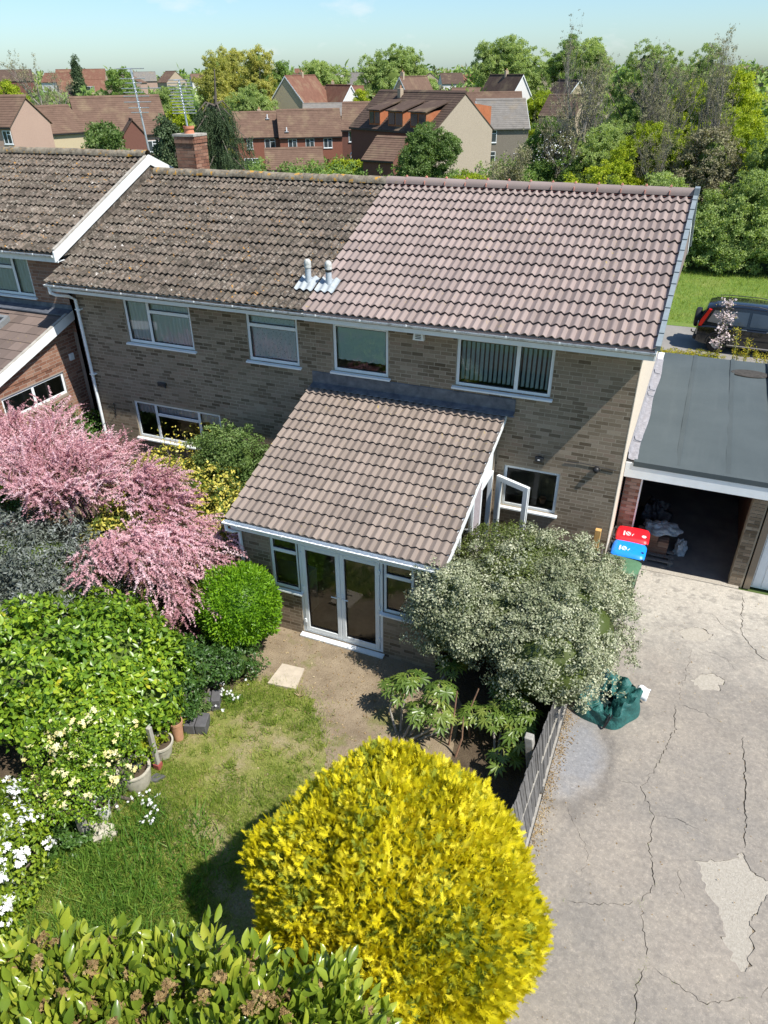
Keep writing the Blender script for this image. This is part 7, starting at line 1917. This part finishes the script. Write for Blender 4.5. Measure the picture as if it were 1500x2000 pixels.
def far_house(label, u, v, dist, w, d, eave, ridge, rz, wall, roof, wins=(), gwins=(), verge=False, chim=(), over=0.25, z=None, group='houses behind the ridge', name='house', cat='house', axis='x', flue=(), hip=0, rows=True):
    """front face -y; ridge along x (or along y when axis is 'y'); u,v,dist: the middle of the front eave"""
    p = far(u, v, dist); bz = p[2] - eave if z is None else z
    t = thing(name, label, cat, (0, 0, 0), group)
    W2, D2 = (w/2, d) if axis == 'x' else (d/2, w)
    g = G(); g.box(-w/2, w/2, 0, d, -5.0, eave)
    if axis == 'x':
        for s in (-1, 1): g.prism([(0, eave), (d, eave), (d/2, ridge - .1)], 'x', s*w/2 - (.12 if s > 0 else 0), s*w/2 + (.12 if s < 0 else 0))
    else:
        g.prism([(-w/2, eave), (w/2, eave), (0, ridge - .1)], 'y', 0, .12); g.prism([(-w/2, eave), (w/2, eave), (0, ridge - .1)], 'y', d - .12, d)
    g.build('wall', wall, t)
    if axis == 'x':
        a, b = -w/2 - .12, w/2 + .12; sl = (ridge - eave)/(d/2); e = eave - over*sl
        def sheetz(y0, z0, y1, z1): return [(y0, z0), (y1, z1), (y1, z1 + .1), (y0, z0 + .1)]
        g = G().prism(sheetz(-over, e, d/2 + .004, ridge), 'x', a, b); g.prism(sheetz(d + over, e, d/2 - .004, ridge), 'x', a, b)
    else:
        sl = (ridge - eave)/(w/2); e = eave - over*sl
        g = G()
        for s in (-1, 1): g.prism([(s*(w/2 + over), e), (s*-.004, ridge), (s*-.004, ridge + .1), (s*(w/2 + over), e + .1)], 'y', -.12, d + .12)
    rf = g.build('roof', roof, t)
    if rows and dist < 135:
        g = G(); n = int(math.hypot(d/2 + over, ridge - eave)/.33)
        if axis == 'x':
            for i in range(n + 1):
                s = i/n; y = -over + (d/2 + over)*s; zz = e + (ridge - e)*s; g.prism([(y, zz + .1), (y, zz + .135), (y + .3, zz + .1 + .3*sl)], 'x', a, b)
        g.build('tile_courses', roof, rf)
    if axis == 'x': G().tube([(a, d/2, ridge + .08), (b, d/2, ridge + .08)], .11, 8).build('ridge', roof, rf)
    else: G().tube([(0, -.12, ridge + .08), (0, d + .12, ridge + .08)], .11, 8).build('ridge', roof, rf)
    if verge:
        g = G()
        if axis == 'x':
            for s in (-1, 1): g.prism([(-over, e + .09), (d/2, ridge + .09), (d/2, ridge - .16), (-over, e - .14)], 'x', s*(w/2 + .13), s*(w/2 + .16)); g.prism([(d + over, e + .09), (d/2, ridge + .09), (d/2, ridge - .16), (d + over, e - .14)], 'x', s*(w/2 + .13), s*(w/2 + .16))
        else:
            for s in (-1, 1): g.prism([(s*(w/2 + over), e + .09), (0, ridge + .09), (0, ridge - .16), (s*(w/2 + over), e - .14)], 'y', -.16, -.13)
        g.build('barge_board', WHITE_BOARD, t)
    elif axis == 'x':
        G().box(a, b, -over - .02, -over + .02, e - .08, e + .06).build('gutter', BLACK if not verge else WHITE, t)
    def win(x, zz, ww, hh, face):
        g = G(); f = .07; k = 1 if ww < .8 else 2
        def bx(x0, x1, z0, z1, y0=-.04, y1=.03):
            if face == 'f': g.box(x0, x1, y0, y1, z0, z1)
            else: g.box(w/2 - y1, w/2 - y0, x0, x1, z0, z1)
        bx(x, x+f, zz, zz+hh); bx(x+ww-f, x+ww, zz, zz+hh); bx(x+f, x+ww-f, zz, zz+f); bx(x+f, x+ww-f, zz+hh-f, zz+hh)
        if k == 2: bx(x+ww/2-f/2, x+ww/2+f/2, zz+f, zz+hh-f); bx(x+ww/2+f/2, x+ww-f, zz+hh*.68, zz+hh*.68+f)
        bx(x-.05, x+ww+.05, zz-.07, zz-.001, -.09, .03)
        wo = g.build('window', WHITE, t)
        g = G()
        if face == 'f': g.box(x+f, x+ww-f, -.012, .02, zz+f, zz+hh-f)
        else: g.box(w/2 - .02, w/2 + .012, x+f, x+ww-f, zz+f, zz+hh-f)
        g.build('pane', GLASS_DARK, wo)
    for q in wins: win(*q, 'f')
    for q in gwins: win(*q, 'g')
    for (x, y, hh) in chim:
        G().bev(x-.3, x+.3, y-.25, y+.25, eave, ridge + hh, .03).build('chimney', W_BUFF, t); G().lathe((x, y, ridge + hh), [(.12, 0), (.1, .3), (0, .3)], 8).build('chimney_pot', TERRACOTTA, t)
    for (x, s) in flue:
        y = -over + (d/2 + over)*s; zz = e + (ridge - e)*s; G().tube([(x, y, zz), (x, y, zz + .75)], .09, 8).build('flue', WHITE, t); G().bev(x-.3, x+.3, y-.3, y+.15, zz + .08, zz + .2, .02).build('flue_saddle', STEEL, t)
    dx, dy = p[0] - CAM[0], p[1] - CAM[1]
    t.location = (p[0], p[1], bz); t.rotation_euler = (0, 0, math.atan2(-dx, dy) + R(rz))
    return t
far_house('red brick house with patio doors beside the weeping conifer', 507, 267, 126, 7.0, 8, 4.9, 7.8, 4, W_RED, ROOF_B, [(-2.0, 3.3, .9, 1.3), (.7, 3.25, 1.6, 1.35), (-2.6, .1, 2.4, 1.95), (1.9, .1, 1.0, 2.0)], flue=((1.6, .72),), chim=((.6, 5.2, .5),))
far_house('red brick house with three upper white windows behind the ridge', 608, 266, 124, 9.4, 8, 4.9, 8.0, 4, W_RED, ROOF_B, [(-3.5, 3.3, 1.3, 1.3), (-.9, 3.3, 1.3, 1.3), (1.8, 3.3, 1.3, 1.3)], flue=((-3.6, .2),))
far_house('dark red brick house with two upper windows beside the dormer terrace', 717, 252, 112, 6.8, 8, 5.0, 7.8, -2, W_DRED, ROOF_B, [(-2.5, 3.5, 1.3, 1.25), (1.2, 3.5, 1.3, 1.25), (-2.3, .6, 1.3, 1.2)])
far_house('low brown-roofed brick garage in front of the red houses', 577, 329, 104, 7.3, 5.5, 2.0, 3.9, 2, W_DRED, ROOF_B, name='far_garage', cat='garage')
far_house('small gabled brown-roofed outbuilding left of the leafy gable', 738, 312, 92, 4.2, 5.5, 2.0, 3.9, -35, W_DRED, ROOF_B, name='far_garage', cat='garage')
far_house('white-gabled porch on the dark red brick house', 702, 297, 107, 2.0, 1.6, 2.2, 3.3, -20, W_WHITE, ROOF_D, axis='y', name='porch', cat='porch', verge=True)
# dormer terrace with the tall buff gable
def face_far(label, gable_uv, dist, length, d, eave, ridge, turn, wall, roof, **k):
    p = far(*gable_uv, dist); dx, dy = p[0] - CAM[0], p[1] - CAM[1]
    t = far_house(label, *gable_uv, dist, length, d, eave, ridge, 0, wall, roof, **k)
    cd = math.atan2(-dy, -dx) + R(turn)   # heading of the gable's face
    rz = cd; mid = np.array([p[0], p[1]]) - np.array([math.cos(rz), math.sin(rz)])*length/2 - np.array([-math.sin(rz), math.cos(rz)])*d/2
    t.location = (mid[0], mid[1], t.location[2]); t.rotation_euler = (0, 0, rz); return t
TR = face_far('terrace with red hung-tile dormers and a tall buff brick gable', (905, 255), 94, 16.0, 8.8, 4.8, 8.3, 42, W_DRED, ROOF_D, chim=((-3.0, 3.9, .5),), rows=True)
G().prism([(-.02, -5.0), (8.82, -5.0), (8.82, 4.8), (4.4, 8.26), (-.02, 4.8)], 'x', 7.9, 8.06).build('gable_end', wallmat('grey_brown_gable', (0.44, 0.37, 0.285)), TR)
for x, w_ in ((3.6, 2.8), (-.6, 2.8), (-4.4, 2.2)):
    g = G(); g.prism([(.25, 5.0), (.25, 6.6), (3.2, 6.9), (3.2, 5.2)], 'x', x, x + w_); dm = g.build('dormer', HANG, TR)
    G().prism([(.0, 6.6), (.0, 6.72), (3.7, 7.75), (3.7, 7.63)], 'x', x - .2, x + w_ + .2).build('dormer_roof', ROOF_D, dm)
    g = G()
    for i in range(2): g.box(x + .2 + i*(w_/2), x + w_/2 - .1 + i*(w_/2), .18, .249, 5.3, 6.45)
    g.build('dormer_window', GLASS_DARK, dm)
G().prism([(8.9, 5.0), (6.4, 5.0), (6.0, 7.4), (8.9, 7.0)], 'x', 5.2, 7.6).build('dormer', HANG, TR)
far_house('grey-roofed buff house with white windows right of the tall gable', 985, 250, 106, 6.2, 8, 4.6, 7.4, 10, W_GREY, ROOF_G, [(-2.6, 3.0, 1.7, 1.4), (-2.6, .4, 1.7, 1.6)], axis='x', verge=True)
far_house('brown-roofed house seen over the tall gable roof', 955, 214, 128, 10.0, 8, 5.0, 7.0, 4, W_BUFF, ROOF_B)
far_house('long brown-roofed house behind the green bush on the left', 245, 262, 104, 10.4, 9, 4.2, 7.8, 6, W_PINK, ROOF_B, [(2.2, 2.2, 1.6, 1.2)])
far_house('small black-gabled porch on the long brown-roofed house', 262, 262, 98, 2.4, 1.6, 2.6, 4.0, 8, W_DRED, ROOF_D, axis='y', name='porch', cat='porch')
far_house('yellow brick house with brown roof, far left', 128, 258, 100, 5.0, 7, 4.2, 6.5, 24, W_CREAM, ROOF_B)
far_house('pale house with white windows and a pink gable cut by the left edge', -22, 246, 92, 5.0, 6.4, 5.0, 7.3, -40, W_PINK, ROOF_B, [(-2.2, 3.4, 1.0, 1.2), (-.4, 3.4, 1.0, 1.2), (1.4, 3.4, 1.0, 1.2), (-2.0, .8, 1.0, 1.2), (.2, .5, .9, 1.8), (1.4, .5, .8, 1.8)])
far_house('cream gabled house with a blue roof light in the middle distance', 560, 204, 150, 7.4, 11, 4.2, 8.4, -30, W_CREAM, ROOF_R, axis='y', verge=True, chim=((0, 6, .6),))
far_house('long red-brown roof in the middle distance behind the brick houses', 634, 208, 165, 15, 9, 4.0, 7.2, -4, W_BUFF, ROOF_R, chim=((1.5, 4, .9),))
far_house('white gable at the end of the long red-brown roof', 686, 208, 152, 4.6, 9, 4.4, 7.6, 30, W_WHITE, ROOF_R, axis='y', verge=True)
far_house('grey roof between the cream gable and the brick house', 645, 226, 140, 9, 8, 3.6, 5.2, 0, W_GREY, ROOF_G)
far_house('cream gable with chimney left of the dormer terrace', 780, 203, 150, 5.0, 10, 4.6, 8.6, -30, W_CREAM, ROOF_B, axis='y', verge=True, chim=((0, 1.0, .8),))
far_house('white gable with a dark roof right of the dormer terrace', 1018, 192, 150, 4.6, 10, 4.8, 8.2, 36, W_WHITE, ROOF_D, axis='y', verge=True, chim=((0, 5, .7),))
far_house('long brown roof behind the white gable', 950, 201, 168, 14, 9, 4.2, 6.6, 0, W_BUFF, ROOF_B)
far_house('brown-roofed house with a small cream gable before the wood', 1128, 196, 146, 4.6, 9, 4.0, 6.8, 24, W_CREAM, ROOF_D, axis='y', verge=True)
far_house('long brown roof with two chimneys before the wood', 1160, 197, 162, 15, 9, 4.2, 6.6, 0, W_BUFF, ROOF_B, chim=((-4, 4, .7), (4, 4, .7)))
far_house('brown roof half hidden below the small cream gable', 1088, 226, 118, 5, 7, 2.4, 4.6, -18, W_BUFF, ROOF_D)
far_house('red pantiled house with a white dormer on the far left', 165, 184, 300, 15, 10, 5, 9.0, 6, W_PINK, ROOF_R, [(1.0, 5.6, 2.6, 1.6)])
far_house('red roof behind the dormered red house', 158, 163, 380, 20, 10, 5, 10, -10, W_BUFF, ROOF_R)
far_house('dark roofed house at the far left edge of the skyline', 22, 158, 400, 18, 10, 5, 9, 0, W_DRED, ROOF_D)
RND = random.Random(5)
for i, (u, v, dist) in enumerate([(40, 158, 420), (110, 160, 380), (285, 158, 400), (345, 160, 360), (395, 158, 430), (585, 160, 330), (600, 152, 520), (665, 158, 360), (690, 165, 300), (840, 160, 420), (885, 163, 360), (925, 158, 480), (1060, 170, 300), (560, 155, 500), (240, 162, 320), (205, 155, 500)]):
    near_ = ['left of the tall aerial', 'right of the tall aerial', 'above the weeping conifer', 'above the brick houses', 'above the dormer terrace', 'before the wood'][0 if u < 200 else 1 if u < 300 else 2 if u < 450 else 3 if u < 700 else 4 if u < 1000 else 5]
    wm, wn_ = [(W_BUFF, 'buff'), (W_WHITE, 'white'), (W_PINK, 'pink')][i % 3]; rm, rn_ = [(ROOF_D, 'dark'), (ROOF_B, 'brown'), (ROOF_G, 'grey'), (ROOF_R, 'red')][(i*3 + i//4 + (i == 13)) % 4]
    far_house('tiny distant %s house with a %s roof on the skyline, %s' % (wn_, rn_, near_), u, v, dist, RND.uniform(9, 15), 8, RND.uniform(4.5, 5.5), RND.uniform(8, 9.5), RND.uniform(-35, 35), wm, rm, axis=RND.choice(['x', 'y']), group='tiny distant houses ' + near_, rows=False)

# ================================================================== trees
def at_tree(label, u, vtop, wpx, dist, mat, kind='round', group='trees behind the houses', n=230, lsize=None, **k):
    p = far(u, vtop + 4, dist); b = gz(p[0], p[1]); h = p[2] - b; w = wpx*dist/1430.0
    return tree(label, (p[0], p[1], b), h, w, mat, kind, int(n*1.7) if kind != 'bare' else n, lsize or max(0.2, dist*0.0029), group, **k)
# weeping conifer behind the roof
p = far(412, 135, 33); bz = gz(p[0], p[1])
t = thing('weeping_conifer', 'tall dark weeping conifer behind the chimney', 'conifer', (p[0], p[1], bz)); H = p[2] - bz; g = G(); P, D = [], []
g.tube([(p[0], p[1], bz), (p[0] - .1, p[1], bz + H*.7), (p[0] + .15, p[1], bz + H)], [.2, .1, .02], 8, False)
for i in range(64):
    s = random.uniform(.22, .97); a = random.uniform(0, 6.28); L = (1.02 - s)*3.1 + .45; L *= random.uniform(.6, 1.1)
    o_ = np.array([p[0], p[1], bz + H*s]); dd = np.array([math.cos(a), math.sin(a), 0]); pts = [o_, o_ + dd*L*.5 + np.array([0, 0, .14*L]), o_ + dd*L - np.array([0, 0, .25*L])]
    g.tube(pts, [.045, .03, .01], 4, False)
    for q in np.linspace(.2, 1, int(12*L/2) + 4):
        c_ = pts[0]*(1-q)**2 + 2*q*(1-q)*pts[1] + pts[2]*q*q
        for _ in range(11): P.append(c_ + rng.normal(size=3)*np.array([.13, .13, .05]) - np.array([0, 0, random.uniform(0, .55)])); D.append((dd[0]*.2, dd[1]*.2, -1))
g.build('trunk', BARK, t, fix=False); P, D = np.array(P), np.array(D)
foliage('needles', [scatter(P, D, PLUME, .38*rng.uniform(.6, 1.2, len(P)), tilt=.3, mode='along')], T_DARK, t)

at_tree('tall yellow-green poplar left of centre on the skyline', 455, 100, 75, 159, T_YEL, 'poplar', trunk=.1, n=300)
at_tree('tallest yellow-green poplar beside the skyline poplars', 500, 95, 62, 153, T_YEL, 'poplar', trunk=.1, n=300)
at_tree('yellow-green poplar nearest the weeping conifer', 412, 110, 60, 148, T_YEL, 'poplar', trunk=.1, n=260)
at_tree('green tree right of the yellow-green poplars', 548, 118, 62, 156, T_MID, trunk=.1)
at_tree('mid-green tree in front of the yellow-green poplars', 487, 165, 110, 139, T_PALE, trunk=.1)
at_tree('rounded pale green willow above the long red-brown roof', 628, 118, 105, 202, T_PALE, trunk=.08, n=300)
at_tree('big pale green tree behind the dormer terrace', 765, 88, 145, 210, T_PALE, trunk=.08, n=380)
at_tree('green tree right of the big pale tree on the skyline', 820, 150, 60, 213, T_PALE, trunk=.1)
at_tree('broad pale green tree above the white gable', 1005, 70, 128, 192, T_PALE, trunk=.08, n=420)
at_tree('tall narrow green tree right of the broad pale tree', 1115, 66, 62, 173, T_MID, trunk=.08, n=300)
at_tree('tall green tree left of the bare ash', 1165, 66, 84, 159, T_PALE, trunk=.08, n=320)
at_tree('leafy tree below the tall narrow tree', 1150, 130, 110, 182, T_MID, trunk=.05, n=300)
at_tree('bright green bush-tree beside the white gable', 1050, 178, 80, 142, T_LIME, trunk=.05)
at_tree('lime green tree between the red brick houses', 705, 175, 62, 131, T_LIME, trunk=.05)
at_tree('small dark green tree left of the white gable', 975, 172, 42, 168, T_MID, trunk=.05)
at_tree('twiggy pale tree on the left skyline', 88, 100, 95, 131, T_TWIG, 'bare', n=1800, depth=4, bark=BARK_PALE, lsize=.3)
at_tree('dark dense conifer on the left skyline', 145, 113, 24, 298, T_DARK, 'cone', trunk=.05)
at_tree('bright green tree at the left edge above the roofs', 15, 152, 62, 114, T_LIME, trunk=.05)
at_tree('green tree between the aerials', 232, 128, 85, 170, T_MID, trunk=.08, n=300)
at_tree('pale tree right of the grid aerial', 320, 165, 80, 156, T_PALE, trunk=.05)
at_tree('green tree left of the tall aerial', 190, 195, 60, 135, T_MID, trunk=.05)
at_tree('yellow-green bush right of the grid aerial', 340, 188, 46, 62, T_LIME, trunk=.05)
at_tree('pale green bushy tree behind the left roof ridge', 205, 240, 130, 40, T_LIGHT if False else L_LIGHT, trunk=.02, n=420, lsize=.22)
at_tree('dark evergreen bush beside the chimney', 325, 228, 62, 34, T_DARK, trunk=.05, lsize=.2)
at_tree('grey-green tree in front of the tall buff gable', 832, 238, 130, 46, L_LIGHT, trunk=.03, n=520, lsize=.2)
at_tree('dark shrub left of the bare ash trunk', 985, 285, 95, 46, T_TWIG, 'bare', n=1500, depth=4, bark=BARK_PALE, lsize=.2)

# the wood on the right: bare ash, twiggy trees and hedge
at_tree('tallest bare ash with fine twigs on the right', 1205, 12, 150, 52, T_TWIG, 'bare', 'trees in the wood on the right', n=1300, depth=5, bark=BARK_PALE, lsize=.14)
at_tree('bare twiggy tree right of the tallest ash', 1290, 70, 120, 56, T_TWIG, 'bare', 'trees in the wood on the right', n=1200, depth=5, bark=BARK_PALE, lsize=.14)
at_tree('bare leaning tree third from the right edge', 1375, 68, 120, 50, T_TWIG, 'bare', 'trees in the wood on the right', n=1200, depth=5, bark=BARK_PALE, lsize=.14)
at_tree('bare tree standing at the right edge', 1475, 40, 120, 48, T_TWIG, 'bare', 'trees in the wood on the right', n=1200, depth=5, bark=BARK_PALE, lsize=.14)
at_tree('thin bare tree between the hawthorn and the ash', 1110, 165, 110, 50, T_TWIG, 'bare', 'trees in the wood on the right', n=1500, depth=4, bark=BARK_PALE, lsize=.16)
at_tree('dark leafy tree behind the bare trees on the right', 1390, 85, 130, 75, T_PALE, 'round', 'trees in the wood on the right', n=380, trunk=.05)
at_tree('pale leafy tree behind the tallest ash', 1260, 80, 120, 80, T_PALE, 'round', 'trees in the wood on the right', n=380, trunk=.05)
at_tree('lime yellow tree at the right edge of the wood', 1455, 130, 130, 58, T_LIME, 'round', 'trees in the wood on the right', n=560, trunk=.05, lsize=.24)
at_tree('lime yellow tree left of the dark leafy tree', 1345, 155, 95, 62, T_LIME, 'round', 'trees in the wood on the right', n=360, trunk=.05, lsize=.24)
at_tree('lime yellow lower tree near the field', 1420, 205, 120, 54, T_LIME, 'round', 'trees in the wood on the right', n=380, trunk=.03, lsize=.22)
at_tree('green bush with white hawthorn blossom above the new roof', 1085, 232, 130, 50, T_MID, 'round', 'trees in the wood on the right', n=420, trunk=.02, lsize=.2)
at_tree('green thicket tree under the tallest ash', 1190, 245, 150, 50, T_PALE, 'round', 'trees in the wood on the right', n=420, trunk=.02, lsize=.2)
at_tree('yellow-green thicket left of the bare trees', 1275, 240, 130, 48, T_LIME, 'round', 'trees in the wood on the right', n=360, trunk=.02, lsize=.2)
at_tree('twiggy brown thicket above the ridge end', 1330, 190, 120, 46, T_TWIG, 'bare', 'trees in the wood on the right', n=1000, depth=5, bark=BARK_PALE, lsize=.12)
P = np.array([far(1085, 290, 47)]) + rng.normal(size=(110, 3))*np.array([.8, .5, .4])
t = foliage('hawthorn_blossom', [scatter(P, np.tile([0, -.5, 1.0], (len(P), 1)), STAR, .07, tilt=.8)], F_WHITE, None); tag(t, 'spray of white hawthorn blossom in the hedge above the roof', 'blossom')
for i, (x, y, w_, h_, m_, lab) in enumerate([(-2.2, 31.6, 4.4, 4.2, T_PALE, 'hedge bush right against the roof verge'), (1.6, 31.4, 4.6, 4.6, T_PALE, 'dense green hedge bush behind the car roof'), (5.6, 31.6, 5.0, 4.4, T_PALE, 'dense green hedge bush at the right edge'), (-6.0, 32.5, 4.8, 4.6, T_LIME, 'yellow-green hedge bush above the middle of the new roof'), (-10.2, 33.5, 4.8, 4.2, T_MID, 'green hedge bush above the new roof junction'), (3.6, 34.0, 5, 6.4, T_PALE, 'taller hedge bush behind the car hedge'), (-.5, 34.5, 5, 6.2, T_TWIG, 'brown twiggy hedge bush behind the verge'), (-14.5, 34.5, 4.8, 3.6, T_LIME, 'green hedge bush behind the leafy gable'), (8, 34, 5, 6, T_LIME, 'lime hedge bush beyond the right edge bush')]):
    b = gz(x, y); rr = w_*.5
    el = [(x, y, b + h_*.42, rr*.85, rr*.7, h_*.46), (x - rr*.55, y - rr*.3, b + h_*.3, rr*.6, rr*.55, h_*.34), (x + rr*.55, y - rr*.25, b + h_*.34, rr*.62, rr*.55, h_*.38), (x + rr*.1, y - rr*.45, b + h_*.22, rr*.7, rr*.5, h_*.26), (x + random.uniform(-.5, .5)*rr, y, b + h_*.76, rr*.5, rr*.5, h_*.26)]
    shrub('hedge_bush', lab, 'hedge', (x, y, b), el, m_, CLUSTER, 330, 14, .34, .21, .7, -.6, .7, None, group='hedge bushes along the field', zmin=b + .03, stem=3)
# distant woods and gardens, one mass
P, D, S = [], [], []
for i in range(2600):
    u = random.uniform(-250, 1750); dist = 150*(10**random.uniform(0, 1.0)); q = far(u, 138, dist); b = gz(q[0], q[1])
    if abs(u - 650) < 130 and dist < 190: continue
    h = random.uniform(4, 10) if dist < 450 else random.uniform(9, 17); w_ = h*random.uniform(.45, .8)
    k = 16 if dist < 400 else 9
    d = dirs(k, -.6); P.append(np.array([q[0], q[1], b + h*.55]) + d*np.array([w_*.5, w_*.5, h*.45])*rng.uniform(.6, 1, (k, 1))); D.append(d); S.append(np.full(k, h*.36))
P, D, S = np.concatenate(P), np.concatenate(D), np.concatenate(S)
sel = rng.random(len(P))
for nm, mt, lo, hi, lab in (('far_woodland', T_MID, 0, .5, 'distant mass of mid-green trees below the skyline'), ('far_woodland', T_PALE, .5, .82, 'distant mass of paler trees below the skyline'), ('far_woodland', T_TWIG, .82, 1, 'distant mass of brownish leafless trees below the skyline')):
    k = (sel >= lo) & (sel < hi); o = foliage(nm, [scatter(P[k], D[k], CLUSTER, S[k], tilt=.6)], mt, None); tag(o, lab, 'woodland', kind='stuff')
# gardens and scrub right behind the houses
P, D = [], []
for i in range(900):
    u = random.uniform(-150, 1600); dist = random.uniform(52, 130); q = far(u, 200, dist); b = gz(q[0], q[1]); k = 14; d = dirs(k, -.2); h = random.uniform(.6, 2.0)
    P.append(np.array([q[0], q[1], b + h*.4]) + d*np.array([h*.7, h*.7, h*.5])); D.append(d)
P, D = np.concatenate(P), np.concatenate(D); o = foliage('garden_scrub', [scatter(P, D, CLUSTER, .55, tilt=.6)], T_MID, None); tag(o, 'mixed garden scrub between the houses behind', 'scrub', kind='stuff')
hp = far(705, 322, 96); hz = hp[2] - 1.2
shrub('clipped_hedge', 'long clipped yellow-green garden hedge behind the ridge', 'hedge', (hp[0], hp[1], hz), [(hp[0] - 3.6 + 1.0*i, hp[1] + .35*i, hz + .6, .85, .8, .9) for i in range(8)], T_LIME, LEAF, 200, 20, .3, .24, corek=.8, stem=0, zmin=-20)
